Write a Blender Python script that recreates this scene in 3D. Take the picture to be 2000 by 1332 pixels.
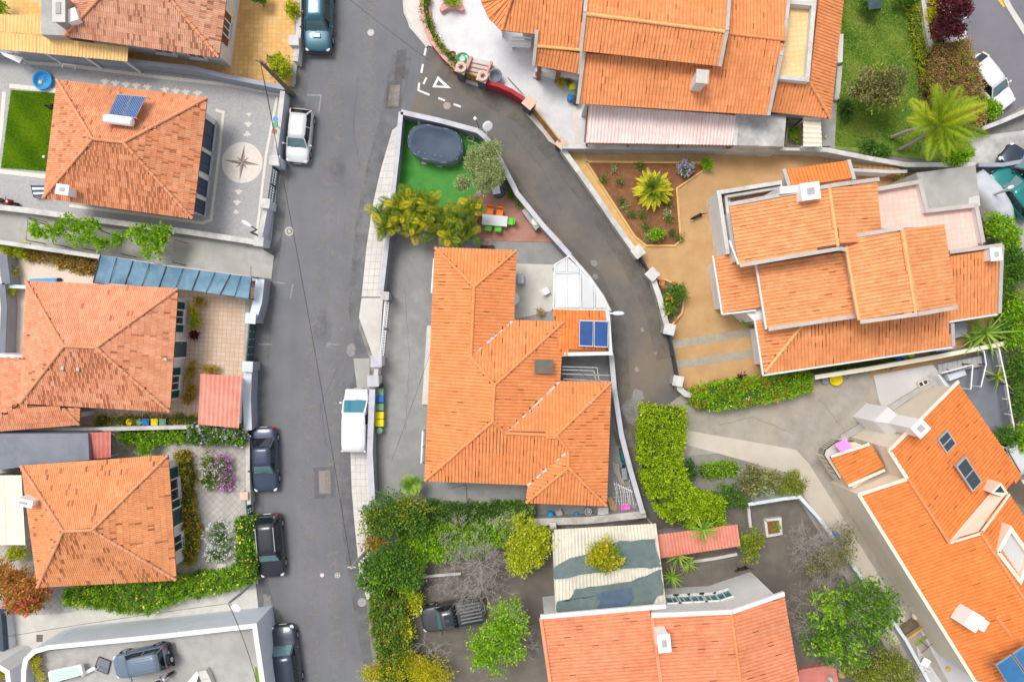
import bpy, math, random
import numpy as np
from mathutils import Vector, Matrix
random.seed(7); NP = np.random.default_rng(11)
for _o in list(bpy.data.objects): bpy.data.objects.remove(_o)
SC = bpy.context.scene
# ------------------------------------------------------------------ camera, sky, sun, exposure
CAM_H = 52.0; PXM = 30.0
cd = bpy.data.cameras.new('camera'); cam = bpy.data.objects.new('camera', cd)
SC.collection.objects.link(cam); SC.camera = cam
cam.location = (0, 0, CAM_H); cam.rotation_euler = (0, 0, 0)
cd.sensor_width = 36; cd.lens = 36 * CAM_H / (2000 / PXM); cd.clip_end = 2000; cd.clip_start = 1
SUN_EL, SUN_AZ = 66, 318          # compass azimuth, north = up in the picture
wd = bpy.data.worlds.new('World'); SC.world = wd; wd.use_nodes = True
nt = wd.node_tree; bg = nt.nodes['Background']
sk = nt.nodes.new('ShaderNodeTexSky'); sk.sky_type = 'NISHITA'; sk.sun_disc = False
sk.sun_elevation = math.radians(SUN_EL); sk.sun_rotation = math.radians(SUN_AZ)
sk.air_density = 1.0; sk.dust_density = 3.0; sk.ozone_density = 1.0
hs = nt.nodes.new('ShaderNodeHueSaturation'); hs.inputs['Saturation'].default_value = 0.30
nt.links.new(sk.outputs[0], hs.inputs['Color']); nt.links.new(hs.outputs[0], bg.inputs['Color'])
bg.inputs['Strength'].default_value = 0.13
sl = bpy.data.lights.new('sun', 'SUN'); sun = bpy.data.objects.new('sun', sl); SC.collection.objects.link(sun)
sl.energy = 1.35; sl.angle = math.radians(20); sl.color = (1.0, 0.95, 0.88)
_az, _el = math.radians(SUN_AZ), math.radians(SUN_EL)
sun.rotation_euler = Vector((math.sin(_az) * math.cos(_el), math.cos(_az) * math.cos(_el), math.sin(_el))).to_track_quat('Z', 'Y').to_euler()
sun.location = (-30, 35, 60)
vs = SC.view_settings; vs.view_transform = 'Standard'; vs.look = 'None'; vs.gamma = 1; vs.use_curve_mapping = False
vs.exposure = 0.54
# ------------------------------------------------------------------ helpers
def P(px, py, z=0.0):
    k = (CAM_H - z) / (CAM_H * PXM)
    return Vector(((px - 1000) * k, (666 - py) * k, z))
def PP(pts, z=0.0): return [P(p[0], p[1], p[2] if len(p) > 2 else z) for p in pts]
WLOC = {}
def link(o):
    SC.collection.objects.link(o); return o
def tagit(o, label=None, cat=None, group=None, kind=None):
    if label: o['label'] = label
    if cat: o['category'] = cat
    if group: o['group'] = group
    if kind: o['kind'] = kind
    return o
def thing(name, label, cat, loc=(0, 0, 0), rz=0.0, group=None):
    o = link(bpy.data.objects.new(name, None)); o.location = loc; o.rotation_euler = (0, 0, rz)
    o.empty_display_size = .3; WLOC[o.name] = Vector(loc)
    return tagit(o, label, cat, group)
class MB:
    def __init__(s): s.v = []; s.f = []; s.t = []
    def add(s, vs, fs, t=.5):
        b = len(s.v); s.v.extend([tuple(x) for x in vs])
        for q in fs: s.f.append([b + i for i in q]); s.t.append(t)
        return s
    def prism(s, pts, z0, z1, t=.5):
        n = len(pts); a = sum(pts[i][0] * pts[(i + 1) % n][1] - pts[(i + 1) % n][0] * pts[i][1] for i in range(n))
        if a < 0: pts = pts[::-1]
        vs = [(p[0], p[1], z0) for p in pts] + [(p[0], p[1], z1) for p in pts]
        fs = [list(range(n - 1, -1, -1)), list(range(n, 2 * n))]
        fs += [[i, (i + 1) % n, n + (i + 1) % n, n + i] for i in range(n)]
        return s.add(vs, fs, t)
    def sheet(s, pts, z=None, t=.5):
        n = len(pts); a = sum(pts[i][0] * pts[(i + 1) % n][1] - pts[(i + 1) % n][0] * pts[i][1] for i in range(n))
        if a < 0: pts = pts[::-1]
        return s.add([(p[0], p[1], p[2] if z is None else z) for p in pts], [list(range(n))], t)
    def slab(s, pts, th, t=.5):                 # sloping polygon with thickness below
        n = len(pts); a = sum(pts[i][0] * pts[(i + 1) % n][1] - pts[(i + 1) % n][0] * pts[i][1] for i in range(n))
        if a < 0: pts = pts[::-1]
        vs = [(p[0], p[1], p[2] - th) for p in pts] + [tuple(p) for p in pts]
        fs = [list(range(n - 1, -1, -1)), list(range(n, 2 * n))]
        fs += [[i, (i + 1) % n, n + (i + 1) % n, n + i] for i in range(n)]
        return s.add(vs, fs, t)
    def box(s, c, d, rz=0.0, t=.5):
        cx, cy, cz = c; hx, hy, hz = d[0] / 2, d[1] / 2, d[2] / 2; ca, sa = math.cos(rz), math.sin(rz)
        vs = [(cx + x * ca - y * sa, cy + x * sa + y * ca, cz + z) for z in (-hz, hz) for x, y in ((-hx, -hy), (hx, -hy), (hx, hy), (-hx, hy))]
        return s.add(vs, [[3, 2, 1, 0], [4, 5, 6, 7], [0, 1, 5, 4], [1, 2, 6, 5], [2, 3, 7, 6], [3, 0, 4, 7]], t)
    def bar(s, a, b, w, h, t=.5):               # square bar between two points
        a, b = Vector(a), Vector(b); d = (b - a).normalized()
        u = d.cross(Vector((0, 0, 1)))
        u = Vector((1, 0, 0)) if u.length < 1e-4 else u.normalized()
        n = u.cross(d).normalized(); u = u * w / 2; n = n * h / 2
        vs = [p + sx * u + sy * n for p in (a, b) for sx, sy in ((-1, -1), (1, -1), (1, 1), (-1, 1))]
        return s.add(vs, [[0, 1, 2, 3], [7, 6, 5, 4], [0, 4, 5, 1], [1, 5, 6, 2], [2, 6, 7, 3], [3, 7, 4, 0]], t)
    def tube(s, pts, rad, n=8, t=.5, cap=True):
        pts = [Vector(p) for p in pts]; m = len(pts)
        if not hasattr(rad, '__len__'): rad = [rad] * m
        vs = []; ref = None
        for i, p in enumerate(pts):
            d = (pts[min(i + 1, m - 1)] - pts[max(i - 1, 0)]).normalized()
            if ref is None: ref = d.orthogonal().normalized()
            u = (ref - d * ref.dot(d))
            u = d.orthogonal().normalized() if u.length < 1e-5 else u.normalized()
            ref = u; w = d.cross(u)
            vs += [p + rad[i] * (math.cos(a) * u + math.sin(a) * w) for a in [2 * math.pi * k / n for k in range(n)]]
        fs = [[i * n + k, i * n + (k + 1) % n, (i + 1) * n + (k + 1) % n, (i + 1) * n + k] for i in range(m - 1) for k in range(n)]
        if cap: fs += [list(range(n - 1, -1, -1)), list(range((m - 1) * n, m * n))]
        return s.add(vs, fs, t)
    def lathe(s, c, prof, n=16, t=.5):          # prof: (radius, z) from bottom up, about a vertical axis
        c = Vector(c); vs = []
        for r, z in prof: vs += [c + Vector((r * math.cos(a), r * math.sin(a), z)) for a in [2 * math.pi * k / n for k in range(n)]]
        m = len(prof)
        fs = [[i * n + k, i * n + (k + 1) % n, (i + 1) * n + (k + 1) % n, (i + 1) * n + k] for i in range(m - 1) for k in range(n)]
        fs += [list(range(n - 1, -1, -1)), list(range((m - 1) * n, m * n))]
        return s.add(vs, fs, t)
    def ball(s, c, r, n=12, m=8, t=.5):
        prof = [(max(.001, math.sin(math.pi * i / m)), -math.cos(math.pi * i / m)) for i in range(m + 1)]
        if not hasattr(r, '__len__'): r = (r, r, r)
        c = Vector(c); vs = []
        for q, z in prof: vs += [c + Vector((r[0] * q * math.cos(a), r[1] * q * math.sin(a), r[2] * z)) for a in [2 * math.pi * k / n for k in range(n)]]
        fs = [[i * n + k, i * n + (k + 1) % n, (i + 1) * n + (k + 1) % n, (i + 1) * n + k] for i in range(m) for k in range(n)]
        return s.add(vs, fs, t)
    def mesh(s, name, off=(0, 0, 0)):
        me = bpy.data.meshes.new(name)
        V = np.array(s.v, dtype=np.float64) - np.array(tuple(off))
        me.from_pydata(V.tolist(), [], s.f)
        at = me.attributes.new('tint', 'FLOAT', 'FACE'); at.data.foreach_set('value', np.array(s.t, dtype=np.float32))
        return me
    def build(s, name, mat, parent=None, smooth=False, kind=None, local=False, label=None, cat=None, group=None, bevel=0, subsurf=0):
        if parent is not None: off = Vector((0, 0, 0)) if local else WLOC[parent.name]
        else:
            A = np.array(s.v); off = Vector(((A[:, 0].min() + A[:, 0].max()) / 2, (A[:, 1].min() + A[:, 1].max()) / 2, A[:, 2].min()))
            if kind == 'structure': off = Vector((0, 0, 0))
        me = s.mesh(name, off); me.materials.append(M[mat] if isinstance(mat, str) else mat)
        if smooth: me.shade_smooth()
        o = link(bpy.data.objects.new(name, me))
        if parent is not None:
            o.parent = parent; WLOC[o.name] = off
        else: o.location = off; WLOC[o.name] = off
        if bevel:
            b = o.modifiers.new('bevel', 'BEVEL'); b.width = bevel; b.segments = 2; b.limit_method = 'ANGLE'; b.angle_limit = .6
        if subsurf:
            b = o.modifiers.new('subsurf', 'SUBSURF'); b.levels = subsurf; b.render_levels = subsurf
        return tagit(o, label, cat, group, kind)
def child_copy(src, parent, mw=None):
    c = src.copy(); link(c); c.parent = parent
    if mw is not None: c.matrix_basis = mw
    WLOC[c.name] = WLOC.get(parent.name, Vector((0, 0, 0)))
    return c
def copy_tree(o, parent=None):
    c = o.copy(); link(c); c.parent = parent; WLOC[c.name] = WLOC.get(o.name, Vector((0, 0, 0)))
    for ch in list(o.children): copy_tree(ch, c)
    return c
# ------------------------------------------------------------------ materials
M = {}
def _n(t, k, **kw):
    n = t.nodes.new(k)
    for a, b in kw.items(): setattr(n, a, b)
    return n
def _mix(t, fac, a, b, mode='MIX'):
    n = _n(t, 'ShaderNodeMix', data_type='RGBA', blend_type=mode)
    for s, v in ((n.inputs[0], fac), (n.inputs[6], a), (n.inputs[7], b)):
        if hasattr(v, 'links') or hasattr(v, 'is_linked'): t.links.new(v, s)
        elif isinstance(v, (int, float)): s.default_value = v
        else: s.default_value = (*v, 1)
    return n.outputs[2]
def _noise(t, vec, scale, detail=5, rough=.6):
    n = _n(t, 'ShaderNodeTexNoise'); n.inputs['Scale'].default_value = scale; n.inputs['Detail'].default_value = detail
    n.inputs['Roughness'].default_value = rough; t.links.new(vec, n.inputs['Vector']); return n.outputs[0]
def _ramp(t, f, stops):
    n = _n(t, 'ShaderNodeValToRGB'); t.links.new(f, n.inputs[0]); e = n.color_ramp.elements
    while len(e) < len(stops): e.new(.5)
    for x, (p, c) in zip(e, stops):
        x.position = p; x.color = (*c, 1) if hasattr(c, '__len__') else (c, c, c, 1)
    return n.outputs[0]
def mat(name, c1, c2=None, c3=None, s=4.0, s2=.35, k3=.6, rough=.8, bump=0.0, bs=None, metal=0.0, spec=.3, coat=0.0, tint=None, tram=.0, streak=None, objco=False, speck=0.0, sub=None, alpha=1.0, anoise=None, trans=0.0, emit=None, grid=None):
    m = bpy.data.materials.new(name); m.use_nodes = True; t = m.node_tree; b = t.nodes['Principled BSDF']
    if objco: vec = _n(t, 'ShaderNodeTexCoord').outputs['Object']
    else: vec = _n(t, 'ShaderNodeNewGeometry').outputs['Position']
    col = None
    if tint:                                         # per-piece tint: list of ramp stops
        at = _n(t, 'ShaderNodeAttribute', attribute_name='tint'); col = _ramp(t, at.outputs['Fac'], tint)
    if c2 is not None:
        f = _ramp(t, _noise(t, vec, s), [(.36, 0.0), (.64, 1.0)])
        if col is None: col = _mix(t, f, c1, c2)
        else: col = _mix(t, tram, col, _mix(t, f, c1, c2), 'MULTIPLY' if sub is None else sub)
    if c3 is not None:
        f = _ramp(t, _noise(t, vec, s2, 6, .65), [(.47, 0.0), (.66, k3)])
        col = _mix(t, f, col if col is not None else c1, c3)
    if streak:                                       # worn wheel tracks running along the street
        mp = _n(t, 'ShaderNodeMapping'); mp.inputs['Scale'].default_value = (1, .05, 1); mp.inputs['Rotation'].default_value = (0, 0, .03); t.links.new(vec, mp.inputs['Vector'])
        f = _ramp(t, _noise(t, mp.outputs[0], streak[0], 3, .5), [(.3, 1 - streak[1] * 2), (.7, 1.0)]); col = _mix(t, 1.0, col if col is not None else c1, f, 'MULTIPLY')
    if speck:
        f = _ramp(t, _noise(t, vec, 55, 2, .7), [(.3, 1 - speck), (.7, 1 + speck)])
        col = _mix(t, 1.0, col if col is not None else c1, f, 'MULTIPLY')
    if grid:                                         # (size_x, size_y, rotation, joint colour, mortar, tone variation)
        mp = _n(t, 'ShaderNodeMapping'); mp.inputs['Rotation'].default_value = (0, 0, grid[2]); t.links.new(vec, mp.inputs['Vector'])
        br = _n(t, 'ShaderNodeTexBrick'); br.offset = grid[6] if len(grid) > 6 else 0.0; br.inputs['Scale'].default_value = 1
        br.inputs['Brick Width'].default_value = grid[0]; br.inputs['Row Height'].default_value = grid[1]
        br.inputs['Mortar Size'].default_value = grid[4]; br.inputs['Mortar Smooth'].default_value = .3
        v = grid[5]; br.inputs['Color1'].default_value = (1 - v, 1 - v, 1 - v, 1); br.inputs['Color2'].default_value = (1 + v, 1 + v, 1 + v, 1)
        br.inputs['Mortar'].default_value = (1, 1, 1, 1); t.links.new(mp.outputs[0], br.inputs['Vector'])
        col = _mix(t, 1.0, col if col is not None else c1, br.outputs['Color'], 'MULTIPLY')
        col = _mix(t, br.outputs['Fac'], col, grid[3])
    if col is None: b.inputs['Base Color'].default_value = (*c1, 1)
    else: t.links.new(col, b.inputs['Base Color'])
    b.inputs['Roughness'].default_value = rough; b.inputs['Metallic'].default_value = metal
    b.inputs['Specular IOR Level'].default_value = spec; b.inputs['Coat Weight'].default_value = coat
    b.inputs['Coat Roughness'].default_value = .08
    if anoise: t.links.new(_ramp(t, _noise(t, vec, anoise[0], 5, .65), [(anoise[1], 0.0), (anoise[2], anoise[3])]), b.inputs['Alpha'])
    if alpha < 1: b.inputs['Alpha'].default_value = alpha
    if trans: b.inputs['Transmission Weight'].default_value = trans
    if emit: b.inputs['Emission Color'].default_value = (*emit[0], 1); b.inputs['Emission Strength'].default_value = emit[1]
    if bump:
        bp = _n(t, 'ShaderNodeBump'); bp.inputs['Strength'].default_value = 1; bp.inputs['Distance'].default_value = bump
        t.links.new(_noise(t, vec, bs or 14, 4), bp.inputs['Height']); t.links.new(bp.outputs[0], b.inputs['Normal'])
    M[name] = m; return m
def leafmat(name, stops, rough=.55, tr=.30, gain=1.75):
    stops = [(p, tuple(min(.85, x * gain) for x in c)) for p, c in stops]
    m = bpy.data.materials.new(name); m.use_nodes = True; t = m.node_tree; b = t.nodes['Principled BSDF']
    at = _n(t, 'ShaderNodeAttribute', attribute_name='tint')
    col = _ramp(t, at.outputs['Fac'], stops); t.links.new(col, b.inputs['Base Color'])
    b.inputs['Roughness'].default_value = rough; b.inputs['Specular IOR Level'].default_value = .25
    tl = _n(t, 'ShaderNodeBsdfTranslucent'); t.links.new(col, tl.inputs['Color'])
    mx = _n(t, 'ShaderNodeMixShader'); mx.inputs[0].default_value = tr
    t.links.new(b.outputs[0], mx.inputs[1]); t.links.new(tl.outputs[0], mx.inputs[2])
    t.links.new(mx.outputs[0], t.nodes['Material Output'].inputs['Surface'])
    M[name] = m; return m
# ground
mat('ground', (.30, .28, .25), (.24, .23, .21), (.20, .19, .17), s=1.2, bump=.01)
mat('asphalt', (.170, .174, .188), (.198, .202, .215), (.228, .230, .240), s=.55, s2=.10, k3=.8, streak=(.5, .09), rough=.9, bump=.004, bs=60, speck=.10)
mat('asphalt_lane', (.122, .118, .116), (.160, .150, .140), (.245, .185, .125), s=.5, s2=.16, k3=.62, rough=.9, bump=.004, bs=60, speck=.10)
mat('asphalt_far', (.17, .165, .19), (.20, .195, .215), (.16, .16, .18), s=.5, s2=.12, rough=.9, speck=.08)
mat('concrete', (.36, .35, .33), (.45, .44, .41), (.29, .28, .26), s=2.0, s2=.25, k3=.7, rough=.85, bump=.004, speck=.06)
mat('concrete_yard', (.265, .265, .258), (.32, .317, .308), (.21, .207, .203), s=1.4, s2=.2, k3=.75, rough=.85, speck=.08)
mat('concrete_pale', (.62, .60, .55), (.55, .53, .49), (.46, .43, .39), s=1.6, s2=.3, k3=.7, rough=.85, speck=.05)
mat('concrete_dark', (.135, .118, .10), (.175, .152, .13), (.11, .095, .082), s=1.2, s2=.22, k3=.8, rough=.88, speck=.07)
mat('concrete_stained', (.60, .585, .57), (.40, .39, .38), (.27, .26, .25), s=1.1, s2=.5, k3=.8, rough=.9, speck=.06)
mat('alley', (.30, .275, .24), (.38, .35, .305), (.44, .37, .27), s=1.2, s2=.17, k3=.7, rough=.85, speck=.06)
mat('alley_strip', (.52, .465, .39), (.59, .525, .445), (.47, .42, .355), s=1.2, s2=.3, rough=.85, speck=.04)
mat('ramp_grey', (.52, .51, .51), (.58, .57, .56), (.47, .46, .45), s=1.4, rough=.85, speck=.04)
mat('ochre', (.46, .275, .12), (.54, .335, .16), (.40, .24, .105), s=.9, s2=.16, k3=.7, rough=.85, speck=.05)
mat('ochre_edge', (.62, .37, .13), (.68, .45, .19), s=2, rough=.8)
mat('ochre_band', (.33, .295, .23), (.40, .35, .27), s=2, rough=.85, speck=.06)
mat('soil', (.20, .085, .038), (.27, .125, .06), (.16, .075, .04), s=3, s2=.8, rough=.95, bump=.02, bs=22, speck=.15)
mat('soil_dark', (.13, .10, .07), (.19, .15, .10), s=3, rough=.95, bump=.02, bs=22)
mat('mosaic_white', (.70, .70, .71), (.64, .64, .655), (.56, .565, .59), s=2.2, s2=.9, k3=.55, rough=.75, speck=.05)
mat('pebble', (.345, .34, .34), (.44, .435, .435), (.39, .385, .385), s=9, s2=.5, rough=.9, bump=.008, bs=45, speck=.3)
mat('line_stone', (.66, .60, .52), (.73, .68, .60), s=5, rough=.85, speck=.08)
mat('patio_b', (.58, .40, .28), (.64, .48, .36), (.66, .58, .50), s=1.0, s2=.18, k3=.9, rough=.75, grid=(.29, .29, .055, (.42, .30, .22), .016, .05))
mat('patio_pale', (.72, .61, .52), (.68, .56, .47), s=.8, rough=.75, grid=(.3, .3, .05, (.70, .58, .48), .012, .03))
mat('patio_d', (.72, .41, .13), (.80, .52, .23), (.62, .34, .11), s=.9, s2=.3, rough=.75, grid=(.30, .30, .03, (.55, .32, .12), .014, .10))
mat('terrace_pink', (.78, .50, .42), (.82, .58, .50), s=1.2, rough=.75, grid=(.32, .32, -.13, (.70, .44, .37), .014, .03))
mat('terrace_ochre', (.80, .55, .26), (.84, .62, .33), s=1.2, rough=.75, grid=(.30, .30, -.1, (.68, .45, .2), .012, .03))
mat('garden_paving', (.42, .40, .37), (.50, .48, .44), (.36, .34, .30), s=2, s2=.4, rough=.85, grid=(.34, .34, .78, (.33, .31, .28), .02, .05))
mat('slab_stone', (.60, .575, .53), (.68, .65, .60), (.52, .49, .45), s=3, s2=.5, rough=.85, speck=.06)
mat('joint', (.33, .315, .29), (.40, .38, .35), s=4, rough=.95)
mat('deck', (.36, .17, .12), (.43, .22, .16), (.47, .27, .21), s=1.2, s2=.4, rough=.75, grid=(2.4, .145, .03, (.24, .11, .08), .006, .06, .5))
mat('marking', (.80, .80, .79), (.70, .70, .70), (.40, .40, .40), s=8, s2=2.5, k3=.35, rough=.7)
mat('marking_worn', (.34, .34, .345), (.24, .24, .245), (.17, .17, .175), s=10, s2=3, k3=.9, rough=.8)
mat('marking_yellow', (.85, .50, .04), rough=.7)
mat('grime', (.17, .145, .115), (.13, .115, .095), s=3, rough=.95, anoise=(1.3, .38, .75, .42))
mat('bed_grey', (.17, .175, .18), (.21, .215, .22), s=6, rough=.5)
mat('oil', (.06, .06, .062), (.09, .09, .09), s=5, rough=.6, anoise=(1.2, .42, .75, .28))
mat('dust', (.33, .31, .28), (.28, .26, .24), s=3, rough=.95, anoise=(1.7, .45, .68, .6))
mat('crack', (.055, .055, .057), rough=.9)
mat('patch', (.115, .115, .12), (.14, .138, .14), s=3, rough=.9, speck=.12)
mat('patch_brick', (.235, .20, .185), (.29, .25, .23), s=7, rough=.9, speck=.15)
mat('turf_fake', (.05, .23, .035), (.075, .30, .05), (.085, .29, .05), s=1.4, s2=.4, rough=.8, bump=.01, bs=70, speck=.12)
mat('lawn_soil', (.11, .23, .004), (.16, .29, .006), (.23, .32, .012), s=2.2, s2=.5, k3=.8, rough=.95, bump=.015, bs=40)
mat('lawn_soil2', (.14, .24, .035), (.21, .31, .05), (.32, .36, .10), s=1.5, s2=.5, k3=.8, rough=.95, bump=.015, bs=40)
# walls / paint
mat('white_wall', (.76, .755, .745), (.70, .695, .685), (.62, .61, .59), s=1.5, s2=.4, k3=.45, rough=.8)
mat('white_paint', (.88, .88, .88), rough=.5)
mat('window_teal', (.03, .19, .20), rough=.15, spec=.5)
mat('cream_wall', (.82, .72, .59), (.79, .69, .56), s=.8, rough=.8)
mat('grey_blue_wall', (.34, .36, .42), (.30, .32, .375), (.26, .27, .31), s=1.5, s2=.5, k3=.5, rough=.8)
mat('grey_wall', (.45, .44, .43), (.38, .37, .36), (.30, .29, .28), s=1.6, s2=.5, k3=.6, rough=.85)
mat('lilac_coping', (.48, .475, .52), (.55, .545, .58), (.38, .375, .40), s=3, s2=.8, rough=.75)
mat('white_coping', (.63, .615, .59), (.54, .525, .50), (.36, .345, .32), s=3, s2=.9, k3=.75, rough=.8)
mat('sky_coping', (.60, .66, .72), (.66, .71, .76), (.5, .55, .6), s=2, rough=.75)
mat('pale_blue_wall', (.58, .63, .72), (.64, .68, .75), s=1.2, rough=.8)
mat('old_coping', (.50, .47, .42), (.60, .57, .51), (.34, .32, .28), s=3, s2=.9, k3=.8, rough=.9, speck=.08)
mat('red_wall', (.42, .035, .045), (.36, .03, .04), s=2, rough=.7)
mat('rose_coping', (.62, .28, .25), (.68, .36, .32), s=3, rough=.75)
mat('slate_stone', (.08, .085, .11), (.12, .12, .15), s=5, rough=.8)
mat('rose_stone', (.62, .42, .32), (.70, .50, .38), s=5, rough=.8)
mat('wood_gate', (.42, .22, .055), (.50, .28, .08), s=3, rough=.6, grid=(3.0, .16, .0, (.25, .12, .03), .01, .06))
mat('brown_wood', (.20, .085, .04), (.26, .12, .06), s=4, rough=.6)
mat('pole_wood', (.15, .115, .085), (.21, .17, .13), s=6, rough=.9)
mat('steel', (.42, .43, .44), rough=.45, metal=.6)
mat('dark_steel', (.05, .055, .06), rough=.5, metal=.2)
mat('gate_green', (.045, .09, .10), (.06, .11, .12), s=3, rough=.5)
mat('wire', (.04, .04, .045), rough=.7)
mat('shutter_blue', (.05, .075, .115), (.065, .09, .13), s=6, rough=.6)
mat('shutter_green', (.012, .075, .075), (.02, .095, .09), s=6, rough=.55)
mat('glass_dark', (.03, .045, .06), rough=.06, spec=.6, coat=.3)
mat('glass_clear', (.88, .90, .91), rough=.2, spec=.4, alpha=.5)
mat('solar', (.008, .055, .20), (.012, .075, .26), s=1.5, rough=.3, spec=.3)
mat('solar_pale', (.04, .15, .32), (.05, .19, .38), s=1.0, rough=.3, spec=.3)
mat('flatroof_slate', (.17, .185, .22), (.20, .215, .25), (.23, .245, .28), s=1.2, s2=.3, rough=.7)
mat('sheet_cream', (.80, .74, .60), (.74, .68, .55), s=1.5, rough=.6)
mat('sheet_yellow', (.80, .51, .19), (.85, .58, .25), s=1.4, rough=.65, bump=.0)
mat('sheet_pink', (.66, .235, .165), (.71, .31, .23), (.74, .39, .31), s=1.4, s2=.6, rough=.6)
mat('sheet_red', (.56, .17, .14), (.62, .22, .18), s=2, rough=.6)
mat('sheet_clearpink', (.78, .60, .56), (.83, .72, .69), s=1.2, rough=.5)
mat('sheet_fibre', (.62, .585, .48), (.70, .66, .55), (.48, .45, .38), s=2, s2=.6, k3=.7, rough=.8)
mat('tarp_green', (.10, .145, .145), (.13, .175, .17), (.17, .21, .20), s=2.5, s2=.8, k3=.6, rough=.5, bump=.02, bs=4)
mat('tarp_blue', (.13, .245, .34), (.18, .31, .41), (.085, .17, .25), s=1.8, s2=.5, k3=.9, rough=.5, bump=.01, bs=3)
mat('tarp_navy', (.07, .115, .17), (.09, .14, .20), s=1.5, rough=.45)
mat('pool_cover', (.05, .075, .115), (.065, .09, .135), s=1.0, rough=.55, spec=.25, bump=.01, bs=2.5)
mat('pool_wall', (.28, .30, .33), rough=.5)
for nm, c in (('plastic_white', (.82, .82, .82)), ('plastic_green', (.12, .55, .02)), ('plastic_orange', (.85, .18, .01)), ('plastic_brown', (.16, .05, .025)),
              ('bin_blue', (.02, .17, .52)), ('bin_green', (.16, .33, .20)), ('bin_yellow', (.86, .70, .0)), ('bin_dark', (.02, .035, .04)), ('ball_blue', (.02, .26, .55)),
              ('pink', (.80, .18, .55)), ('towel_pink', (.82, .30, .70)), ('red', (.55, .02, .03)), ('navy', (.03, .05, .14)), ('teal_plastic', (.01, .14, .15)), ('pool_blue', (.05, .33, .68)),
              ('yellow', (.85, .62, .03)), ('terracotta', (.48, .17, .08)), ('sign_blue', (.03, .25, .65)), ('sign_green', (.05, .33, .12)), ('sign_brown', (.30, .10, .05)), ('cardboard', (.55, .36, .16)),
              ('lime_pot', (.62, .66, .18)), ('table_grey', (.62, .62, .64)), ('cat_black', (.012, .011, .012)), ('ball_orange', (.80, .42, .04)), ('hose', (.62, .66, .45)), ('mint', (.50, .66, .58))):
    mat(nm, c, rough=.5, spec=.35)
mat('bark', (.13, .095, .065), (.19, .145, .10), s=9, rough=.9, bump=.01)
mat('bark_pale', (.33, .30, .27), (.42, .385, .35), s=9, rough=.9)
mat('hedge_core', (.05, .085, .015), (.07, .10, .02), s=5, rough=.95)
mat('hedge_core_brown', (.12, .075, .03), (.16, .10, .045), s=5, rough=.95)
# roof tiles: ramp over a per-tile tint
def tilemat(name, d, m_, l, stain=(.45, .42, .40), k=.35, s2=.5):
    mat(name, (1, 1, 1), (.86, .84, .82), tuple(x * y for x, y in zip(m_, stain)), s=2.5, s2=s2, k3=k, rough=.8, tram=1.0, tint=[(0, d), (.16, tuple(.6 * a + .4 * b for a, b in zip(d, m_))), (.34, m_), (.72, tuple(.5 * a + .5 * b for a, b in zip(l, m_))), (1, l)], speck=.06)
tilemat('tile_a', (.36, .14, .07), (.68, .25, .11), (.78, .38, .21), k=.22)
tilemat('tile_b', (.32, .125, .07), (.70, .26, .125), (.79, .39, .235), k=.2)
tilemat('tile_c', (.26, .105, .06), (.72, .265, .10), (.79, .37, .175), k=.22)
tilemat('tile_d', (.26, .12, .075), (.62, .28, .16), (.74, .42, .29), k=.3)
tilemat('tile_e', (.22, .075, .03), (.77, .255, .08), (.82, .335, .135), k=.18)
tilemat('tile_f', (.30, .10, .04), (.77, .275, .095), (.84, .395, .175), k=.2)
tilemat('tile_g', (.30, .09, .03), (.76, .215, .05), (.82, .285, .08), k=.12)
tilemat('tile_h', (.24, .08, .05), (.70, .235, .11), (.78, .33, .18), k=.2)
tilemat('tile_i', (.28, .10, .04), (.77, .265, .09), (.83, .36, .15), k=.2)
mat('tile_deck', (.30, .10, .05), (.36, .13, .06), s=3, rough=.9)
mat('ridge_a', (.66, .285, .145), (.71, .33, .18), (.52, .22, .12), s=3, s2=1, rough=.85)
mat('ridge_b', (.72, .265, .095), (.77, .31, .12), (.58, .23, .10), s=3, s2=1, rough=.8)
mat('ridge_pale', (.80, .42, .155), (.82, .47, .20), (.6, .35, .2), s=3, s2=1, rough=.8)
mat('mortar', (.66, .60, .54), (.55, .48, .42), s=8, rough=.95)
mat('verge', (.50, .46, .42), (.42, .385, .35), (.60, .55, .5), s=4, s2=1, rough=.9)
# foliage
G = lambda *s: [(p, c) for p, c in s]
leafmat('lf_bright', G((0, (.06, .14, .008)), (.5, (.16, .30, .012)), (1, (.30, .44, .03))))
leafmat('lf_hedge', G((0, (.075, .14, .003)), (.5, (.21, .31, .006)), (1, (.40, .47, .03))))
leafmat('lf_mid', G((0, (.025, .075, .012)), (.5, (.07, .155, .018)), (1, (.16, .25, .04))))
leafmat('lf_dark', G((0, (.018, .05, .012)), (.5, (.045, .10, .02)), (1, (.10, .17, .04))))
leafmat('lf_olive', G((0, (.13, .17, .07)), (.5, (.25, .30, .125)), (1, (.40, .43, .20))))
leafmat('lf_yellowgreen', G((0, (.13, .17, .01)), (.5, (.30, .34, .015)), (1, (.50, .48, .04))))
leafmat('lf_yellow', G((0, (.12, .15, .01)), (.45, (.35, .30, .012)), (1, (.66, .48, .02))))
leafmat('lf_mottle', G((0, (.05, .06, .02)), (.45, (.14, .15, .05)), (.8, (.25, .23, .09)), (1, (.32, .20, .11))))
leafmat('lf_brown', G((0, (.12, .085, .03)), (.5, (.25, .165, .06)), (1, (.38, .27, .10))))
leafmat('lf_drygreen', G((0, (.07, .105, .012)), (.5, (.165, .20, .025)), (1, (.32, .32, .05))))
leafmat('lf_purple', G((0, (.05, .012, .018)), (.5, (.12, .025, .035)), (1, (.22, .05, .06))), gain=1.1)
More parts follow.
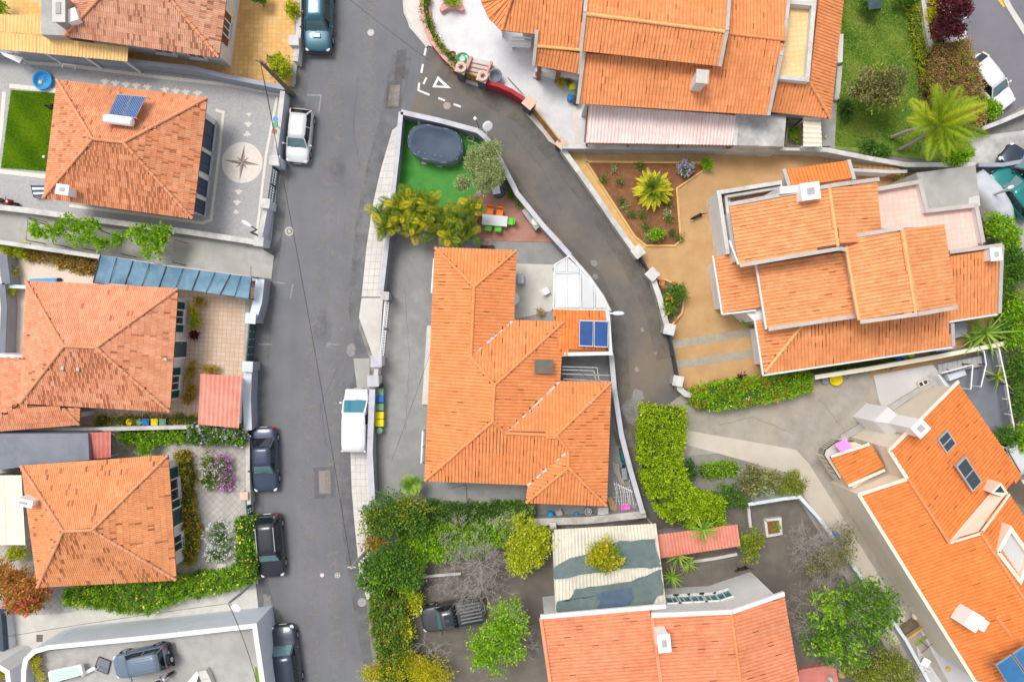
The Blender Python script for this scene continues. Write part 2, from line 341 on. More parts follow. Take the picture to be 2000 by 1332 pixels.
leafmat('lf_croton', G((0, (.10, .13, .012)), (.25, (.30, .20, .02)), (.5, (.42, .17, .03)), (.75, (.46, .24, .09)), (.94, (.50, .33, .15)), (1, (.36, .02, .04))), gain=1.5)
leafmat('lf_palm', G((0, (.07, .13, .006)), (.5, (.16, .235, .01)), (1, (.33, .36, .018))))
leafmat('lf_areca', G((0, (.035, .075, .006)), (.4, (.10, .15, .008)), (.75, (.26, .25, .012)), (1, (.52, .37, .012))))
leafmat('lf_cycad', G((0, (.04, .10, .02)), (.45, (.13, .19, .02)), (.75, (.38, .36, .015)), (1, (.60, .45, .02))))
leafmat('lf_yucca', G((0, (.05, .12, .015)), (.5, (.13, .24, .03)), (1, (.27, .36, .06))))
leafmat('lf_white', G((0, (.62, .58, .66)), (1, (.82, .80, .84))))
leafmat('lf_magenta', G((0, (.30, .06, .30)), (1, (.52, .16, .50))))
leafmat('lf_lilac', G((0, (.30, .22, .50)), (1, (.55, .45, .75))))
leafmat('lf_yellowflower', G((0, (.70, .52, .03)), (1, (.82, .70, .10))))
leafmat('lf_red', G((0, (.50, .02, .04)), (1, (.70, .06, .10))))
leafmat('lf_grass', G((0, (.05, .125, .001)), (.5, (.10, .20, .003)), (1, (.18, .27, .008))))
leafmat('lf_grass2', G((0, (.045, .12, .01)), (.5, (.11, .20, .018)), (1, (.25, .27, .05))))
leafmat('lf_bronze', G((0, (.12, .075, .012)), (.5, (.28, .18, .03)), (1, (.42, .34, .05))))
# ================================================================== builders
def pt_in(poly, x, y):
    c = False; n = len(poly); j = n - 1
    for i in range(n):
        xi, yi = poly[i][0], poly[i][1]; xj, yj = poly[j][0], poly[j][1]
        if (yi > y) != (yj > y) and x < (xj - xi) * (y - yi) / (yj - yi) + xi: c = not c
        j = i
    return c
def offset_poly(pts, d):                       # inset by d (positive = inward), pts counter-clockwise or not
    n = len(pts); a = sum(pts[i][0] * pts[(i + 1) % n][1] - pts[(i + 1) % n][0] * pts[i][1] for i in range(n))
    sgn = 1 if a > 0 else -1; out = []
    for i in range(n):
        p0, p1, p2 = Vector(pts[i - 1][:2]), Vector(pts[i][:2]), Vector(pts[(i + 1) % n][:2])
        d1 = (p1 - p0).normalized(); d2 = (p2 - p1).normalized()
        n1 = Vector((-d1.y, d1.x)) * sgn; n2 = Vector((-d2.y, d2.x)) * sgn
        m = n1 + n2; k = max(.35, 1 + n1.dot(n2)); out.append(p1 + m * (d / k))
    return out
def ribbon(pts, w):                            # polygon round a polyline of width w
    pts = [Vector((p[0], p[1])) for p in pts]; n = len(pts); L = []; R = []
    for i in range(n):
        d1 = (pts[i] - pts[i - 1]).normalized() if i else (pts[1] - pts[0]).normalized()
        d2 = (pts[i + 1] - pts[i]).normalized() if i < n - 1 else d1
        n1 = Vector((-d1.y, d1.x)); n2 = Vector((-d2.y, d2.x)); m = (n1 + n2) / max(.5, 1 + n1.dot(n2))
        L.append(pts[i] + m * w / 2); R.append(pts[i] - m * w / 2)
    return L, R
def strip(mb, pts, w, z0, z1, t=.5):
    L, R = ribbon(pts, w); n = len(L)
    vs = [(p.x, p.y, z) for z in (z0, z1) for p in L + R]
    k = 2 * n; fs = []
    for i in range(n - 1):
        fs += [[k + i, k + n + i, k + n + i + 1, k + i + 1], [i, i + 1, n + i + 1, n + i], [i, k + i, k + i + 1, i + 1], [n + i, n + i + 1, k + n + i + 1, k + n + i]]
    fs += [[0, n, k + n, k], [n - 1, k + n - 1, k + 2 * n - 1, 2 * n - 1]]
    return mb.add(vs, fs, t)
def lowwall(label, pts, h, th, m, cap=None, capw=.05, caph=.06, cat='wall', name='garden_wall', pillars=(), pw=.5, pcap='white_coping', z0=-.05, group=None, pm=None, ph=.25):
    W = PP(pts, h); root = thing(name, label, cat, (W[len(W) // 2].x, W[len(W) // 2].y, 0), group=group)
    b = MB(); strip(b, W, th, z0, h - (caph if cap else 0)); b.build('wall_body', m, root)
    if cap:
        c = MB(); strip(c, W, th + capw, h - caph, h); c.build('coping', cap, root)
    for q in pillars:
        p = P(q[0], q[1], h + ph); rz = q[2] if len(q) > 2 else 0
        b = MB(); b.box((p.x, p.y, (h + ph + z0) / 2), (pw, pw, h + ph - z0), rz); b.build('pillar', pm or m, root)
        c = MB(); c.box((p.x, p.y, h + ph + .05), (pw + .12, pw + .12, .1), rz); c.build('pillar_cap', pcap, root, bevel=.02)
    return root
def ground_sheet(name, pts, z, m, label=None, parent=None):
    b = MB(); b.sheet(PP(pts, z)); return b.build(name, m, parent, kind=None if parent else 'structure', label=label)
# ---- tiles
def tile_mesh_data(kind):
    if kind == 'roman': prof = [(0, .04), (.03, .0), (.20, 0), (.24, .036), (.45, .05), (.75, .052), (.97, .042)]
    else: prof = [(0.0, .020), (.02, .0), (.10, 0), (.13, .021), (.46, .024), (.49, .002), (.58, .002), (.61, .021), (.98, .022)]
    n = len(prof); vs = []; fs = []
    for s, dz in ((0.0, .008 if kind == 'roman' else .013), (1.06, .0)): vs += [(x - .5, s, h + dz) for x, h in prof]
    vs += [(x - .5, 0, h - .02) for x, h in prof]
    for i in range(n - 1):
        fs.append([i, i + 1, n + i + 1, n + i]); fs.append([2 * n + i, 2 * n + i + 1, i + 1, i])
    fs.append([2 * n, 0, n]); fs.append([3 * n - 1, 2 * n - 1, n - 1])
    return np.array(vs), fs
TILE = {k: tile_mesh_data(k) for k in ('roman', 'flat')}
TILE_VAR = {}
def tile_tint(kind, t, n):
    a = np.full(n, t, np.float32)
    if t < .25 and kind == 'roman': a[:] = .5; a[0:6] = t * .5     # stained channel, clean hump
    if t < .36 and kind == 'flat':                                 # lichen in one of the two channels
        k = random.choice((0, 1)); a[:] = .62; a[(0 if k else 8):(8 if k else 16)] = t * .8
    return a
def tile_variants(kind, m):
    key = (kind, m)
    if key not in TILE_VAR:
        L = []
        for t in (.06, .2, .34, .45, .55, .65, .78, .92):
            me = bpy.data.meshes.new('tile'); V, F = TILE[kind]; me.from_pydata(V.tolist(), [], F)
            at = me.attributes.new('tint', 'FLOAT', 'FACE'); at.data.foreach_set('value', tile_tint(kind, t, len(F)))
            me.materials.append(M[m]); L.append((t, me))
        TILE_VAR[key] = L
    return TILE_VAR[key]
def cap_mesh(m):
    key = ('cap', m)
    if key not in TILE_VAR:
        b = MB(); n = 7
        for s, r, dz in ((0, .105, .02), (1.08, .085, .0)):
            b.v += [(s, -r * math.cos(math.pi * k / (n - 1)), dz + r * .95 * math.sin(math.pi * k / (n - 1))) for k in range(n)]
        b.f = [[k, n + k, n + k + 1, k + 1] for k in range(n - 1)] + [list(range(n))]; b.t = [.5] * len(b.f)
        me = b.mesh('ridge_tile'); me.materials.append(M[m]); TILE_VAR[key] = me
    return TILE_VAR[key]
def interp_z(poly, x, y):
    best = None
    for i in range(1, len(poly) - 1):
        a, b, c = poly[0], poly[i], poly[i + 1]
        d = (b.y - c.y) * (a.x - c.x) + (c.x - b.x) * (a.y - c.y)
        if abs(d) < 1e-6: continue
        l1 = ((b.y - c.y) * (x - c.x) + (c.x - b.x) * (y - c.y)) / d; l2 = ((c.y - a.y) * (x - c.x) + (a.x - c.x) * (y - c.y)) / d; l3 = 1 - l1 - l2
        e = -min(l1, l2, l3)
        if best is None or e < best[0]: best = (e, l1 * a.z + l2 * b.z + l3 * c.z)
    return best[1]
def roof(house, slopes, caps, m='tile_e', kind='roman', tw=.21, tl=.40, ridge='ridge_b', dark=.05, stagger=False, base_t=(.3, .95), nind=300, dark_by=None, name='roof', th=.10, patchy=0.0, capstep=.40, mortar=(), grad=0.0):
    """slopes: polygons of (px,py,z), the first two points being the lower (eave) edge."""
    deck = MB(); polys = [PP(s) for s in slopes]
    for w in polys: deck.slab([Vector((p.x, p.y, p.z - .05)) for p in w], th)
    rf = deck.build(name, 'tile_deck', house); off = WLOC[house.name]
    V, F = TILE[kind]; allT = []
    for si, w in enumerate(polys):
        e0, e1 = w[0], w[1]; u = Vector((e1.x - e0.x, e1.y - e0.y, 0)); le = u.length; u.normalize()
        v = Vector((-u.y, u.x, 0)); cx = sum((p - e0).dot(v) for p in w) / len(w)
        if cx < 0: v = -v
        uv = [((p - e0).dot(u), (p - e0).dot(v)) for p in w]
        nrm = Vector((0, 0, 0))
        for i in range(len(w)):
            a, b = w[i], w[(i + 1) % len(w)]
            nrm += Vector(((a.y - b.y) * (a.z + b.z), (a.z - b.z) * (a.x + b.x), (a.x - b.x) * (a.y + b.y)))
        nrm.normalize()
        if nrm.z < 0: nrm = -nrm
        U = (u - nrm * u.dot(nrm)).normalized(); Vv = nrm.cross(U)
        if Vv.dot(v) < 0: Vv = -Vv
        cosv = max(.5, Vv.dot(v)); step = tl * cosv
        u0 = min(a for a, b in uv); u1 = max(a for a, b in uv); v1 = max(b for a, b in uv); v0 = min(min(b for a, b in uv), 0)
        nc = max(1, round(le / tw)); cw = le / nc
        i0 = math.floor(u0 / cw); i1 = math.ceil(u1 / cw); nr = math.ceil((v1 - v0) / step)
        flip = U.cross(Vv).dot(nrm) < 0
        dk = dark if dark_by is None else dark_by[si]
        ph = random.random() * 50
        for r in range(-1, nr):
            vc = v0 + (r + .5) * step - .02
            if r == -1: vc = v0 - .02 + step * .30 - step * .5
            for c in range(i0 - 1, i1 + 1):
                uc = (c + .5 + (.5 if stagger and r % 2 else 0)) * cw
                vt = max(vc, v0 + .02)
                if not pt_in(uv, uc, vt): continue
                if r == -1: continue
                p = e0 + u * uc + v * vc; z = interp_z(w, p.x, p.y)
                b = Vector((p.x, p.y, z)) - Vv * (tl * .5)
                t = random.uniform(*base_t); 
                pn = math.sin(uc * 1.9 + ph) * math.sin(vc * 2.3 + ph * .7) + .6 * math.sin(uc * .8 - vc * 1.1 + ph * 1.3)
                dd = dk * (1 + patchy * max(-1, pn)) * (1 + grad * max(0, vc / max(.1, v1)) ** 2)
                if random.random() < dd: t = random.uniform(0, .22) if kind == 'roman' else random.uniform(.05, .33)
                else: t += -.10 * patchy * max(0, pn)
                jw = 1 + random.uniform(-.02, .02)
                allT.append((b, U * (-1 if flip else 1), Vv, nrm, cw * jw, tl, min(1, max(0, t)), uc))
    allT.sort(key=lambda q: -q[0].z)
    var = tile_variants(kind, m)
    for b, U, Vv, nrm, cw, l, t, _ in allT[:nind]:
        me = min(var, key=lambda q: abs(q[0] - t))[1]
        o = link(bpy.data.objects.new('tile', me)); o.parent = rf
        mw = Matrix((U * cw, Vv * l, nrm)).transposed().to_4x4(); mw.translation = b - off; o.matrix_basis = mw
    rest = allT[nind:]
    if rest:
        n = len(rest); nv = len(V)
        B = np.array([tuple(q[0] - off) for q in rest]); UU = np.array([tuple(q[1] * q[4]) for q in rest]); VV = np.array([tuple(q[2] * q[5]) for q in rest]); NN = np.array([tuple(q[3]) for q in rest])
        jz = NP.uniform(-.0015, .002, n)
        pts = B[:, None, :] + V[None, :, 0, None] * UU[:, None, :] + V[None, :, 1, None] * VV[:, None, :] + (V[None, :, 2, None] + jz[:, None, None]) * NN[:, None, :]
        me = bpy.data.meshes.new('tiles'); pts = pts.reshape(-1, 3)
        fl = np.array([len(f) for f in F] * n, np.int32); fi = np.concatenate([np.array(f) for f in F]); li = (fi[None, :] + (np.arange(n) * nv)[:, None]).ravel().astype(np.int32)
        rawmesh(me, pts, fl, li, np.concatenate([tile_tint(kind, q[6], len(F)) for q in rest])); me.materials.append(M[m])
        o = link(bpy.data.objects.new('tiles', me)); o.parent = rf; o['kind'] = 'stuff'
    cm = None
    for cp in caps:
        a, b = PP(cp[:2]); rm = cp[2] if len(cp) > 2 else ridge; cm = cap_mesh(rm)
        a.z += .035; b.z += .035
        d = b - a; n = max(1, round(d.length / capstep)); l = d.length / n; d.normalize()
        s = Vector((0, 0, 1)).cross(d).normalized(); nn = d.cross(s)
        for i in range(n):
            o = link(bpy.data.objects.new('ridge_tile', cm)); o.parent = rf
            mw = Matrix((d * l, s * random.uniform(.95, 1.08), nn)).transposed().to_4x4(); mw.translation = a + d * l * i - off + Vector((0, 0, random.uniform(-.008, .008))); o.matrix_basis = mw
    for q in mortar:                            # whitish repair mortar lumps along valleys and hips
        mb = MB(); a, b = PP(q); n = max(2, int((b - a).length / .22))
        for i in range(n):
            if random.random() < .35: continue
            p = a.lerp(b, (i + random.random()) / n); d = (b - a).normalized()
            mb.bar(p - d * .12 + Vector((0, 0, .07)), p + d * random.uniform(.05, .2) + Vector((0, 0, .07)), random.uniform(.08, .16), .07)
        mb.build('mortar_line', 'mortar', rf, kind='stuff')
    return rf
def rawmesh(me, pts, fl, li, tint):
    n = len(fl); me.vertices.add(len(pts)); me.vertices.foreach_set('co', np.asarray(pts, np.float32).ravel())
    me.loops.add(len(li)); me.loops.foreach_set('vertex_index', li)
    me.polygons.add(n); ls = np.concatenate([[0], np.cumsum(fl)[:-1]]).astype(np.int32)
    me.polygons.foreach_set('loop_start', ls); me.polygons.foreach_set('loop_total', fl)
    at = me.attributes.new('tint', 'FLOAT', 'FACE'); at.data.foreach_set('value', np.asarray(tint, np.float32))
    me.update(calc_edges=True); me.validate(); me.shade_flat()
def volume(house, pts, z1, m='white_wall', inset=.45, z0=-.05, name='wall', world=False, ztop=None):
    """wall block under an eave outline given in pixels at height z1"""
    W = pts if world else PP(pts, z1); W = offset_poly(W, inset)
    b = MB(); b.prism(W, z0, (z1 if ztop is None else ztop) - .14); b.build(name, m, house); return W
def on_wall(W, i, t):
    a, b = Vector(W[i][:2]), Vector(W[(i + 1) % len(W)][:2]); d = (b - a).normalized(); n = Vector((d.y, -d.x))
    n2 = len(W); ar = sum(W[j][0] * W[(j + 1) % n2][1] - W[(j + 1) % n2][0] * W[j][1] for j in range(n2))
    if ar < 0: n = -n
    return a.lerp(b, t), d, n, (b - a).length
def window(house, W, i, t, w, z0, h, shutter=None, frame='white_paint', glass='glass_dark', open_sh=True, name='window', slats=True):
    p, d, n, L = on_wall(W, i, t); rz = math.atan2(d.y, d.x)
    c = p + n * .03
    fr = MB()
    for s in (-1, 1): q = c + d * s * (w / 2); fr.box((q.x, q.y, z0 + h / 2), (.07, .10, h + .07), rz)
    for zz in (z0, z0 + h): fr.box((c.x, c.y, zz), (w - .07, .096, .07), rz)
    fr.box((c.x, c.y, z0 + h / 2), (.05, .07, h - .07), rz)
    o = fr.build(name, frame, house)
    g = MB(); q = p + n * .012; g.box((q.x, q.y, z0 + h / 2), (w - .07, .03, h - .07), rz); g.build('pane', glass, o)
    s_ = MB(); q = p + n * .08; s_.box((q.x, q.y, z0 - .07), (w + .2, .2, .06), rz); s_.build('sill', 'white_coping', o)
    if shutter:
        for s in (-1, 1):
            q = p + n * .035 + d * s * (w * .75 + .05); b = MB(); b.box((q.x, q.y, z0 + h / 2), (w / 2, .05, h), rz)
            for k in range(int(h / .12) if slats else 0): b.box((q.x + n.x * .03, q.y + n.y * .03, z0 + .06 + k * .12), (w / 2 - .08, .02, .06), rz)
            b.build('shutter', shutter, house)
    return o
def door(house, W, i, t, w, h, m='brown_wood', z0=0):
    p, d, n, L = on_wall(W, i, t); rz = math.atan2(d.y, d.x); q = p + n * .03
    b = MB(); b.box((q.x, q.y, z0 + h / 2), (w, .07, h), rz); o = b.build('door', m, house)
    b = MB()
    for s in (-1, 1):
        k = p + n * .04 + d * s * (w / 2 + .05); b.box((k.x, k.y, z0 + h / 2), (.1, .12, h + .1), rz)
    b.build('door_frame', 'white_paint', o)
    b = MB(); k = p + n * .09 + d * (w * .38); b.ball((k.x, k.y, z0 + 1), .04, 8, 6); b.build('handle', 'steel', o)
    return o
def corrugated(parent, pts, m, pitch=.18, amp=.03, th=.02, name='sheet', along=0, local=False):
    """ribbed sheet on the quad pts (px,py,z): ribs run from edge 0-1 to edge 3-2; built as separate overlapping panels"""
    a, b, c, d = PP(pts); n = max(2, int((b - a).length / pitch)); npan = max(1, round(n / 5)); res = []
    for k in range(npan):
        mb = MB(); i0 = k * n / npan; i1 = (k + 1) * n / npan; m_ = max(4, int((i1 - i0) * 4)); V = []
        for j in range(m_ + 1):
            s = (i0 + (i1 - i0) * j / m_) / n; z = amp * math.cos((i0 + (i1 - i0) * j / m_) * 2 * math.pi) + (k % 2) * .012
            V += [a.lerp(b, s) + Vector((0, 0, z)), d.lerp(c, s) + Vector((0, 0, z))]
        mb.add(V, [[2 * j, 2 * j + 2, 2 * j + 3, 2 * j + 1] for j in range(m_)], random.uniform(.2, .8))
        mb.add([v - Vector((0, 0, th)) for v in V], [[2 * j + 1, 2 * j + 3, 2 * j + 2, 2 * j] for j in range(m_)])
        res.append(mb.build(name, m, parent))
    return res
def verge(house, pts, w=.22, h=.16, m='verge', name='verge', dz=.07):
    """coping along a roof edge through (px,py,z) points"""
    W = PP(pts); b = MB()
    for p, q in zip(W[:-1], W[1:]):
        b.bar(p + Vector((0, 0, dz)), q + Vector((0, 0, dz)), w, h)
    return b.build(name, m, house)
def chimney(house, px, py, z0, z1, w, d, rz=0, m='white_paint', cap=True):
    p = P(px, py, z1); b = MB(); b.box((p.x, p.y, (z0 + z1) / 2), (w, d, z1 - z0), rz); o = b.build('chimney', m, house, bevel=.015)
    if cap:
        b = MB(); b.box((p.x, p.y, z1 + .05), (w + .12, d + .12, .09), rz); b.build('chimney_cap', 'concrete_pale' if m != 'white_paint' else m, o)
        b = MB(); b.box((p.x, p.y, z1 + .12), (w * .45, d * .45, .06), rz); b.build('flue', 'grey_wall', o)
    return o
def parapet(house, pts, h, z, m='white_wall', cap='white_coping', th=.18, name='parapet'):
    W = PP(pts, z + h); b = MB(); strip(b, W, th, z, z + h - .05); o = b.build(name, m, house)
    b = MB(); strip(b, W, th + .06, z + h - .05, z + h); b.build('parapet_coping', cap, o); return o
# ================================================================== the setting
b = MB(); b.sheet([(-250, -250, 0), (250, -250, 0), (250, 250, 0), (-250, 250, 0)]); b.build('ground', 'ground', kind='structure')
road = ground_sheet('road', [(594, -80), (780, -80), (795, 30), (835, 95), (900, 160), (990, 190), (930, 262), (780, 225), (770, 300), (730, 470), (700, 640), (722, 700), (722, 1000), (715, 1180), (740, 1420), (470, 1420), (495, 1230), (470, 1000), (480, 700), (490, 640), (560, 200), (575, 100)], .012, 'asphalt')
lane = ground_sheet('lane', [(838, 92), (1045, 190), (1115, 300), (1260, 490), (1320, 640), (1345, 770), (1290, 860), (1300, 1010), (1240, 1015), (1180, 700), (1180, 610), (1090, 500), (1000, 390), (935, 265), (860, 235), (800, 225)], .018, 'asphalt_lane')
ground_sheet('far_road', [(1850, -80), (2120, -80), (2120, 210), (2000, 205), (1955, 235), (1925, 250), (1890, 100)], .016, 'asphalt_far')
# kerb beside the far road with its yellow line
b = MB(); strip(b, PP([(1945, -40), (1972, 15), (2010, 75), (2060, 170)], .13), .35, 0, .13); b.build('kerb', 'concrete_pale', kind='structure')
b = MB(); b.sheet(PP([(1948, 0), (1954, -3), (1965, 12), (1960, 15)], .022)); b.build('yellow_marking', 'marking_yellow', kind='structure')
# yards
ground_sheet('pebble_yard', [(-90, 92), (300, 112), (560, 175), (530, 475), (260, 437), (-90, 385)], .06, 'pebble')
ground_sheet('orange_patio', [(-90, -120), (600, -120), (585, 60), (575, 170), (440, 152), (250, 125), (-90, 80)], .07, 'patio_d')
ground_sheet('side_passage', [(-90, 395), (190, 425), (500, 480), (535, 500), (530, 545), (180, 500), (-90, 472)], .05, 'concrete')
ground_sheet('tiled_patio', [(-90, 480), (190, 505), (500, 545), (490, 640), (480, 830), (-90, 845)], .07, 'patio_b')
ground_sheet('pale_terrace', [(-90, 488), (190, 512), (300, 560), (60, 560), (40, 705), (-90, 700)], .09, 'patio_pale')
ground_sheet('garden_paving', [(-90, 845), (490, 830), (500, 1150), (100, 1200), (-90, 1200)], .06, 'garden_paving')
ground_sheet('driveway', [(-90, 1195), (120, 1195), (500, 1145), (510, 1235), (30, 1290), (-90, 1300)], .05, 'concrete_pale')
ground_sheet('parking_court', [(60, 1290), (500, 1225), (545, 1420), (60, 1420)], .055, 'concrete')
ground_sheet('white_patio', [(825, -100), (1160, -100), (1160, 290), (1095, 290), (1030, 205), (960, 165), (900, 150), (842, 88), (822, 30)], .06, 'mosaic_white')
ground_sheet('mosaic_pavement', [(785, -100), (826, -100), (826, 30), (845, 92), (830, 88), (800, 55), (788, 20)], .12, 'slab_stone')
ground_sheet('ochre_drive', [(1095, 293), (1700, 300), (1740, 420), (1500, 740), (1330, 760), (1310, 640), (1240, 490)], .05, 'ochre')
ground_sheet('house_yard', [(785, 228), (930, 262), (1010, 400), (1100, 500), (1165, 560), (1195, 620), (1190, 740), (1215, 860), (1262, 1008), (1050, 1020), (740, 1000), (738, 760), (760, 480)], .055, 'concrete_yard')
ground_sheet('artificial_turf', [(783, 226), (905, 250), (945, 275), (962, 330), (918, 388), (905, 420), (770, 400)], .075, 'turf_fake')
ground_sheet('deck_floor', [(915, 385), (1000, 372), (1100, 474), (930, 470)], .095, 'deck')
ground_sheet('white_courtyard', [(1006, 515), (1082, 517), (1082, 606), (1000, 625)], .075, 'concrete_pale')
ground_sheet('alley', [(1345, 760), (1590, 735), (1820, 690), (1960, 670), (1980, 860), (1800, 860), (1640, 940), (1900, 1420), (1780, 1420), (1560, 1010), (1460, 880), (1250, 900), (1280, 810)], .045, 'alley')
ground_sheet('alley_strip', [(1340, 840), (1555, 878), (1580, 905), (1790, 1240), (1750, 1260), (1545, 925), (1340, 868)], .06, 'alley_strip')
ground_sheet('ramp', [(1706, 733), (1822, 712), (1860, 760), (1725, 800), (1716, 780)], .09, 'ramp_grey')
ground_sheet('steps_court', [(1822, 712), (1960, 680), (1985, 900), (1860, 900), (1830, 760)], .08, 'flatroof_slate')
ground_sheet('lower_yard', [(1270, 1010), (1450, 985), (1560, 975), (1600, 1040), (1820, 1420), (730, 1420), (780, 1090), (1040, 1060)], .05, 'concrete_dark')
ground_sheet('back_garden', [(1640, -100), (1815, -100), (1845, 60), (1895, 90), (1925, 240), (1950, 330), (1620, 290)], .045, 'lawn_soil2')
ground_sheet('rough_ground', [(1880, 270), (2120, 240), (2120, 430), (1900, 340)], .055, 'concrete_stained')
ground_sheet('parking_lot', [(1905, 335), (2120, 310), (2120, 500), (1990, 520), (1910, 420)], .065, 'concrete')
ground_sheet('hillside', [(1905, 410), (1990, 500), (2120, 480), (2120, 960), (1985, 900), (1960, 690), (1900, 650)], .055, 'soil_dark')
ground_sheet('house_court', [(1700, 340), (1905, 330), (1950, 680), (1700, 740)], .058, 'ochre')
ground_sheet('gravel_strip', [(1150, -100), (1650, -100), (1630, 290), (1130, 290)], .05, 'concrete')
ground_sheet('driveway_south', [(1640, 940), (1700, 930), (1980, 1420), (1820, 1420), (1790, 1260), (1900, 1420), (1700, 1050)], .052, 'ramp_grey')
# lawns with grass
def grass(name, poly, z, n, h, m, parent=None):
    W = PP(poly, z); A = np.array([(p.x, p.y) for p in W]); lo = A.min(0); hi = A.max(0); pts = []
    while len(pts) < n:
        q = NP.uniform(lo, hi, (4000, 2)); pts += [tuple(a) for a in q if pt_in(W, a[0], a[1])]
    B = np.array(pts[:n]); a = NP.uniform(0, 6.283, n); L = NP.uniform(.5, 1.2, n) * h; w = .02 + L * .12
    dx = np.cos(a); dy = np.sin(a); ln = NP.uniform(.2, 1.0, n) * L
    v0 = np.stack([B[:, 0] - dy * w, B[:, 1] + dx * w, np.full(n, z)], 1); v1 = np.stack([B[:, 0] + dy * w, B[:, 1] - dx * w, np.full(n, z)], 1)
    v2 = np.stack([B[:, 0] + dx * ln, B[:, 1] + dy * ln, z + L * .7], 1)
    pn = .5 + .25 * np.sin(B[:, 0] * 1.3 + 1) * np.sin(B[:, 1] * 1.7) + .15 * np.sin(B[:, 0] * 3.1 + B[:, 1] * 2.2) + NP.uniform(-.3, .3, n)
    me = bpy.data.meshes.new(name); rawmesh(me, np.stack([v0, v1, v2], 1).reshape(-1, 3), np.full(n, 3, np.int32), np.arange(3 * n, dtype=np.int32), np.clip(pn, 0, 1)); me.materials.append(M[m])
    return link(bpy.data.objects.new(name, me))
LA = [(22, 176), (110, 183), (92, 335), (2, 328)]
ground_sheet('lawn', LA, .075, 'lawn_soil')
tagit(grass('grass', LA, .075, 26000, .07, 'lf_grass'), 'bright green clipped lawn beside the compass yard house', 'grass', kind='stuff')
LB = [(1648, -30), (1800, -30), (1822, 130), (1830, 200), (1795, 300), (1630, 285), (1640, 150)]
tagit(grass('grass', LB, .05, 42000, .09, 'lf_grass2'), 'patchy green garden lawn around the round bushy tree', 'grass', kind='stuff')
# lawn frames, yard lines and compass (flat stone inlay)
def inlay(pts, w=None, z=.068, m='line_stone', name='stone_line', closed=False):
    b = MB()
    if w: strip(b, PP(pts, z), w, z - .01, z)
    else: b.sheet(PP(pts, z))
    return b.build(name, m, kind='structure')
inlay([(8, 180), (2, 250), (-10, 345)], .25); inlay([(18, 168), (115, 178)], .28); inlay([(-20, 333), (90, 345)], .28)
inlay([(45, 122), (130, 128), (300, 150), (440, 165), (548, 185)], .22)
inlay([(421, 215), (436, 220), (428, 300), (412, 430), (395, 436), (280, 420), (135, 402)], .18)
inlay([(541, 190), (520, 300), (500, 468)], .16)
inlay([(0, 408), (190, 430), (500, 474)], .12, m='line_stone')
c0 = P(473, 318, .07)
b = MB(); b.lathe((c0.x, c0.y, .062), [(1.33, 0), (1.33, .008)], 48); comp = b.build('compass_disc', 'line_stone', kind='structure')
mat('rose_a', (.17, .13, .12), (.22, .17, .15), s=8, rough=.9); mat('rose_b', (.36, .29, .26), (.42, .35, .31), s=8, rough=.9)
b1, b2 = MB(), MB()
for k in range(8):
    L_ = 1.2 if k % 2 == 0 else .55; a = math.radians(k * 45 + 82); wv = .13 if k % 2 == 0 else .09
    z_ = .0755 if k % 2 == 0 else .0725
    tip = (c0.x + L_ * math.cos(a), c0.y + L_ * math.sin(a), z_)
    for s, bb in ((1, b1), (-1, b2)):
        q = a + s * math.pi / 4; e = (c0.x + wv * 1.5 * math.cos(q), c0.y + wv * 1.5 * math.sin(q), z_ + (.0006 if s > 0 else 0))
        bb.sheet([(c0.x, c0.y, z_), tip, e])
b1.build('compass_rays_dark', 'rose_a', comp); b2.build('compass_rays_light', 'rose_b', comp)
def bird(px, py, s, up, flip=1):
    sh = [(-1, .1), (-.45, .55), (-.1, .35), (.1, .8), (.35, .35), (1, .25), (.45, -.15), (.15, -.6), (-.35, -.5), (-.45, -.05)]
    b = MB(); b.sheet(PP([(px + x * s * flip, py - y * s * up) for x, y in sh], .068)); b.build('stone_motif', 'line_stone', kind='structure')
for q in ((486, 224, 6, 1), (485, 243, 9, 1), (483, 262, 9, -1), (466, 375, 9, 1), (463, 396, 9, 1), (461, 414, 7, -1)): bird(*q)
for i, q in enumerate([(205, 160), (225, 163), (246, 166), (266, 168), (288, 171), (322, 176), (343, 179), (363, 181), (386, 183)]): bird(q[0], q[1], 10, 1, 1 if i < 5 else -1)
# worn parking lines, patches, manholes, give-way marks
MARK = []
def mark(pts, m='marking', z=.0165, name='road_marking'):
    b = MB(); b.sheet(PP(pts, z)); o = b.build(name, m, kind='structure'); MARK.append(o); return o
def markline(pts, w, m='marking', z=.0165, name='road_marking'):
    b = MB(); strip(b, PP(pts, z), w, z - .003, z); return b.build(name, m, kind='structure')
ZL = .024
for q in ([(832, 94), (829, 109)], [(826, 126), (823, 143)], [(833, 152), (827, 165)], [(856, 192), (869, 197)], [(886, 204), (900, 209)]): markline(q, .13, z=ZL)
markline([(819, 162), (817, 177), (839, 186)], .13, z=ZL)
tri_o = [(855, 149), (844, 171), (881, 173)]; tri_i = [(856.5, 157), (851, 167.5), (867.5, 168.5)]
b = MB(); w_ = PP(tri_o, ZL) + PP(tri_i, ZL); b.add(w_, [[0, 1, 4, 3], [1, 2, 5, 4], [2, 0, 3, 5]]); 
b.f = [f[::-1] for f in b.f]; b.build('give_way_triangle', 'marking', kind='structure')
markline([(600, 186), (627, 187), (622, 222)], .10, 'marking_worn'); markline([(560, 319), (605, 323), (612, 285)], .10, 'marking_worn')
markline([(535, 551), (557, 554)], .09, 'marking_worn'); markline([(572, 555), (567, 583)], .09, 'marking_worn'); markline([(505, 672), (532, 673)], .09, 'marking_worn'); markline([(640, 671), (665, 674)], .09, 'marking_worn')
mark([(757, 160), (785, 155), (784, 213), (752, 213)], 'patch', .0155, 'road_patch'); mark([(762, 168), (782, 166), (778, 208), (757, 207)], 'patch_brick', .0185, 'brick_patch')
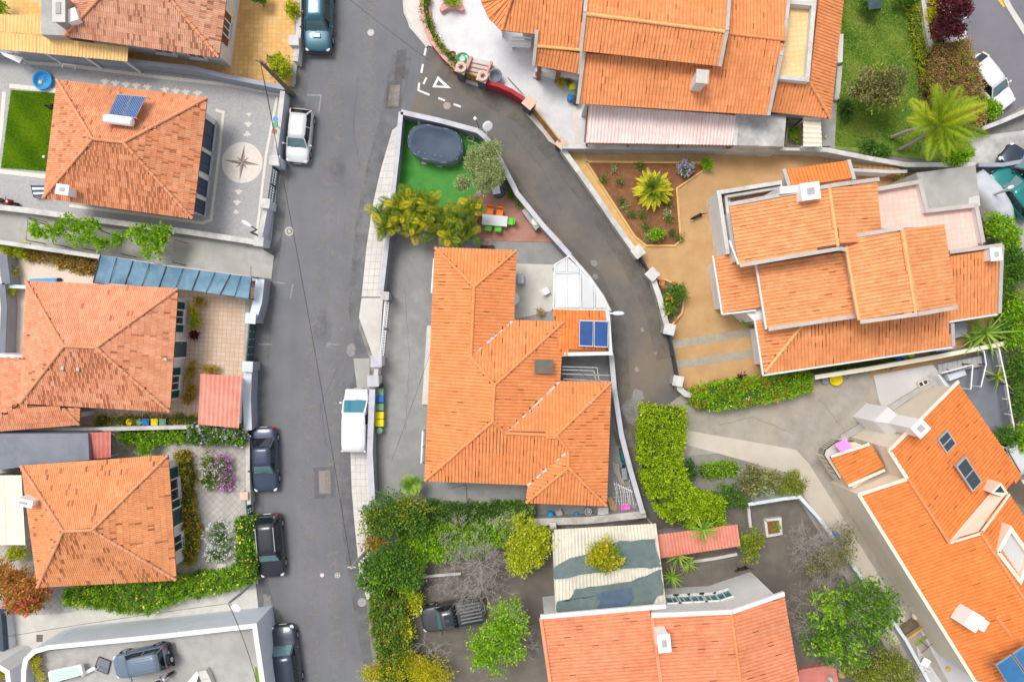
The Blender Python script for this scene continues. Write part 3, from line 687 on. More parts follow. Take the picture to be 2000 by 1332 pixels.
mark([(775, 100), (795, 96), (790, 155), (770, 158)], 'patch', .0145, 'road_patch')
mark([(612, 913), (653, 910), (656, 972), (614, 974)], 'patch', .0155, 'road_patch'); mark([(622, 920), (645, 918), (646, 963), (624, 964)], 'patch_brick', .0185, 'brick_patch')
mark([(533, 490), (552, 455), (549, 478), (528, 530), (508, 620), (512, 560)], 'patch', .0155, 'road_patch')
def manhole(px, py, r, m='concrete_pale', ring=False, z=.028):
    p = P(px, py, z); b = MB(); b.lathe((p.x, p.y, .01), [(r, 0), (r, z - .01)], 24); o = b.build('manhole_cover', m, kind='structure')
    if ring:
        b = MB(); b.lathe((p.x, p.y, z - .004), [(r * .62, 0), (r * .62, .008)], 20); b.build('cover_plate', 'patch', o)
        b = MB(); b.lathe((p.x, p.y, z), [(r * .4, 0), (r * .4, .009)], 20); b.build('cover_centre', 'concrete_pale', o)
manhole(724, 64, .22, 'white_coping'); manhole(873, 207, .24, 'rose_b'); manhole(565, 452, .29, 'concrete_pale', True); manhole(629, 1123, .13, 'line_stone'); manhole(659, 1123, .18, 'white_coping', True)
manhole(707, 1176, .28, 'concrete')
# cement smears on the lane and road
def smear(px, py, r, m='concrete_pale', z=.024, n=14, sx=1, sy=1):
    pts = [(px + sx * r * random.uniform(.5, 1.1) * math.cos(2 * math.pi * k / n), py + sy * r * random.uniform(.5, 1.1) * math.sin(2 * math.pi * k / n)) for k in range(n)]
    b = MB(); b.sheet(PP(pts, z)); b.build('cement_stain', m, kind='structure')
mat('smear', (.30, .295, .285), (.22, .215, .21), s=6, rough=.9); mat('smear_b', (.21, .205, .20), (.26, .25, .24), s=4, rough=.9)
for q in ((1160, 514, 9), (1163, 541, 8), (1255, 644, 5), (1281, 690, 4), (1243, 721, 6), (1246, 772, 14), (1252, 800, 11)): smear(*q, 'smear')
smear(1235, 800, 22, 'smear_b', .022, sy=1.6); smear(685, 683, 13, 'smear', .0185); smear(640, 673, 5, 'smear', .0185); smear(521, 1180, 12, 'smear', .0185, sy=2)
smear(1225, 860, 16, 'smear_b', .022, sy=1.4); smear(510, 500, 8, 'smear_b', .0185, sy=1.5)
def wear(pts, w, m, z, name):
    b = MB(); L, R = ribbon(PP(pts, z), w); n = len(L); b.add([(p.x, p.y, z) for p in L + R], [[i, n + i, n + i + 1, i + 1] for i in range(n - 1)]); b.build(name, m, kind='structure')
for k, q in enumerate(([(592, 100), (580, 180), (566, 240), (548, 330), (530, 480), (512, 620), (503, 760), (497, 860)], [(495, 880), (497, 1000), (505, 1150), (545, 1240), (560, 1340)], [(785, 110), (760, 240), (735, 330), (712, 450), (700, 600), (715, 690)], [(715, 720), (690, 800), (683, 900), (688, 1040), (705, 1160), (735, 1330)])): wear(q, 1.3, 'grime', .0206 + .0004 * k, 'kerb_grime')
for k, q in enumerate(([(860, 130), (930, 175), (1020, 225), (1090, 310), (1160, 400), (1230, 510), (1275, 600), (1300, 700)], [(945, 275), (1010, 380), (1090, 480), (1160, 545), (1205, 640), (1215, 780), (1245, 900)])): wear(q, 1.2, 'grime', .0266 + .0004 * k, 'kerb_grime')
for k, (x, y, r_) in enumerate(((560, 280, 26), (520, 880, 24), (530, 1050, 24), (555, 1260, 22), (630, 640, 20), (700, 830, 22), (660, 330, 16))): 
    b = MB(); b.sheet(PP([(x + r_ * math.cos(a), y + 1.8 * r_ * math.sin(a)) for a in [i * .45 for i in range(14)]], .0222 + .0003 * k)); b.build('oil_stain', 'oil', kind='structure')
for k, q in enumerate(([(640, 0), (655, 200), (640, 450), (615, 700), (600, 950), (610, 1330)], [(720, 0), (725, 200), (690, 420), (665, 640), (650, 900), (660, 1330)])): wear(q, 1.1, 'dust', .0192 + .0003 * k, 'wheel_track')
def crack(pts, z=.0245, w=.018):
    W = PP(pts, z); path = []
    for a, c in zip(W[:-1], W[1:]):
        n = max(2, int((c - a).length / .25)); path += [a.lerp(c, i / n) + Vector((random.uniform(-.06, .06), random.uniform(-.06, .06), 0)) for i in range(n)]
    L, R = ribbon(path, w); n = len(L); b = MB(); b.add([(p.x, p.y, z) for p in L + R], [[i, n + i, n + i + 1, i + 1] for i in range(n - 1)]); b.build('crack', 'crack', kind='structure')
for q in ([(660, 720), (625, 790), (640, 880)], [(700, 150), (690, 260), (705, 340)]): crack(q, w=.012)
crack([(1000, 260), (1060, 330), (1100, 420)], .0282, .012)
for q in ([(1400, 830), (1470, 815), (1560, 850)], [(1600, 780), (1650, 840), (1640, 900)], [(790, 560), (800, 700), (790, 850)], [(1440, 1100), (1400, 1140), (1350, 1130)]): crack(q, .0585, .012)
# pavements of separate slabs with kerbs
SLAB = None
def pavement(name, left, right, step_px, cols, z=.12, m='slab_stone'):
    """left/right: matching px polylines; slabs laid in a grid between them"""
    Lw, Rw = PP(left, z), PP(right, z); b = MB(); b.prism([*Lw, *Rw[::-1]], 0, z - .012); base = b.build(name, 'joint', kind='structure')
    seg = [(Lw[i + 1] - Lw[i]).length for i in range(len(Lw) - 1)]; tot = sum(seg); rows = max(1, round(tot / (step_px / PXM)))
    def at(W, s):
        d = s * tot
        for i, l in enumerate(seg):
            if d <= l + 1e-6: return W[i].lerp(W[i + 1], d / l)
            d -= l
        return W[-1]
    for r in range(rows):
        a0, a1, b0, b1 = at(Lw, r / rows), at(Lw, (r + 1) / rows), at(Rw, r / rows), at(Rw, (r + 1) / rows)
        for c in range(cols):
            q = [a0.lerp(b0, c / cols), a0.lerp(b0, (c + 1) / cols), a1.lerp(b1, (c + 1) / cols), a1.lerp(b1, c / cols)]
            ce = sum(q, Vector()) / 4; q = [ce + (p - ce) * .955 for p in q]; dz = random.uniform(-.003, .004)
            mb = MB(); mb.prism(q, z - .02, z + dz, random.random()); mb.build('slab', m, base)
    return base
pavement('pavement', [(766, 255), (744, 330), (728, 400), (716, 480), (706, 580)], [(783, 240), (772, 330), (762, 400), (757, 480), (748, 580)], 14, 4)
pavement('pavement', [(684, 880), (687, 960), (693, 1030), (702, 1120), (716, 1170)], [(722, 880), (724, 960), (726, 1030), (728, 1120), (730, 1170)], 14, 4)
b = MB(); b.prism(PP([(706, 582), (748, 582), (741, 700), (728, 695), (701, 620)], .10), 0, .10); b.build('gate_apron', 'concrete_pale', kind='structure')
b = MB(); b.prism(PP([(690, 700), (722, 700), (722, 780), (700, 780)], .07), 0, .07); b.build('apron_edge', 'concrete', kind='structure')
b = MB(); strip(b, PP([(785, -40), (790, 25), (806, 58), (834, 92)], .13), .12, 0, .13); b.build('kerb', 'concrete_pale', kind='structure')
b = MB(); strip(b, PP([(485, 520), (478, 830), (488, 840), (489, 1000), (500, 1140)], .12), .3, 0, .12); b.build('kerb', 'concrete', kind='structure')
b = MB(); strip(b, PP([(583, 0), (578, 100), (572, 165)], .12), .3, 0, .12); b.build('kerb', 'concrete', kind='structure')
def posts(root, pts, z, w, m, name='post', z0=0.0):
    for q in pts:
        p = P(q[0], q[1], z); b = MB(); b.box((p.x, p.y, (z + z0) / 2), (w, w, z - z0)); b.build(name, m, root)
# ================================================================== garden walls and gates
def gate(label, pts, h, m, th=.08, bars=True, cat='gate', name='gate', z0=.06, nb=None):
    W = PP(pts, h); root = thing(name, label, cat, (W[0].x, W[0].y, 0))
    a, b = W[0], W[-1]; d = b - a; L = d.length; n = nb or max(6, int(L / .16))
    f = MB(); f.bar((a.x, a.y, h - .04), (b.x, b.y, h - .04), th, .08); f.bar((a.x, a.y, z0 + .06), (b.x, b.y, z0 + .06), th, .08); f.bar((a.x, a.y, h * .55), (b.x, b.y, h * .55), th * .8, .06)
    for p in (a, a.lerp(b, .5), b): f.box((p.x, p.y, (h + z0) / 2), (th + .02, th + .02, h - z0 + .04), math.atan2(d.y, d.x))
    f.build('gate_frame', m, root)
    for i in range(n):
        p = a.lerp(b, (i + .5) / n); q = MB(); w = .025 if bars else L / n * .94
        q.box((p.x, p.y, (h + z0) / 2), (w, th * .45, h - z0 - .1), math.atan2(d.y, d.x)); q.build('bar' if bars else 'board', m, root)
    return root
lowwall('grey blue boundary wall between orange tiled patio and pebble yard', [(-60, 95), (130, 108), (250, 119), (380, 134), (440, 149), (556, 172)], 1.4, .22, 'grey_blue_wall', 'grey_blue_wall')
lowwall('street wall with white coping along the compass yard', [(552, 178), (545, 240), (536, 305)], 1.3, .25, 'pale_blue_wall', 'white_coping', pillars=[(537, 314, -.1)], pw=.55)
gate('dark blue yard gate between two white pillars of the pebble yard', [(533, 326), (523, 392)], 1.2, 'shutter_blue')
lowwall('short street wall of the pebble yard ending at the passage', [(520, 398), (514, 430), (507, 468)], 1.3, .25, 'pale_blue_wall', 'white_coping', pillars=[(518, 398, -.1), (506, 472, -.1)], pw=.5)
lowwall('low pale wall along the passage south of the pebble yard', [(-60, 398), (60, 412), (190, 430), (360, 452), (498, 473)], .9, .3, 'old_coping', 'white_coping')
lowwall('pale wall between the vine passage and the blue awning', [(-60, 464), (60, 482), (195, 502), (330, 522), (500, 545)], 1.5, .22, 'white_wall', 'white_coping')
lowwall('grey street wall beside the blue awning', [(508, 545), (503, 590), (494, 620)], 1.5, .5, 'grey_blue_wall', 'sky_coping', pillars=[(490, 622, -.08)], pw=.55, pcap='sky_coping')
gate('dark green sheet gate of the terracotta tiled patio', [(487, 632), (480, 708)], 1.4, 'gate_green', bars=False, nb=5)
lowwall('grey street wall beside the ribbed pink shed roof', [(484, 722), (482, 780), (484, 840)], 1.4, .45, 'grey_blue_wall', 'sky_coping', pillars=[(484, 716, -.05)], pw=.55, pcap='sky_coping')
lowwall('pale blue boundary wall behind the coloured bins', [(-60, 838), (200, 838), (365, 834), (480, 832)], 1.2, .2, 'pale_blue_wall', 'white_coping')
lowwall('low stone street wall in front of the flower garden', [(484, 850), (484, 930), (486, 985)], 1.0, .2, 'grey_wall', 'old_coping', pillars=[(477, 968, 0)], pw=.4, pcap='rose_stone', ph=.15)
gate('small green garden gate beside the flower garden pillar', [(480, 976), (483, 1008)], 1.0, 'gate_green')
b = MB(); b.prism(PP([(62, 1290), (80, 1272), (497, 1228), (525, 1420), (62, 1420)], 2.4), 0, 2.4); court = b.build('raised_court', 'concrete', kind='structure')
lowwall('tall white wall around the raised parking court', [(44, 1420), (46, 1310), (50, 1288), (66, 1272), (95, 1264), (300, 1244), (497, 1222), (507, 1290), (525, 1420)], 3.3, .26, 'pale_blue_wall', 'white_wall', .04, .05)
lowwall('rounded white wall with planter at the driveway bottom', [(-40, 1298), (-5, 1300), (14, 1312), (18, 1345), (18, 1420)], 3.0, .28, 'white_wall', 'white_wall', .03, .05)
lowwall('pale grey low wall at the driveway end', [(6, 1195), (12, 1240), (16, 1275)], .7, .35, 'sky_coping', 'sky_coping')
# central property
lowwall('lilac topped wall beside the pavement and palm clump', [(783, 219), (776, 300), (766, 390), (756, 470), (744, 574)], 1.5, .24, 'grey_blue_wall', 'lilac_coping', pillars=[(752, 578, -.1)], pw=.4)
lowwall('lilac topped wall behind the covered pool', [(783, 219), (860, 236), (934, 256), (950, 270)], 1.5, .26, 'grey_blue_wall', 'lilac_coping')
lowwall('lilac topped wall between olive tree and curving lane', [(950, 270), (980, 318), (1010, 378), (1060, 440), (1113, 498)], 1.5, .26, 'grey_blue_wall', 'lilac_coping')
lowwall('white rimmed wall below the glass canopy beside the lane', [(1113, 498), (1150, 540), (1178, 580), (1192, 608)], 2.3, .14, 'white_wall', 'white_coping')
lowwall('lilac topped wall beside the heaped garden frames', [(1194, 690), (1200, 760), (1214, 850), (1232, 920), (1256, 1003)], 1.5, .26, 'grey_blue_wall', 'lilac_coping')
gate('sliding grey steel gate of the central yard beside its apron', [(753, 585), (742, 698)], 1.5, 'steel')
lowwall('white pillar and short wall between sliding gate and bins', [(736, 712), (733, 738), (727, 755)], 1.4, .22, 'white_wall', 'white_coping', pillars=[(735, 706, 0), (729, 744, 0)], pw=.6, pcap='lilac_coping')
lowwall('lilac topped wall beside the white van', [(727, 760), (724, 830), (722, 880), (727, 980)], 1.5, .32, 'grey_blue_wall', 'lilac_coping')
lowwall('cracked grey block wall behind the stored junk', [(1032, 1020), (1150, 1016), (1262, 1004)], 1.2, .4, 'grey_wall', 'old_coping', pillars=[(1080, 1026, 0)], pw=.3)
# top property
b = MB()
lowwall('rose coloured planter wall curving round the white patio', [(822, -60), (824, 20), (832, 55), (846, 85), (868, 112), (900, 142)], .7, .22, 'red_wall', 'rose_coping')
lowwall('thin rose inner kerb of the curved planter', [(836, -60), (838, 25), (848, 60), (862, 86), (885, 112)], .35, .12, 'rose_coping', 'rose_coping')
def stone_pillar(label, px, py, h, w, rz, dish=True):
    p = P(px, py, h); root = thing('gate_pillar', label, 'pillar', (p.x, p.y, 0)); b = MB(); b.box((p.x, p.y, h / 2), (w, w, h), rz); b.build('shaft', 'slate_stone', root, bevel=.02)
    b = MB(); b.box((p.x, p.y, h + .04), (w + .12, w + .12, .08), rz); b.build('pillar_cap', 'rose_stone', root)
    if dish:
        b = MB(); b.lathe((p.x, p.y, h + .08), [(.12, 0), (.2, .08), (.34, .16), (.34, .2), (.27, .2), (.16, .13)], 20); b.build('dish', 'rose_stone', root, smooth=True)
        b = MB()
        for k in range(6): b.tube([(p.x, p.y, h + .2), (p.x + .14 * math.cos(k), p.y + .14 * math.sin(k), h + .3)], .03, 5)
        b.build('ornament', 'slate_stone', root)
stone_pillar('dark stone pillar with pale dish beside the green fountain', 901, 134, 1.7, .55, -.4)
stone_pillar('dark stone pillar with pale dish between steps and red wall', 943, 151, 1.7, .55, -.4)
stone_pillar('square dark pillar with rose cap at the wooden driveway gate', 1034, 201, 1.6, .6, -.7, False)
stone_pillar('square dark pillar at the lower end of the wooden gate', 1096, 281, 1.2, .5, -.7, False)
gate('low wooden gate at the foot of the patio steps', [(909, 141), (936, 151)], 1.2, 'wood_gate', bars=False, nb=8)
lowwall('crimson curved wall bordering the white patio', [(950, 160), (975, 167), (1000, 178), (1027, 196)], 1.4, .2, 'red_wall', 'red_wall')
gate('long wooden plank gate across the white patio driveway', [(1040, 206), (1092, 273)], 1.5, 'wood_gate', bars=False, nb=22)
b = MB(); b.prism(PP([(1023, 217), (1035, 215), (1092, 278), (1086, 285), (1072, 276), (1062, 262)], .08), 0, .08); b.build('gate_apron', 'concrete_pale', kind='structure')
b = MB(); b.prism(PP([(905, 153), (945, 166), (942, 172), (903, 159)], .09), 0, .09); b.build('door_step', 'concrete_pale', kind='structure')
# ochre drive
lowwall('long pale kerbed wall between lane and red soil flower bed', [(1098, 290), (1150, 362), (1200, 435), (1238, 488)], .9, .28, 'old_coping', 'white_coping', pillars=[(1246, 492, -.9)], pw=.6, pcap='white_coping')
gate('narrow iron gate between two concrete pillars of the ochre drive', [(1253, 502), (1268, 530)], 1.1, 'dark_steel')
lowwall('curving pale wall in front of the half round planter', [(1274, 540), (1288, 580), (1298, 620), (1304, 640)], 1.0, .3, 'grey_wall', 'white_coping', pillars=[(1274, 536, -.8), (1307, 643, -.2)], pw=.6)
gate('long iron sliding gate of the ochre drive beside the lane', [(1310, 655), (1326, 738)], 1.2, 'dark_steel')
lowwall('pale rounded wall end beside the clipped green hedge', [(1325, 745), (1328, 760), (1340, 770), (1350, 772)], 1.0, .3, 'grey_wall', 'white_coping', pillars=[(1324, 744, -.2)], pw=.55)
lowwall('long grey boundary wall below the pink ribbed carport', [(1098, 286), (1300, 288), (1560, 290), (1615, 293), (1700, 310), (1770, 322), (1905, 322)], 1.5, .24, 'grey_wall', 'white_coping')
lowwall('long cream topped wall beside the concrete alley', [(1592, 737), (1700, 720), (1830, 697), (1962, 671)], 1.5, .22, 'grey_wall', 'sheet_cream')
lowwall('pale blue wall around the brown lower yard', [(1462, 985), (1530, 974), (1562, 970), (1600, 1012), (1650, 1082), (1720, 1180), (1770, 1250), (1822, 1345), (1860, 1420)], 1.3, .16, 'pale_blue_wall', 'sky_coping')
lowwall('pale garden wall beside the dry brown hedge', [(1798, -40), (1812, 60), (1826, 120), (1833, 168)], 1.1, .22, 'old_coping', 'old_coping')
lowwall('grey retaining wall with pale coping below the far road', [(1918, 252), (1960, 236), (2010, 214), (2080, 180)], 1.0, .22, 'grey_wall', 'white_coping')
lowwall('dark grey wall behind the parked green car', [(1912, 322), (1960, 322), (2010, 313), (2080, 300)], 1.1, .2, 'grey_blue_wall', 'grey_blue_wall')
lowwall('grey wall with white railing beside the hillside shrubs', [(1948, 682), (1966, 760), (1982, 850), (1985, 870)], 1.0, .2, 'grey_blue_wall', 'white_coping')
lowwall('white topped garden wall of the orange tiled patio', [(584, -60), (583, 60), (577, 120)], 1.0, .28, 'white_wall', 'white_coping', pillars=[(574, 80, 0)], pw=.55)
# ================================================================== houses
def ctr(pts): return (sum(P(*p).x for p in pts) / len(pts), sum(P(*p).y for p in pts) / len(pts), 0)
def hip(name, label, NW, NE, SE, SW, R1, R2, ez, rz, m, dark, ridge='ridge_a', kind='flat', stagger=True, base_t=(.3, .95), patchy=.6, wall='white_wall', tw=.24, tl=.345, dark_by=None, inset=.55):
    q = [(*p, ez) for p in (NW, NE, SE, SW)]; r1, r2 = (*R1, rz), (*R2, rz)
    h = thing(name, label, 'house', ctr(q)); W = volume(h, [NW, SW, SE, NE], ez, wall, inset)
    roof(h, [[q[1], q[0], r1, r2], [q[2], q[1], r2], [q[3], q[2], r2, r1], [q[0], q[3], r1]], [(r1, r2), (q[0], r1), (q[3], r1), (q[1], r2), (q[2], r2)], m, kind, tw, tl, ridge, dark, stagger, base_t, dark_by=dark_by, patchy=patchy)
    return h, W
# --- house with compass yard
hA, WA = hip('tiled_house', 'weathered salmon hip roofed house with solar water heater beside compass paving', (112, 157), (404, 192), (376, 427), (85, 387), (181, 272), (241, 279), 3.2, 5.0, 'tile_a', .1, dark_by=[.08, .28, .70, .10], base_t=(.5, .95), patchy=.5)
for (t, w) in ((.075, .80), (.275, .95), (.52, 1.15), (.80, 1.65)): window(hA, WA, 2, t, w, .35, 2.25, None, 'shutter_blue', 'shutter_blue')
window(hA, WA, 1, .5, 1.2, .9, 1.2, 'shutter_blue'); door(hA, WA, 3, .4, .9, 2.1)
chimney(hA, 123, 371, 3.3, 4.4, .65, .5, -.15)
def solar_heater(label, quad, dz, z, tank, m='solar', tz=.42, nrow=0):
    """quad px corners of the collector pair (top-left, top-right, bottom-right, bottom-left) with heights"""
    Q = PP(quad); c = sum(Q, Vector()) / 4; root = thing('solar_heater', label, 'solar panel', (c.x, c.y, min(p.z for p in Q) - .1))
    for k in (0, 1):
        a, b = Q[0].lerp(Q[1], k * .5 + .015), Q[0].lerp(Q[1], k * .5 + .485); d, c_ = Q[3].lerp(Q[2], k * .5 + .015), Q[3].lerp(Q[2], k * .5 + .485)
        f = MB(); f.slab([a, b, c_, d], .08); o = f.build('collector_frame', 'steel', root)
        g = MB(); ce = (a + b + c_ + d) / 4; up = Vector((0, 0, .006)); g.slab([ce + (p - ce) * .93 + up for p in (a, b, c_, d)], .01); g.build('collector_glass', m, o)
        for i in range(nrow):
            s = (i + .5) / nrow; l = MB(); l.bar(a.lerp(b, .06 + .88 * s) + Vector((0, 0, .008)) * 1 + (d - a) * .05, d.lerp(c_, .06 + .88 * s) + Vector((0, 0, .008)) - (d - a) * .05, .012, .008); l.build('absorber_strip', 'sky_coping', o)
    if tank:
        t0, t1 = PP(tank); b = MB(); d = (t1 - t0).normalized()
        b.tube([t0 - d * .0, t0 + d * .05, t1 - d * .05, t1], [.20, .27, .27, .20], 16); b.build('water_tank', 'plastic_white', root, smooth=False)
        b = MB()
        for s in (.12, .62, .9):
            p = t0.lerp(t1, s); b.bar((p.x, p.y, p.z - .2), (p.x + .05, p.y - .38, p.z - .45), .04, .04); b.bar((p.x, p.y, p.z - .2), (p.x - .02, p.y + .45, p.z - .5), .04, .04)
        b.build('stand', 'steel', root)
    b = MB()
    for p in Q: b.bar(p - Vector((0, 0, .05)), (p.x, p.y, p.z - .55), .04, .04)
    b.build('bracket', 'steel', root)
    return root
solar_heater('two blue collectors with white tank on weathered salmon roof', [(228, 184, 4.35), (286, 189, 4.35), (265, 231, 5.0), (211, 224, 5.0)], 0, 0, [(204, 232, 5.0), (260, 239, 5.0)], nrow=7)
# --- house with terracotta patio
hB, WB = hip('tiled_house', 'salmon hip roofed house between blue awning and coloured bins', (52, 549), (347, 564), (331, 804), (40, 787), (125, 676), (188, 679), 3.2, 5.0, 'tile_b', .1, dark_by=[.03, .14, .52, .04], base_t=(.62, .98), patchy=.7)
for t in (.17, .82): window(hB, WB, 2, t, .9, .8, 1.5, 'shutter_green')
window(hB, WB, 1, .6, 1.0, .9, 1.2, 'shutter_green'); door(hB, WB, 2, .5, 1.0, 2.1, 'gate_green')
roof(hB, [[(-40, 690, 2.6), (-46, 845, 2.6), (40, 787, 3.05), (47, 700, 3.05)]], [], 'tile_b', 'flat', .24, .345, dark=.02, stagger=True, nind=0, name='lean_to_roof')
roof(hB, [[(-46, 845, 2.55), (155, 829, 2.55), (124, 797, 3.0), (40, 790, 3.0)], [(155, 829, 2.55), (156, 797, 3.0), (124, 797, 3.0)]], [((124, 797, 3.0), (155, 829, 2.6))], 'tile_b', 'flat', .24, .345, 'ridge_a', .02, True, nind=0, name='lean_to_roof')
volume(hB, [(-46, 845), (155, 829), (156, 797), (40, 787), (47, 700), (-40, 690)], 2.6, 'white_wall', .4, name='lean_to_wall')
# --- house with flower garden
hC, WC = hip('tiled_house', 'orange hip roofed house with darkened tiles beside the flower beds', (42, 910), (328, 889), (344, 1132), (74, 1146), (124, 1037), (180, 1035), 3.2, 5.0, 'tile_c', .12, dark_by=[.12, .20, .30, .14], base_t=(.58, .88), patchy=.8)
window(hC, WC, 2, .72, 1.3, .8, 1.4, 'shutter_green'); window(hC, WC, 2, .2, 1.0, .8, 1.4, None); door(hC, WC, 2, .45, 1.0, 2.1, 'gate_green')
chimney(hC, 47, 981, 3.0, 4.6, .32, 1.0, 1.35)
# --- house by the orange tiled patio
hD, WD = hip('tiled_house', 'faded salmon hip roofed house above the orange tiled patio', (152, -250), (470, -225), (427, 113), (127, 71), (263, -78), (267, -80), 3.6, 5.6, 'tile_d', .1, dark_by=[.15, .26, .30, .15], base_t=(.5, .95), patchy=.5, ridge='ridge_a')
window(hD, WD, 2, .2, .9, 1.2, 1.2, 'brown_wood'); window(hD, WD, 1, .55, 1.2, 1.2, 1.0); window(hD, WD, 1, .8, 1.0, 1.2, 1.0)
b = MB(); b.prism(PP([(81, -60), (128, -60), (126, 70), (80, 68)], 3.5), 0, 3.5); b.build('flat_annex', 'grey_wall', hD)
chimney(hD, 116, 18, 3.5, 4.8, .65, 1.5, 0, 'concrete'); chimney(hD, 138, 30, 3.5, 4.5, .75, .75, .3, 'white_paint', False)
yl = thing('awning_roof', 'ribbed yellow sheet awning beside the faded salmon house', 'awning', (P(100, 80).x, P(100, 80).y, 0))
corrugated(yl, [(0, 62, 2.7), (251, 93, 2.7), (249, 121, 2.5), (0, 97, 2.5)], 'sheet_yellow', .22, .03); corrugated(yl, [(-60, 27, 2.9), (83, 31, 2.9), (81, 68, 2.72), (-60, 58, 2.72)], 'sheet_yellow', .22, .03)
posts(yl, ((5, 92), (80, 99), (160, 108), (240, 117)), 2.4, .1, 'white_paint')
# --- central house
hE = thing('tiled_house', 'large bright orange house with many hips between road and curving lane', 'house', ctr([(830, 938), (1190, 860), (850, 490)]))
e = 3.2
E = dict(a=(850, 484, e), b=(1008, 490, e), c=(926, 560, 4.2), d=(920, 697, 4.22), f=(1003, 626, e), g=(1100, 629, e), h=(966, 752, 4.9), i=(962, 823, 4.9), j=(1093, 745, e), k=(987, 846, 4.5), l=(1193, 747, e), m=(1087, 850, 4.5), n=(1110, 880, 4.2), o=(1110, 913, 4.2), p=(1028, 981, e), q=(1184, 987, e), r=(1032, 946, e), s=(830, 938, e))
T = lambda s: [E[x] for x in s]
roof(hE, [T('ba') + [E['c']], T('as') + T('ihdc'), T('fb') + T('cd'), T('gf') + T('dh'), T('jg') + T('hik'), T('lj') + T('km'), T('ql') + T('mno'), T('pq') + T('o'), T('rp') + T('on'), T('sr') + T('nmki')],
     [(E['a'], E['c']), (E['b'], E['c']), (E['c'], E['d']), (E['d'], E['h']), (E['g'], E['h']), (E['h'], E['i']), (E['s'], E['i']), (E['i'], E['k']), (E['k'], E['m']), (E['l'], E['m']), (E['m'], E['n']), (E['n'], E['o']), (E['p'], E['o']), (E['q'], E['o'])],
     'tile_e', 'roman', .205, .40, 'ridge_b', .05, dark_by=[.03, .05, .07, .06, .07, .05, .06, .06, .04, .06], base_t=(.58, .88), mortar=[[(1003, 626, e), (922, 695, 4.15)], [(1093, 745, e), (990, 845, 4.4)], [(1032, 946, e), (1105, 884, 4.1)], [(962, 823, 4.9), (930, 850, 4.5)], [(1170, 770, 3.5), (1130, 808, 4.0)]])
WE = volume(hE, [(850, 484), (1008, 490), (1003, 626), (1100, 629), (1093, 745), (1193, 747), (1184, 987), (1028, 981), (1032, 946), (830, 938)], e, 'white_wall', .5)
door(hE, WE, 9, .5, 1.0, 2.1); window(hE, WE, 9, .2, 1.2, .9, 1.2, 'shutter_green'); window(hE, WE, 9, .8, 1.2, .9, 1.2, 'shutter_green'); window(hE, WE, 0, .5, 1.2, .9, 1.2); window(hE, WE, 8, .4, 1.2, .9, 1.2)
p = P(1062, 716, 4.05); b = MB(); b.box((p.x, p.y, 3.75), (1.0, .75, .6)); o = b.build('chimney', 'concrete', hE); b = MB(); b.box((p.x, p.y, 4.07), (1.1, .85, .06)); b.build('chimney_cap', 'concrete_dark', o)
b = MB(); b.prism(PP([(834, 636), (846, 636), (840, 790), (824, 790)], .25), 0, .25); b.build('side_ledge', 'concrete_pale', hE)
b = MB()
for q0, q1 in (((847, 505), (842, 572)), ((825, 842), (822, 905))):
    a, c = P(*q0, 1.0), P(*q1, 1.0); b.bar(a, c, .05, .05); b.bar((a.x, a.y, .5), (c.x, c.y, .5), .04, .04)
    for s in (0, .5, 1): p = a.lerp(c, s); b.box((p.x, p.y, .5), (.04, .04, 1.0))
b.build('side_railing', 'white_paint', hE)
# annex with solar panels
an = thing('annex', 'small orange roofed annex with white rim and blue collectors beside the lane', 'annex', ctr([(1080, 604), (1192, 690)]))
volume(an, [(1080, 604), (1192, 608), (1193, 692), (1097, 690)], 3.0, 'white_wall', .1)
roof(an, [[(1080, 605, 3.1), (1184, 608, 3.1), (1186, 688, 3.35), (1096, 688, 3.35)]], [], 'tile_g', 'roman', .205, .40, dark=.03, nind=120)
b = MB(); W = PP([(1187, 608), (1193, 690), (1098, 692)], 3.4); strip(b, W, .22, 2.9, 3.4); b.build('parapet', 'white_wall', an)
solar_heater('pair of deep blue solar collectors on the small annex roof', [(1131, 625, 3.6), (1189, 627, 3.6), (1188, 679, 3.85), (1130, 676, 3.85)], 0, 0, None)
# glass canopy
gc = thing('glass_canopy', 'clear glass canopy with white frame beside the lane', 'canopy', ctr([(1083, 500), (1190, 605)]))
CG = PP([(1083, 517, 2.9), (1112, 500, 2.6), (1150, 541, 2.4), (1176, 578, 2.4), (1190, 605, 2.4), (1081, 604, 2.9)])
fr = MB()
for a, c in zip(CG, CG[1:] + CG[:1]): fr.bar(a, c, .07, .07)
for q0, q1 in (((1107, 502, 2.65), (1107, 604, 2.8)), ((1133, 524, 2.5), (1135, 604, 2.65)), ((1160, 555, 2.42), (1162, 604, 2.5)), ((1082, 534, 2.9), (1135, 532, 2.52))): fr.bar(P(*q0), P(*q1), .05, .05)
for q in ((1083, 519), (1082, 602), (1186, 602)): p = P(q[0], q[1], 2.4); fr.box((p.x, p.y, 1.2), (.07, .07, 2.4))
fr.build('frame', 'white_paint', gc)
for quad in ([(1084, 519, 2.88), (1105, 506, 2.68), (1105, 531, 2.72), (1084, 532, 2.88)], [(1084, 536, 2.88), (1105, 535, 2.74), (1105, 602, 2.8), (1084, 602, 2.88)], [(1109, 504, 2.64), (1131, 523, 2.52), (1131, 531, 2.54), (1109, 531, 2.7)], [(1109, 535, 2.7), (1131, 534, 2.56), (1133, 602, 2.68), (1109, 602, 2.78)], [(1135, 528, 2.5), (1158, 553, 2.42), (1160, 602, 2.5), (1137, 602, 2.64)], [(1162, 558, 2.41), (1175, 580, 2.4), (1186, 602, 2.41), (1164, 602, 2.48)]):
    b = MB(); b.slab(PP([(x, y, z - .02) for x, y, z in quad]), .012); b.build('pane', 'glass_clear', gc)
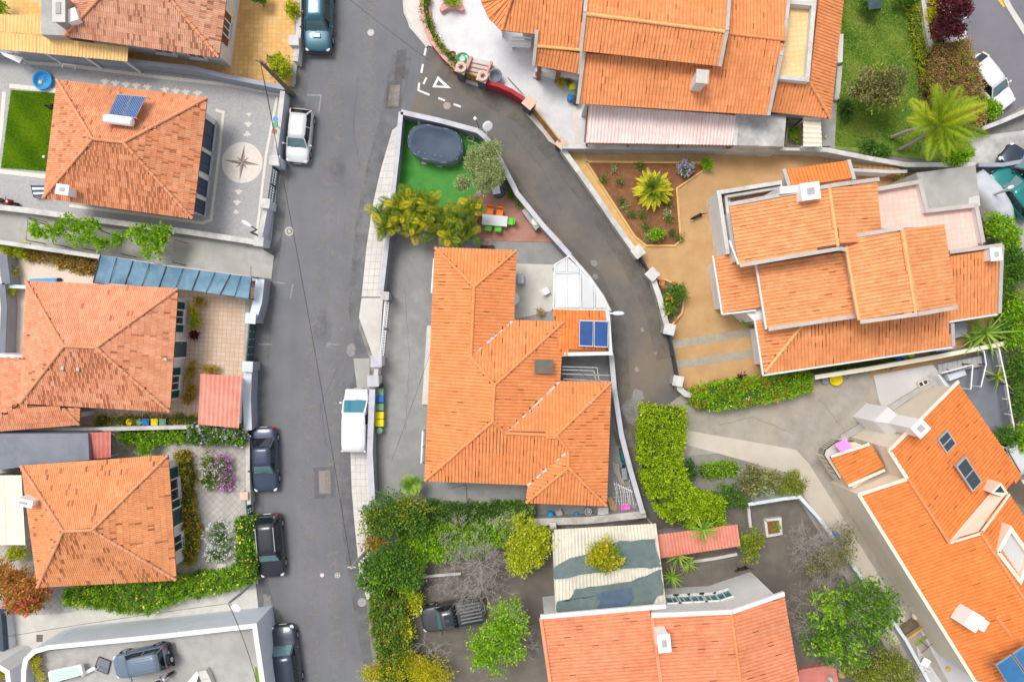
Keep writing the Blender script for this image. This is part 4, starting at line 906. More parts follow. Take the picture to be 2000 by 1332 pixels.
b = MB(); q = PP([(1086, 537, .8), (1133, 537, .8), (1135, 600, .8), (1086, 600, .8)]); b.slab(q, .05); 
for p in q: b.box((p.x, p.y, .4), (.08, .08, .74))
b.build('covered_table', 'plastic_white', None, label='white cloth covered table under the glass canopy', cat='table')
# pergola frame next to the annex
pg = thing('pergola', 'white pipe pergola over the narrow side court beside the annex', 'pergola', ctr([(1097, 718), (1170, 745)])); b = MB()
for q0, q1 in (((1098, 716), (1166, 718)), ((1098, 722), (1160, 724)), ((1166, 718), (1170, 745)), ((1160, 724), (1164, 745)), ((1098, 730), (1190, 733)), ((1100, 740), (1190, 745))): b.bar(P(*q0, 2.6), P(*q1, 2.6), .045, .045)
for q in ((1166, 719), (1168, 744), (1100, 717)): p = P(q[0], q[1], 2.55); b.box((p.x, p.y, 1.28), (.07, .07, 2.55))
b.build('frame', 'steel', pg)
# --- stepped house on the right
hF = thing('tiled_house', 'stepped orange gabled house with grey verges beside the ochre drive', 'house', ctr([(1400, 500), (1950, 610), (1650, 330)]))
volume(hF, [(1425, 402), (1442, 516), (1722, 472), (1711, 352)], 5.4, 'white_wall', .25)
volume(hF, [(1648, 468), (1677, 627), (1867, 597), (1843, 438)], 6.0, 'white_wall', .25)
volume(hF, [(1478, 518), (1496, 640), (1680, 612), (1660, 490)], 4.4, 'white_wall', .25)
volume(hF, [(1393, 502), (1410, 612), (1490, 603), (1478, 490)], 2.9, 'white_wall', .3)
volume(hF, [(1476, 628), (1490, 730), (1858, 675), (1850, 600)], 3.0, 'white_wall', .45)
volume(hF, [(1855, 497), (1813, 633), (1950, 612), (1953, 482)], 3.3, 'white_wall', .3)
volume(hF, [(1530, 334), (1540, 366), (1668, 352), (1655, 315)], 3.0, 'white_wall', .3)
roof(hF, [[(1425, 402, 5.4), (1442, 516, 5.4), (1636, 480, 6.6), (1619, 366, 6.6)], [(1722, 470, 5.9), (1711, 354, 5.9), (1619, 366, 6.6), (1636, 480, 6.6)]], [((1619, 366, 6.6), (1636, 480, 6.6), 'ridge_pale')], 'tile_f', 'roman', .215, .40, 'ridge_pale', .015, base_t=(.62, .98), nind=60)
roof(hF, [[(1648, 466, 6.0), (1677, 626, 6.0), (1788, 612, 6.9), (1762, 448, 6.9)], [(1867, 598, 6.0), (1843, 438, 6.0), (1762, 448, 6.9), (1788, 612, 6.9)]], [((1762, 448, 6.9), (1788, 612, 6.9), 'ridge_pale'), ((1649, 467, 6.0), (1677, 624, 6.0), 'ridge_pale')], 'tile_f', 'roman', .215, .40, 'ridge_pale', .015, base_t=(.62, .98), nind=200)
roof(hF, [[(1478, 518, 4.3), (1496, 641, 4.3), (1690, 612, 5.2), (1665, 488, 5.2)]], [], 'tile_f', 'roman', .215, .40, dark=.015, base_t=(.62, .98), nind=40, grad=6)
roof(hF, [[(1393, 502, 2.9), (1410, 612, 2.9), (1492, 602, 3.5), (1478, 488, 3.5)]], [], 'tile_f', 'roman', .215, .40, dark=.03, base_t=(.58, .88), nind=0)
roof(hF, [[(1490, 731, 3.0), (1858, 675, 3.0), (1850, 597, 3.9), (1567, 634, 3.9)], [(1476, 626, 3.0), (1490, 731, 3.0), (1567, 634, 3.9)]], [((1494, 727, 3.02), (1567, 634, 3.9), 'ridge_pale')], 'tile_f', 'roman', .215, .40, dark=.05, base_t=(.45, .85), nind=0, grad=7)
roof(hF, [[(1813, 633, 3.3), (1948, 612, 3.3), (1951, 484, 4.4), (1850, 497, 4.4)]], [], 'tile_f', 'roman', .215, .40, dark=.04, base_t=(.45, .8), nind=0, grad=5)
roof(hF, [[(1655, 315, 3.0), (1530, 334, 3.0), (1540, 366, 3.4), (1666, 352, 3.4)]], [], 'tile_g', 'roman', .215, .40, dark=.02, base_t=(.58, .88), nind=0)
for q in ([(1425, 400, 5.4), (1619, 364, 6.6), (1715, 351, 5.9)], [(1444, 519, 5.4), (1638, 486, 6.6), (1650, 488, 6.45)], [(1650, 464, 6.0), (1762, 446, 6.9)], [(1679, 629, 6.0), (1790, 614, 6.9), (1868, 600, 6.0)], [(1500, 643, 4.3), (1682, 616, 5.15)], [(1853, 493, 4.45), (1955, 479, 4.45), (1950, 612, 3.35)], [(1530, 332, 3.0), (1540, 364, 3.45)], [(1656, 314, 3.0), (1667, 352, 3.45)], [(1858, 632, 3.4), (1860, 676, 3.0)]): verge(hF, q)
for q in ([(1392, 500, 2.95), (1410, 614, 2.95), (1476, 606, 3.35)], [(1476, 516, 4.35), (1496, 643, 4.35)], [(1474, 628, 3.0), (1490, 733, 3.0), (1860, 678, 3.0)], [(1424, 470, 5.4), (1442, 517, 5.4)], [(1815, 635, 3.3), (1948, 614, 3.3)]): verge(hF, q, .10, .14, 'white_wall', 'gutter', .0)
b = MB(); b.prism(PP([(1712, 372), (1800, 357), (1811, 414), (1907, 404), (1920, 478), (1850, 493), (1845, 442), (1722, 447)], 4.2), 0, 4.2); b.build('terrace', 'white_wall', hF)
b = MB(); b.sheet(PP([(1712, 372), (1800, 357), (1811, 414), (1907, 404), (1920, 478), (1850, 493), (1845, 442), (1722, 447)], 4.206)); b.build('terrace_floor', 'terrace_pink', hF)
parapet(hF, [(1712, 370), (1797, 355), (1811, 412), (1907, 401), (1921, 474)], .5, 4.2, 'white_wall', 'verge')
b = MB(); b.prism(PP([(1790, 338), (1905, 323), (1915, 403), (1812, 413)], 3.9), 0, 3.9); b.build('flat_roof', 'grey_wall', hF)
b = MB(); b.sheet(PP([(1791, 339), (1904, 324), (1914, 402), (1813, 412)], 3.906)); b.build('flat_roof_screed', 'concrete', hF)
b = MB(); b.sheet(PP([(1893, 386), (1913, 382), (1914, 402), (1891, 404)], 3.912)); b.build('repair_patch', 'concrete_pale', hF)
# balcony with planter
b = MB(); b.prism(PP([(1402, 376), (1527, 356), (1530, 380), (1427, 400), (1444, 496), (1420, 498)], 2.9), 0, 2.9); b.build('balcony', 'white_wall', hF)
b = MB(); b.sheet(PP([(1426, 388), (1526, 370), (1529, 379), (1427, 399)], 2.908)); b.build('balcony_floor', 'brown_wood', hF)
parapet(hF, [(1527, 356), (1404, 376), (1422, 496)], .8, 2.9, 'white_wall', 'white_coping'); parapet(hF, [(1525, 366), (1418, 384), (1423, 432)], .5, 2.9, 'grey_wall', 'white_coping', .1, 'planter_rim')
b = MB(); b.prism(PP([(1411, 380), (1524, 361), (1525, 365), (1416, 383), (1422, 430), (1417, 430)], 3.2), 2.9, 3.2); b.build('planter_soil', 'soil_dark', hF)
b = MB(); b.prism(PP([(1523, 365), (1596, 358), (1597, 362), (1570, 375), (1524, 379)], 6.4), 2.9, 6.4); b.build('chimney_breast', 'white_wall', hF); chimney(hF, 1582, 374, 5.6, 7.1, .95, .85, .13, 'white_paint', True)
chimney(hF, 1944, 497, 3.4, 5.0, .55, .65, .1)
wb = offset_poly(PP([(1478, 518), (1496, 640), (1680, 612), (1660, 490)], 4.4), .25)
b = MB(); b.prism(PP([(1452, 607), (1487, 602), (1494, 622), (1474, 628)], 3.0), 0, 3.0); b.build('porch_wall', 'white_wall', hF)
b = MB(); b.prism(PP([(1828, 640), (1892, 626), (1888, 654), (1862, 662), (1864, 682), (1828, 688)], .9), 0, .9); b.build('back_step', 'grey_blue_wall', hF)
# --- cream house bottom right
hG = thing('tiled_house', 'cream walled bright orange house with skylights and white chimney stack', 'house', ctr([(1640, 930), (1900, 760), (1990, 1200)]))
G_r0, G_r1 = (1737, 879, 6.1), (1852, 1057, 6.1); G_e0, G_e1 = (1869, 747, 2.9), (2040, 1000, 2.9)
roof(hG, [[G_e0, (1995, 930, 2.9), G_r1, G_r0], [(1904, 1330, 4.8), (1677, 966, 4.8), (1771, 936, 6.05), (1852, 1057, 6.05), (1914, 1039, 6.9), (2006, 1180, 6.9), (2100, 1330, 6.9)], [(1969, 963, 5.2), (2070, 1120, 5.2), (2006, 1180, 6.9), (1914, 1039, 6.9)]], [(G_r0, G_r1, 'ridge_b'), ((1914, 1039, 6.9), (2020, 1200, 6.9), 'ridge_b')], 'tile_g', 'roman', .215, .40, 'ridge_b', .02, base_t=(.58, .88))
A_ = lambda x, y, z: P(x, y, z)
wl = MB(); base = []
gw = [P(*G_e0), P(*G_r0), P(1677, 966, 4.8), P(1904, 1330, 4.8), P(2110, 1330, 4.8), P(2045, 1002, 2.9)]
def wallface(mb, a, b_, za, zb): mb.add([(a.x, a.y, 0), (b_.x, b_.y, 0), (b_.x, b_.y, zb), (a.x, a.y, za)], [[0, 1, 2, 3]])
gi = [P(1866, 752, 2.9), P(1741, 878, 6.1), P(1775, 938, 6.1)]
foot = [Vector((gi[0].x + .05, gi[0].y - .15)), Vector((gi[1].x + .2, gi[1].y - .0)), Vector((gi[2].x, gi[2].y))]
wl = MB(); a0, a1 = foot[0], foot[1]
wallface(wl, a0, a1, 2.75, 5.95)
c1 = P(1684, 969, 4.8); c2 = P(1908, 1330, 4.8); c3 = P(2110, 1330, 4.8); c4 = P(2040, 1000, 2.9)
wallface(wl, foot[1], Vector((foot[2].x, foot[2].y)), 5.95, 5.95); wallface(wl, Vector((foot[2].x, foot[2].y)), c1, 5.95, 4.7); wallface(wl, c1, c2, 4.7, 4.7); wallface(wl, c2, c3, 4.7, 4.7); wallface(wl, c3, c4, 2.8, 2.8); wallface(wl, c4, foot[0], 2.8, 2.8)
wl.build('wall', 'cream_wall', hG)
wl = MB(); wl.add([P(1853, 1058, 6.12), P(1938, 957, 4.25), P(1969, 963, 5.15), P(1914, 1040, 6.85)], [[0, 1, 2, 3]]); wl.build('dormer_wall', 'cream_wall', hG)
b = MB(); b.prism(PP([(1936, 962), (1955, 942), (1969, 962), (1962, 972)], 5.2), 3.4, 5.2); o = b.build('dormer', 'cream_wall', hG)
b = MB(); b.sheet(PP([(1942, 961), (1954, 948), (1963, 962)], 5.206)); b.build('dormer_pane', 'glass_dark', o)
verge(hG, [(1870, 745, 2.9), (1735, 879, 6.1), (1770, 934, 6.1)], .2, .14, 'cream_wall'); verge(hG, [(1771, 934, 6.05), (1676, 965, 4.8), (1903, 1330, 4.8)], .2, .14, 'cream_wall')
verge(hG, [(1854, 1059, 6.0), (1914, 1041, 6.9), (1970, 965, 5.2)], .12, .1, 'cream_wall')
# chimney stack on the gable
b = MB(); p0 = P(1700, 812, 0); 
q = [P(1716, 805, 1.0), P(1697, 822, 1.0)]
cs = P(1712, 818, 1.5)
for (z0, z1, w0, w1) in ((-.05, 3.0, 1.25, 1.25), (3.0, 4.2, 1.25, .75), (4.2, 6.9, .75, .75)):
    ca, sa = math.cos(.78), math.sin(.78)
    vs = [(cs.x + x * ca - y * sa, cs.y + x * sa + y * ca, z) for z, w in ((z0, w0), (z1, w1)) for x, y in ((-w / 2, -w / 2), (w / 2, -w / 2), (w / 2, w / 2), (-w / 2, w / 2))]
    b.add(vs, [[3, 2, 1, 0], [4, 5, 6, 7], [0, 1, 5, 4], [1, 2, 6, 5], [2, 3, 7, 6], [3, 0, 4, 7]])
o = b.build('chimney', 'white_paint', hG); b = MB(); b.box((cs.x, cs.y, 6.93), (.85, .85, .08), .78); b.build('chimney_cap', 'white_paint', o); b = MB(); b.box((cs.x, cs.y, 7.0), (.35, .35, .1), .78); b.build('flue', 'grey_wall', o)
def skylight(px, py, z, w, d, rz, n=2, slope=.0, house=None):
    p = P(px, py, z); house = house or hG; b = MB()
    ca, sa = math.cos(rz), math.sin(rz)
    def tr(x, y, dz): return (p.x + x * ca - y * sa, p.y + x * sa + y * ca, p.z + dz + slope * x)
    def bx(x0, x1, y0, y1, z0, z1): b.add([tr(x, y, zz) for zz in (z0, z1) for x, y in ((x0, y0), (x1, y0), (x1, y1), (x0, y1))], [[3, 2, 1, 0], [4, 5, 6, 7], [0, 1, 5, 4], [1, 2, 6, 5], [2, 3, 7, 6], [3, 0, 4, 7]])
    bx(-w / 2, w / 2, -d / 2, d / 2, -.15, .12); o = b.build('skylight', 'grey_wall', house)
    for i in range(n):
        b = MB(); y0 = -d / 2 + .08 + i * (d - .08) / n; bx(-w / 2 + .1, w / 2 - .1, y0, y0 + (d - .08) / n - .08, .10, .135); b.build('skylight_pane', 'glass_dark', o)
sg = math.atan2(-(P(*G_e1).y - P(*G_e0).y), -(P(*G_e1).x - P(*G_e0).x)); ax = math.atan2((P(*G_r0) - P(*G_e0)).y, (P(*G_r0) - P(*G_e0)).x)
skylight(1848, 862, 4.45, 1.0, 1.0, ax, 2, .45); skylight(1891, 925, 4.75, 1.0, 1.8, ax, 2, .45); skylight(1916, 1125, 6.1, .75, .8, ax, 1, -.45)
p = P(1976, 1085, 6.6); b = MB(); W = PP([(1950, 1078), (1975, 1033), (2012, 1085), (1994, 1136)], 6.9); strip(b, W + W[:1], .22, 5.0, 6.9); o = b.build('roof_well', 'cream_wall', hG); b = MB(); b.sheet(PP([(1952, 1078), (1976, 1037), (2008, 1085), (1993, 1130)], 6.62)); b.build('well_floor', 'ramp_grey', o)
chimney(hG, 1903, 1214, 5.4, 6.8, .8, 1.0, -.55, 'white_paint', False); chimney(hG, 1918, 1219, 5.4, 6.95, .65, .65, -.55, 'white_paint', False)
roof(hG, [[(1945, 1207, 6.0), (1992, 1262, 6.0), (2060, 1200, 6.5), (2010, 1175, 6.5)]], [((1945, 1205, 6.1), (1992, 1262, 6.1), 'ridge_b'), ((1945, 1205, 6.1), (2010, 1178, 6.6), 'ridge_b')], 'tile_g', 'roman', .215, .40, dark=.05, nind=0, name='side_roof')
roof(hG, [[(1655, 946, 3.1), (1622, 893, 3.1), (1697, 869, 3.7), (1725, 915, 3.7)]], [], 'tile_g', 'roman', .215, .40, dark=.03, base_t=(.58, .88), nind=0, name='porch_roof')
verge(hG, [(1622, 891, 3.15), (1697, 867, 3.75)], .16, .12, 'cream_wall'); verge(hG, [(1656, 948, 3.15), (1727, 917, 3.75)], .16, .12, 'cream_wall')
b = MB(); b.prism(PP([(1630, 900), (1700, 878), (1720, 912), (1772, 938), (1680, 966), (1655, 940)], 3.0), 0, 2.95); b.build('porch_wall', 'cream_wall', hG)
b = MB(); b.prism(PP([(1700, 922), (1745, 908), (1762, 930), (1695, 951)], 3.0), 2.0, 3.02); b.build('porch_floor', 'grey_wall', hG)
b = MB(); b.prism(PP([(1608, 888), (1614, 878), (1650, 855), (1690, 872), (1640, 935)], 2.6), 2.2, 2.6); b.build('balcony_slab', 'cream_wall', hG)
b = MB(); b.sheet(PP([(1612, 888), (1650, 860), (1668, 880), (1630, 905)], 2.607)); b.build('balcony_mosaic', 'balc_mosaic' if 'balc_mosaic' in M else 'mosaic_white', hG)
b = MB(); tr_ = PP([(1668, 862), (1634, 862), (1612, 878), (1609, 888), (1640, 936)], 3.5)
for a, c in zip(tr_[:-1], tr_[1:]):
    b.bar(a, c, .06, .06)
    for i in range(5): p = a.lerp(c, i / 5); b.box((p.x, p.y, 3.05), (.025, .025, .9))
b.build('balcony_railing', 'dark_steel', hG)
b = MB(); b.slab(PP([(1630, 868, 3.58), (1652, 856, 3.58), (1665, 876, 3.5), (1643, 884, 3.5)]), .05); b.build('hanging_towel', 'towel_pink', None, label='bright pink towel spread over the balcony of the cream house', cat='towel')
W = PP([(1646, 852), (1822, 741), (1818, 748), (1690, 830)], .3); b = MB(); b.prism(PP([(1640, 852), (1816, 743), (1822, 748), (1700, 832), (1652, 858)], .25), 0, .25); b.build('plinth', 'grey_wall', hG)
solar_heater('large pale blue solar collector pair with white tubing at the cream house', [(1943, 1298, 7.6), (2010, 1254, 7.6), (2060, 1322, 7.3), (1992, 1375, 7.3)], 0, 0, None, 'solar_pale')
# --- house at the bottom
hH = thing('tiled_house', 'red orange gabled house with white dormer wall below the tarpaulin carport', 'house', ctr([(1057, 1206), (1560, 1400)]))
roof(hH, [[(1057, 1207, 4.6), (1090, 1440, 4.6), (1303, 1420, 5.6), (1272, 1186, 5.6)]], [], 'tile_h', 'roman', .205, .40, dark=.03, base_t=(.58, .88), nind=150)
roof(hH, [[(1273, 1203, 5.75), (1303, 1430, 5.75), (1458, 1420, 6.5), (1428, 1195, 6.5)], [(1572, 1400, 5.6), (1530, 1160, 5.6), (1428, 1195, 6.5), (1458, 1420, 6.5)]], [((1428, 1195, 6.5), (1450, 1360, 6.5), 'ridge_b')], 'tile_h', 'roman', .205, .40, dark=.03, base_t=(.58, .88), nind=150)
volume(hH, [(1057, 1207), (1090, 1440), (1303, 1440), (1272, 1188)], 4.6, 'white_wall', .2); NWl = volume(hH, [(1272, 1203), (1303, 1440), (1574, 1440), (1530, 1160), (1429, 1194)], 5.7, 'white_wall', .25)
for q in ([(1056, 1203, 4.65), (1300, 1182, 5.7)], [(1272, 1200, 5.8), (1428, 1193, 6.55), (1530, 1158, 5.7)]): verge(hH, q, .25, .2, 'white_wall')
verge(hH, [(1056, 1205, 4.65), (1090, 1440, 4.65)], .2, .12, 'ridge_a', 'verge_tiles'); verge(hH, [(1273, 1203, 5.8), (1303, 1430, 5.8)], .2, .12, 'ridge_a', 'verge_tiles')
chimney(hH, 1297, 1255, 5.6, 7.2, .6, .9, .1, 'white_paint', True)
for t in (.11, .28, .48, .64): window(hH, NWl, 4, t, .86, 1.9, 1.15, None, 'white_wall', 'window_teal')
window(hH, NWl, 3, .86, .86, 1.9, 1.15, None, 'white_wall', 'window_teal')
# --- house at the top
hI = thing('tiled_house', 'sprawling orange roofed house with grey verges above the white patio', 'house', ctr([(1000, 0), (1640, 0), (1300, 220)]))
volume(hI, [(1142, -120), (1136, 100), (1404, 130), (1424, -120)], 6.0, 'white_wall', .3); volume(hI, [(1150, 0), (1131, 203), (1499, 226), (1532, 0)], 4.3, 'white_wall', .45); volume(hI, [(1500, -120), (1506, 218), (1620, 231), (1650, -120)], 3.2, 'white_wall', .4)
volume(hI, [(985, -120), (985, 58), (1140, 72), (1140, -120)], 4.0, 'white_wall', 1.15); volume(hI, [(1046, 60), (1044, 127), (1132, 143), (1136, 60)], 3.0, 'white_wall', .9)
roof(hI, [[(1136, 99, 6.1), (1404, 129, 6.1), (1417, 63, 6.9), (1142, 28, 6.9)], [(1430, -75, 5.3), (1150, -110, 5.3), (1142, 28, 6.9), (1417, 63, 6.9)]], [((1142, 28, 6.9), (1417, 63, 6.9), 'ridge_pale')], 'tile_i', 'roman', .205, .40, dark=.03, base_t=(.58, .88), nind=300)
roof(hI, [[(1130, 202, 4.3), (1499, 225, 4.3), (1533, 79, 5.9), (1416, 65, 5.9), (1404, 127, 5.2), (1140, 98, 5.4)], [(1545, -70, 4.5), (1425, -80, 4.5), (1418, 65, 5.9), (1533, 79, 5.9)]], [((1418, 66, 5.9), (1533, 79, 5.9), 'ridge_b')], 'tile_i', 'roman', .205, .40, dark=.05, base_t=(.58, .88), nind=0)
roof(hI, [[(980, 59, 4.0), (1048, 67, 4.0), (1050, -80, 5.4), (1000, -80, 5.4)], [(1046, 92, 3.7), (1135, 100, 3.7), (1142, -60, 5.3), (1048, -80, 5.4)]], [((1046, 91, 3.7), (1135, 99, 3.7), 'ridge_pale')], 'tile_i', 'roman', .205, .40, dark=.05, base_t=(.58, .88), nind=0)
roof(hI, [[(1043, 127, 3.0), (1132, 144, 3.0), (1135, 100, 3.65), (1046, 92, 3.65)]], [], 'tile_i', 'roman', .205, .40, dark=.05, base_t=(.58, .88), nind=0)
fan = [(932, -30), (941, 5), (955, 36), (980, 60)]
for i in range(3): roof(hI, [[(*fan[i], 4.0), (*fan[i + 1], 4.0), (1002, -12, 4.9), (998, -20, 4.9)]], [((*fan[i + 1], 4.02), (1002, -12, 4.9), 'ridge_b')], 'tile_i', 'roman', .205, .40, dark=.05, base_t=(.58, .88), nind=0, name='bay_roof')
b = MB(); b.prism(offset_poly(PP(fan + [(1010, 40), (1000, -60)], 4.0), .9), 0, 3.8); b.build('bay_wall', 'white_wall', hI)
roof(hI, [[(1506, 218, 3.2), (1621, 231, 3.2), (1581, 161, 4.1), (1516, 155, 4.1)], [(1621, 231, 3.2), (1655, -80, 3.2), (1606, -80, 4.1), (1581, 161, 4.1)]], [((1621, 231, 3.22), (1581, 161, 4.1), 'ridge_b')], 'tile_i', 'roman', .205, .40, dark=.05, base_t=(.58, .88), nind=0)
b = MB(); b.prism(PP([(1520, 155), (1546, 5), (1592, 10), (1578, 160)], 4.0), 3.2, 4.0); b.build('roof_terrace', 'white_wall', hI); b = MB(); b.sheet(PP([(1522, 152), (1546, 10), (1582, 14), (1572, 154)], 4.006)); b.build('roof_terrace_floor', 'terrace_ochre', hI)
parapet(hI, [(1534, 3), (1590, 8), (1577, 156), (1520, 150)], .6, 4.0, 'white_wall', 'white_coping', .2)
for q in ([(1134, 101, 6.15), (1142, 26, 6.95), (1150, -60, 6.0)], [(1405, 131, 6.15), (1419, 62, 6.95), (1428, -60, 5.5)], [(1128, 204, 4.35), (1141, 100, 5.45)], [(1500, 226, 4.35), (1524, 110, 5.6), (1535, 40, 5.5), (1545, -50, 4.7)], [(1042, 129, 3.05), (1046, 90, 3.75), (1049, 60, 4.1)], [(1132, 146, 3.05), (1136, 98, 3.75)]): verge(hI, q, .2, .14)
chimney(hI, 1371, 151, 4.6, 6.3, .62, .68, -.1, 'white_wall', True)
b = MB(); b.box((P(1371, 151, 6.45).x, P(1371, 151, 6.45).y, 6.44), (.66, .72, .05), -.1); b.build('chimney_lid', 'concrete_pale', hI)
for q in ((1053, 140), (1090, 146)): p = P(q[0], q[1], 1.4); b = MB(); b.box((p.x, p.y, 1.35), (.28, .28, 2.7), -.1); b.build('porch_column', 'brown_wood', hI)
b = MB(); b.prism(PP([(1040, 143), (1092, 152), (1091, 158), (1040, 151)], .3), 0, .3); b.build('porch_step', 'mosaic_white', hI)
b = MB(); b.prism(PP([(1046, 137), (1132, 150), (1131, 142), (1046, 130)], 1.5), 0, 1.2); b.build('porch_wall', 'white_wall', hI)
# carports and sheds
cp = thing('ribbed_carport', 'pale pink ribbed translucent carport roof below the sprawling house', 'carport', ctr([(1150, 207), (1432, 283)]))
corrugated(cp, [(1150, 205, 3.0), (1437, 226, 3.0), (1431, 284, 2.6), (1144, 279, 2.6)], 'sheet_clearpink', .21, .045)
posts(cp, ((1148, 277), (1230, 279), (1330, 281), (1428, 282)), 2.45, .1, 'brown_wood'); b = MB()
b.bar(P(1148, 208, 2.9), P(1142, 279, 2.5), .1, .12); b.bar(P(1144, 280, 2.5), P(1432, 285, 2.5), .1, .12); b.build('frame', 'brown_wood', cp)
sh = thing('flat_shed', 'grey stained concrete flat roof shed beside the ribbed carport', 'shed', ctr([(1440, 222), (1530, 287)])); b = MB(); b.prism(PP([(1440, 222), (1536, 225), (1531, 287), (1434, 284)], 2.7), 0, 2.7); b.build('shed_wall', 'concrete_stained', sh)
b = MB(); strip(b, PP([(1441, 222), (1435, 284)], 2.85), .25, 2.7, 2.85); b.build('edge_beam', 'white_coping', sh)
cr = thing('ribbed_awning', 'cream ribbed sheet awning beside the garden lawn', 'awning', ctr([(1570, 230), (1605, 287)])); corrugated(cr, [(1569, 287, 2.4), (1569, 229, 2.6), (1603, 231, 2.6), (1606, 287, 2.4)][::1], 'sheet_cream', .3, .04)
posts(cr, ((1571, 284), (1603, 284), (1602, 234), (1572, 234)), 2.3, .08, 'white_paint')
# terraced annexes at left
sl_ = thing('flat_shed', 'slate grey flat roof behind the orange house with darkened tiles', 'shed', ctr([(0, 850), (170, 925)])); b = MB(); b.prism(PP([(-60, 848), (172, 846), (174, 898), (40, 912), (-60, 926)], 2.9), 0, 2.9); b.build('shed_wall', 'flatroof_slate', sl_)
cw_ = thing('cream_lean_to', 'cream sheet lean to roof at the back of the flower garden house', 'lean-to', ctr([(0, 930), (50, 1065)])); corrugated(cw_, [(-60, 928, 2.5), (42, 928, 2.9), (50, 1064, 2.9), (-60, 1064, 2.5)], 'sheet_cream', .25, .02)
b = MB(); b.prism(PP([(-60, 935), (38, 935), (44, 1058), (-60, 1058)], 2.4), 0, 2.3); b.build('lean_to_wall', 'white_wall', cw_)
rd = thing('ribbed_awning', 'small red ribbed awning beside the slate flat roof', 'awning', ctr([(173, 845), (217, 897)])); corrugated(rd, [(173, 845, 2.7), (217, 843, 2.7), (217, 893, 2.4), (175, 897, 2.4)], 'sheet_red', .26, .03)
posts(rd, ((214, 847), (214, 891), (177, 893)), 2.3, .07, 'steel')
pk = thing('ribbed_shed', 'pink ribbed shed roof in the corner of the terracotta patio', 'shed', ctr([(390, 730), (470, 830)])); corrugated(pk, [(392, 730, 2.5), (473, 735, 2.5), (467, 836, 2.3), (387, 829, 2.3)], 'sheet_pink', .26, .045)
b = MB(); b.prism(PP([(398, 735), (468, 740), (462, 830), (394, 825)], 2.2), 0, 2.2); b.build('shed_wall', 'white_wall', pk)
pr = thing('ribbed_shed', 'long pink ribbed lean to roof below the clipped hedge', 'shed', ctr([(1283, 1040), (1447, 1065)])); corrugated(pr, [(1282, 1044, 2.4), (1440, 1024, 2.4), (1446, 1066, 2.2), (1290, 1090, 2.2)], 'sheet_pink', .2, .045)
b = MB(); b.prism(PP([(1286, 1050), (1438, 1030), (1442, 1060), (1292, 1084)], 2.1), 0, 2.1); b.build('shed_wall', 'grey_wall', pr)
# blue awning with frame bars
ba = thing('tarpaulin_awning', 'long blue tarpaulin awning stretched over a bar frame', 'awning', ctr([(190, 510), (490, 560)]))
TL = [(196, 498), (260, 509), (325, 520), (390, 528), (450, 536), (492, 541)]; BL = [(182, 552), (244, 556), (310, 562), (375, 567), (430, 575), (486, 583)]
for i in range(5):
    b = MB(); n = 6; V = []
    for j in range(n + 1):
        for k in range(5):
            s = j / n; t = k / 4; x = (TL[i][0] * (1 - s) + TL[i + 1][0] * s) * (1 - t) + (BL[i][0] * (1 - s) + BL[i + 1][0] * s) * t; y = (TL[i][1] * (1 - s) + TL[i + 1][1] * s) * (1 - t) + (BL[i][1] * (1 - s) + BL[i + 1][1] * s) * t
            V.append(P(x, y, 2.75 - .25 * t - .09 * math.sin(math.pi * s) * math.sin(math.pi * t) + .02 * math.sin(9 * t + 3 * s + i)))
    b.add(V, [[j * 5 + k, j * 5 + k + 1, (j + 1) * 5 + k + 1, (j + 1) * 5 + k] for j in range(n) for k in range(4)])
    b.build('tarpaulin_panel', 'tarp_blue', ba, smooth=True)
b = MB()
for i in range(6): b.bar(P(*TL[i], 2.78), P(*BL[i], 2.54), .05, .05, .5)
for i in range(11):
    s = i / 10; k = min(4, int(s * 5)); f_ = s * 5 - k; a = (TL[k][0] + (TL[k + 1][0] - TL[k][0]) * f_, TL[k][1] + (TL[k + 1][1] - TL[k][1]) * f_); c = (BL[k][0] + (BL[k + 1][0] - BL[k][0]) * f_, BL[k][1] + (BL[k + 1][1] - BL[k][1]) * f_)
    b.bar(P(*a, 2.77), P(*c, 2.53), .03, .03)
b.build('bar_frame', 'dark_steel', ba); posts(ba, (BL[0], BL[2], BL[4], BL[5], TL[5]), 2.5, .06, 'dark_steel')
# patched tarpaulin carport
tc = thing('patched_carport', 'fibre sheet carport covered by torn dark green tarpaulins', 'carport', ctr([(1080, 1030), (1300, 1190)]))
corrugated(tc, [(1082, 1034, 2.9), (1281, 1022, 2.9), (1301, 1182, 3.3), (1084, 1196, 3.3)], 'sheet_fibre', .2, .035, name='fibre_sheet')
def tarp(pl, m, lift, amp=.02):
    W0 = PP(pl, 3.1); W = []
    for a_, c_ in zip(W0, W0[1:] + W0[:1]): W += [a_.lerp(c_, i / 3) + Vector((random.uniform(-.05, .05), random.uniform(-.05, .05), 0)) for i in range(3)]
    c = sum(W, Vector()) / len(W); n = len(W); N_ = 6; V_ = []
    yt, yb = P(1180, 1028, 2.9).y, P(1190, 1190, 3.3).y
    for j in range(N_ + 1):
        for p in W: q = c.lerp(p, max(.02, j / N_)); V_.append((q.x, q.y, 2.9 + .4 * (yt - q.y) / (yt - yb) + .045 + lift + amp * math.sin(q.x * 3.1) * math.cos(q.y * 4.3)))
    b = MB(); b.add(V_, [[j * n + i, (j + 1) * n + i, (j + 1) * n + (i + 1) % n, j * n + (i + 1) % n] for j in range(N_) for i in range(n)]); b.build('tarpaulin', m, tc, smooth=True)
tarp([(1089, 1102), (1113, 1089), (1147, 1081), (1155, 1078), (1212, 1057), (1278, 1054), (1288, 1096), (1290, 1106), (1272, 1109), (1244, 1108), (1160, 1117), (1082, 1131), (1080, 1112)], 'tarp_green', .03)
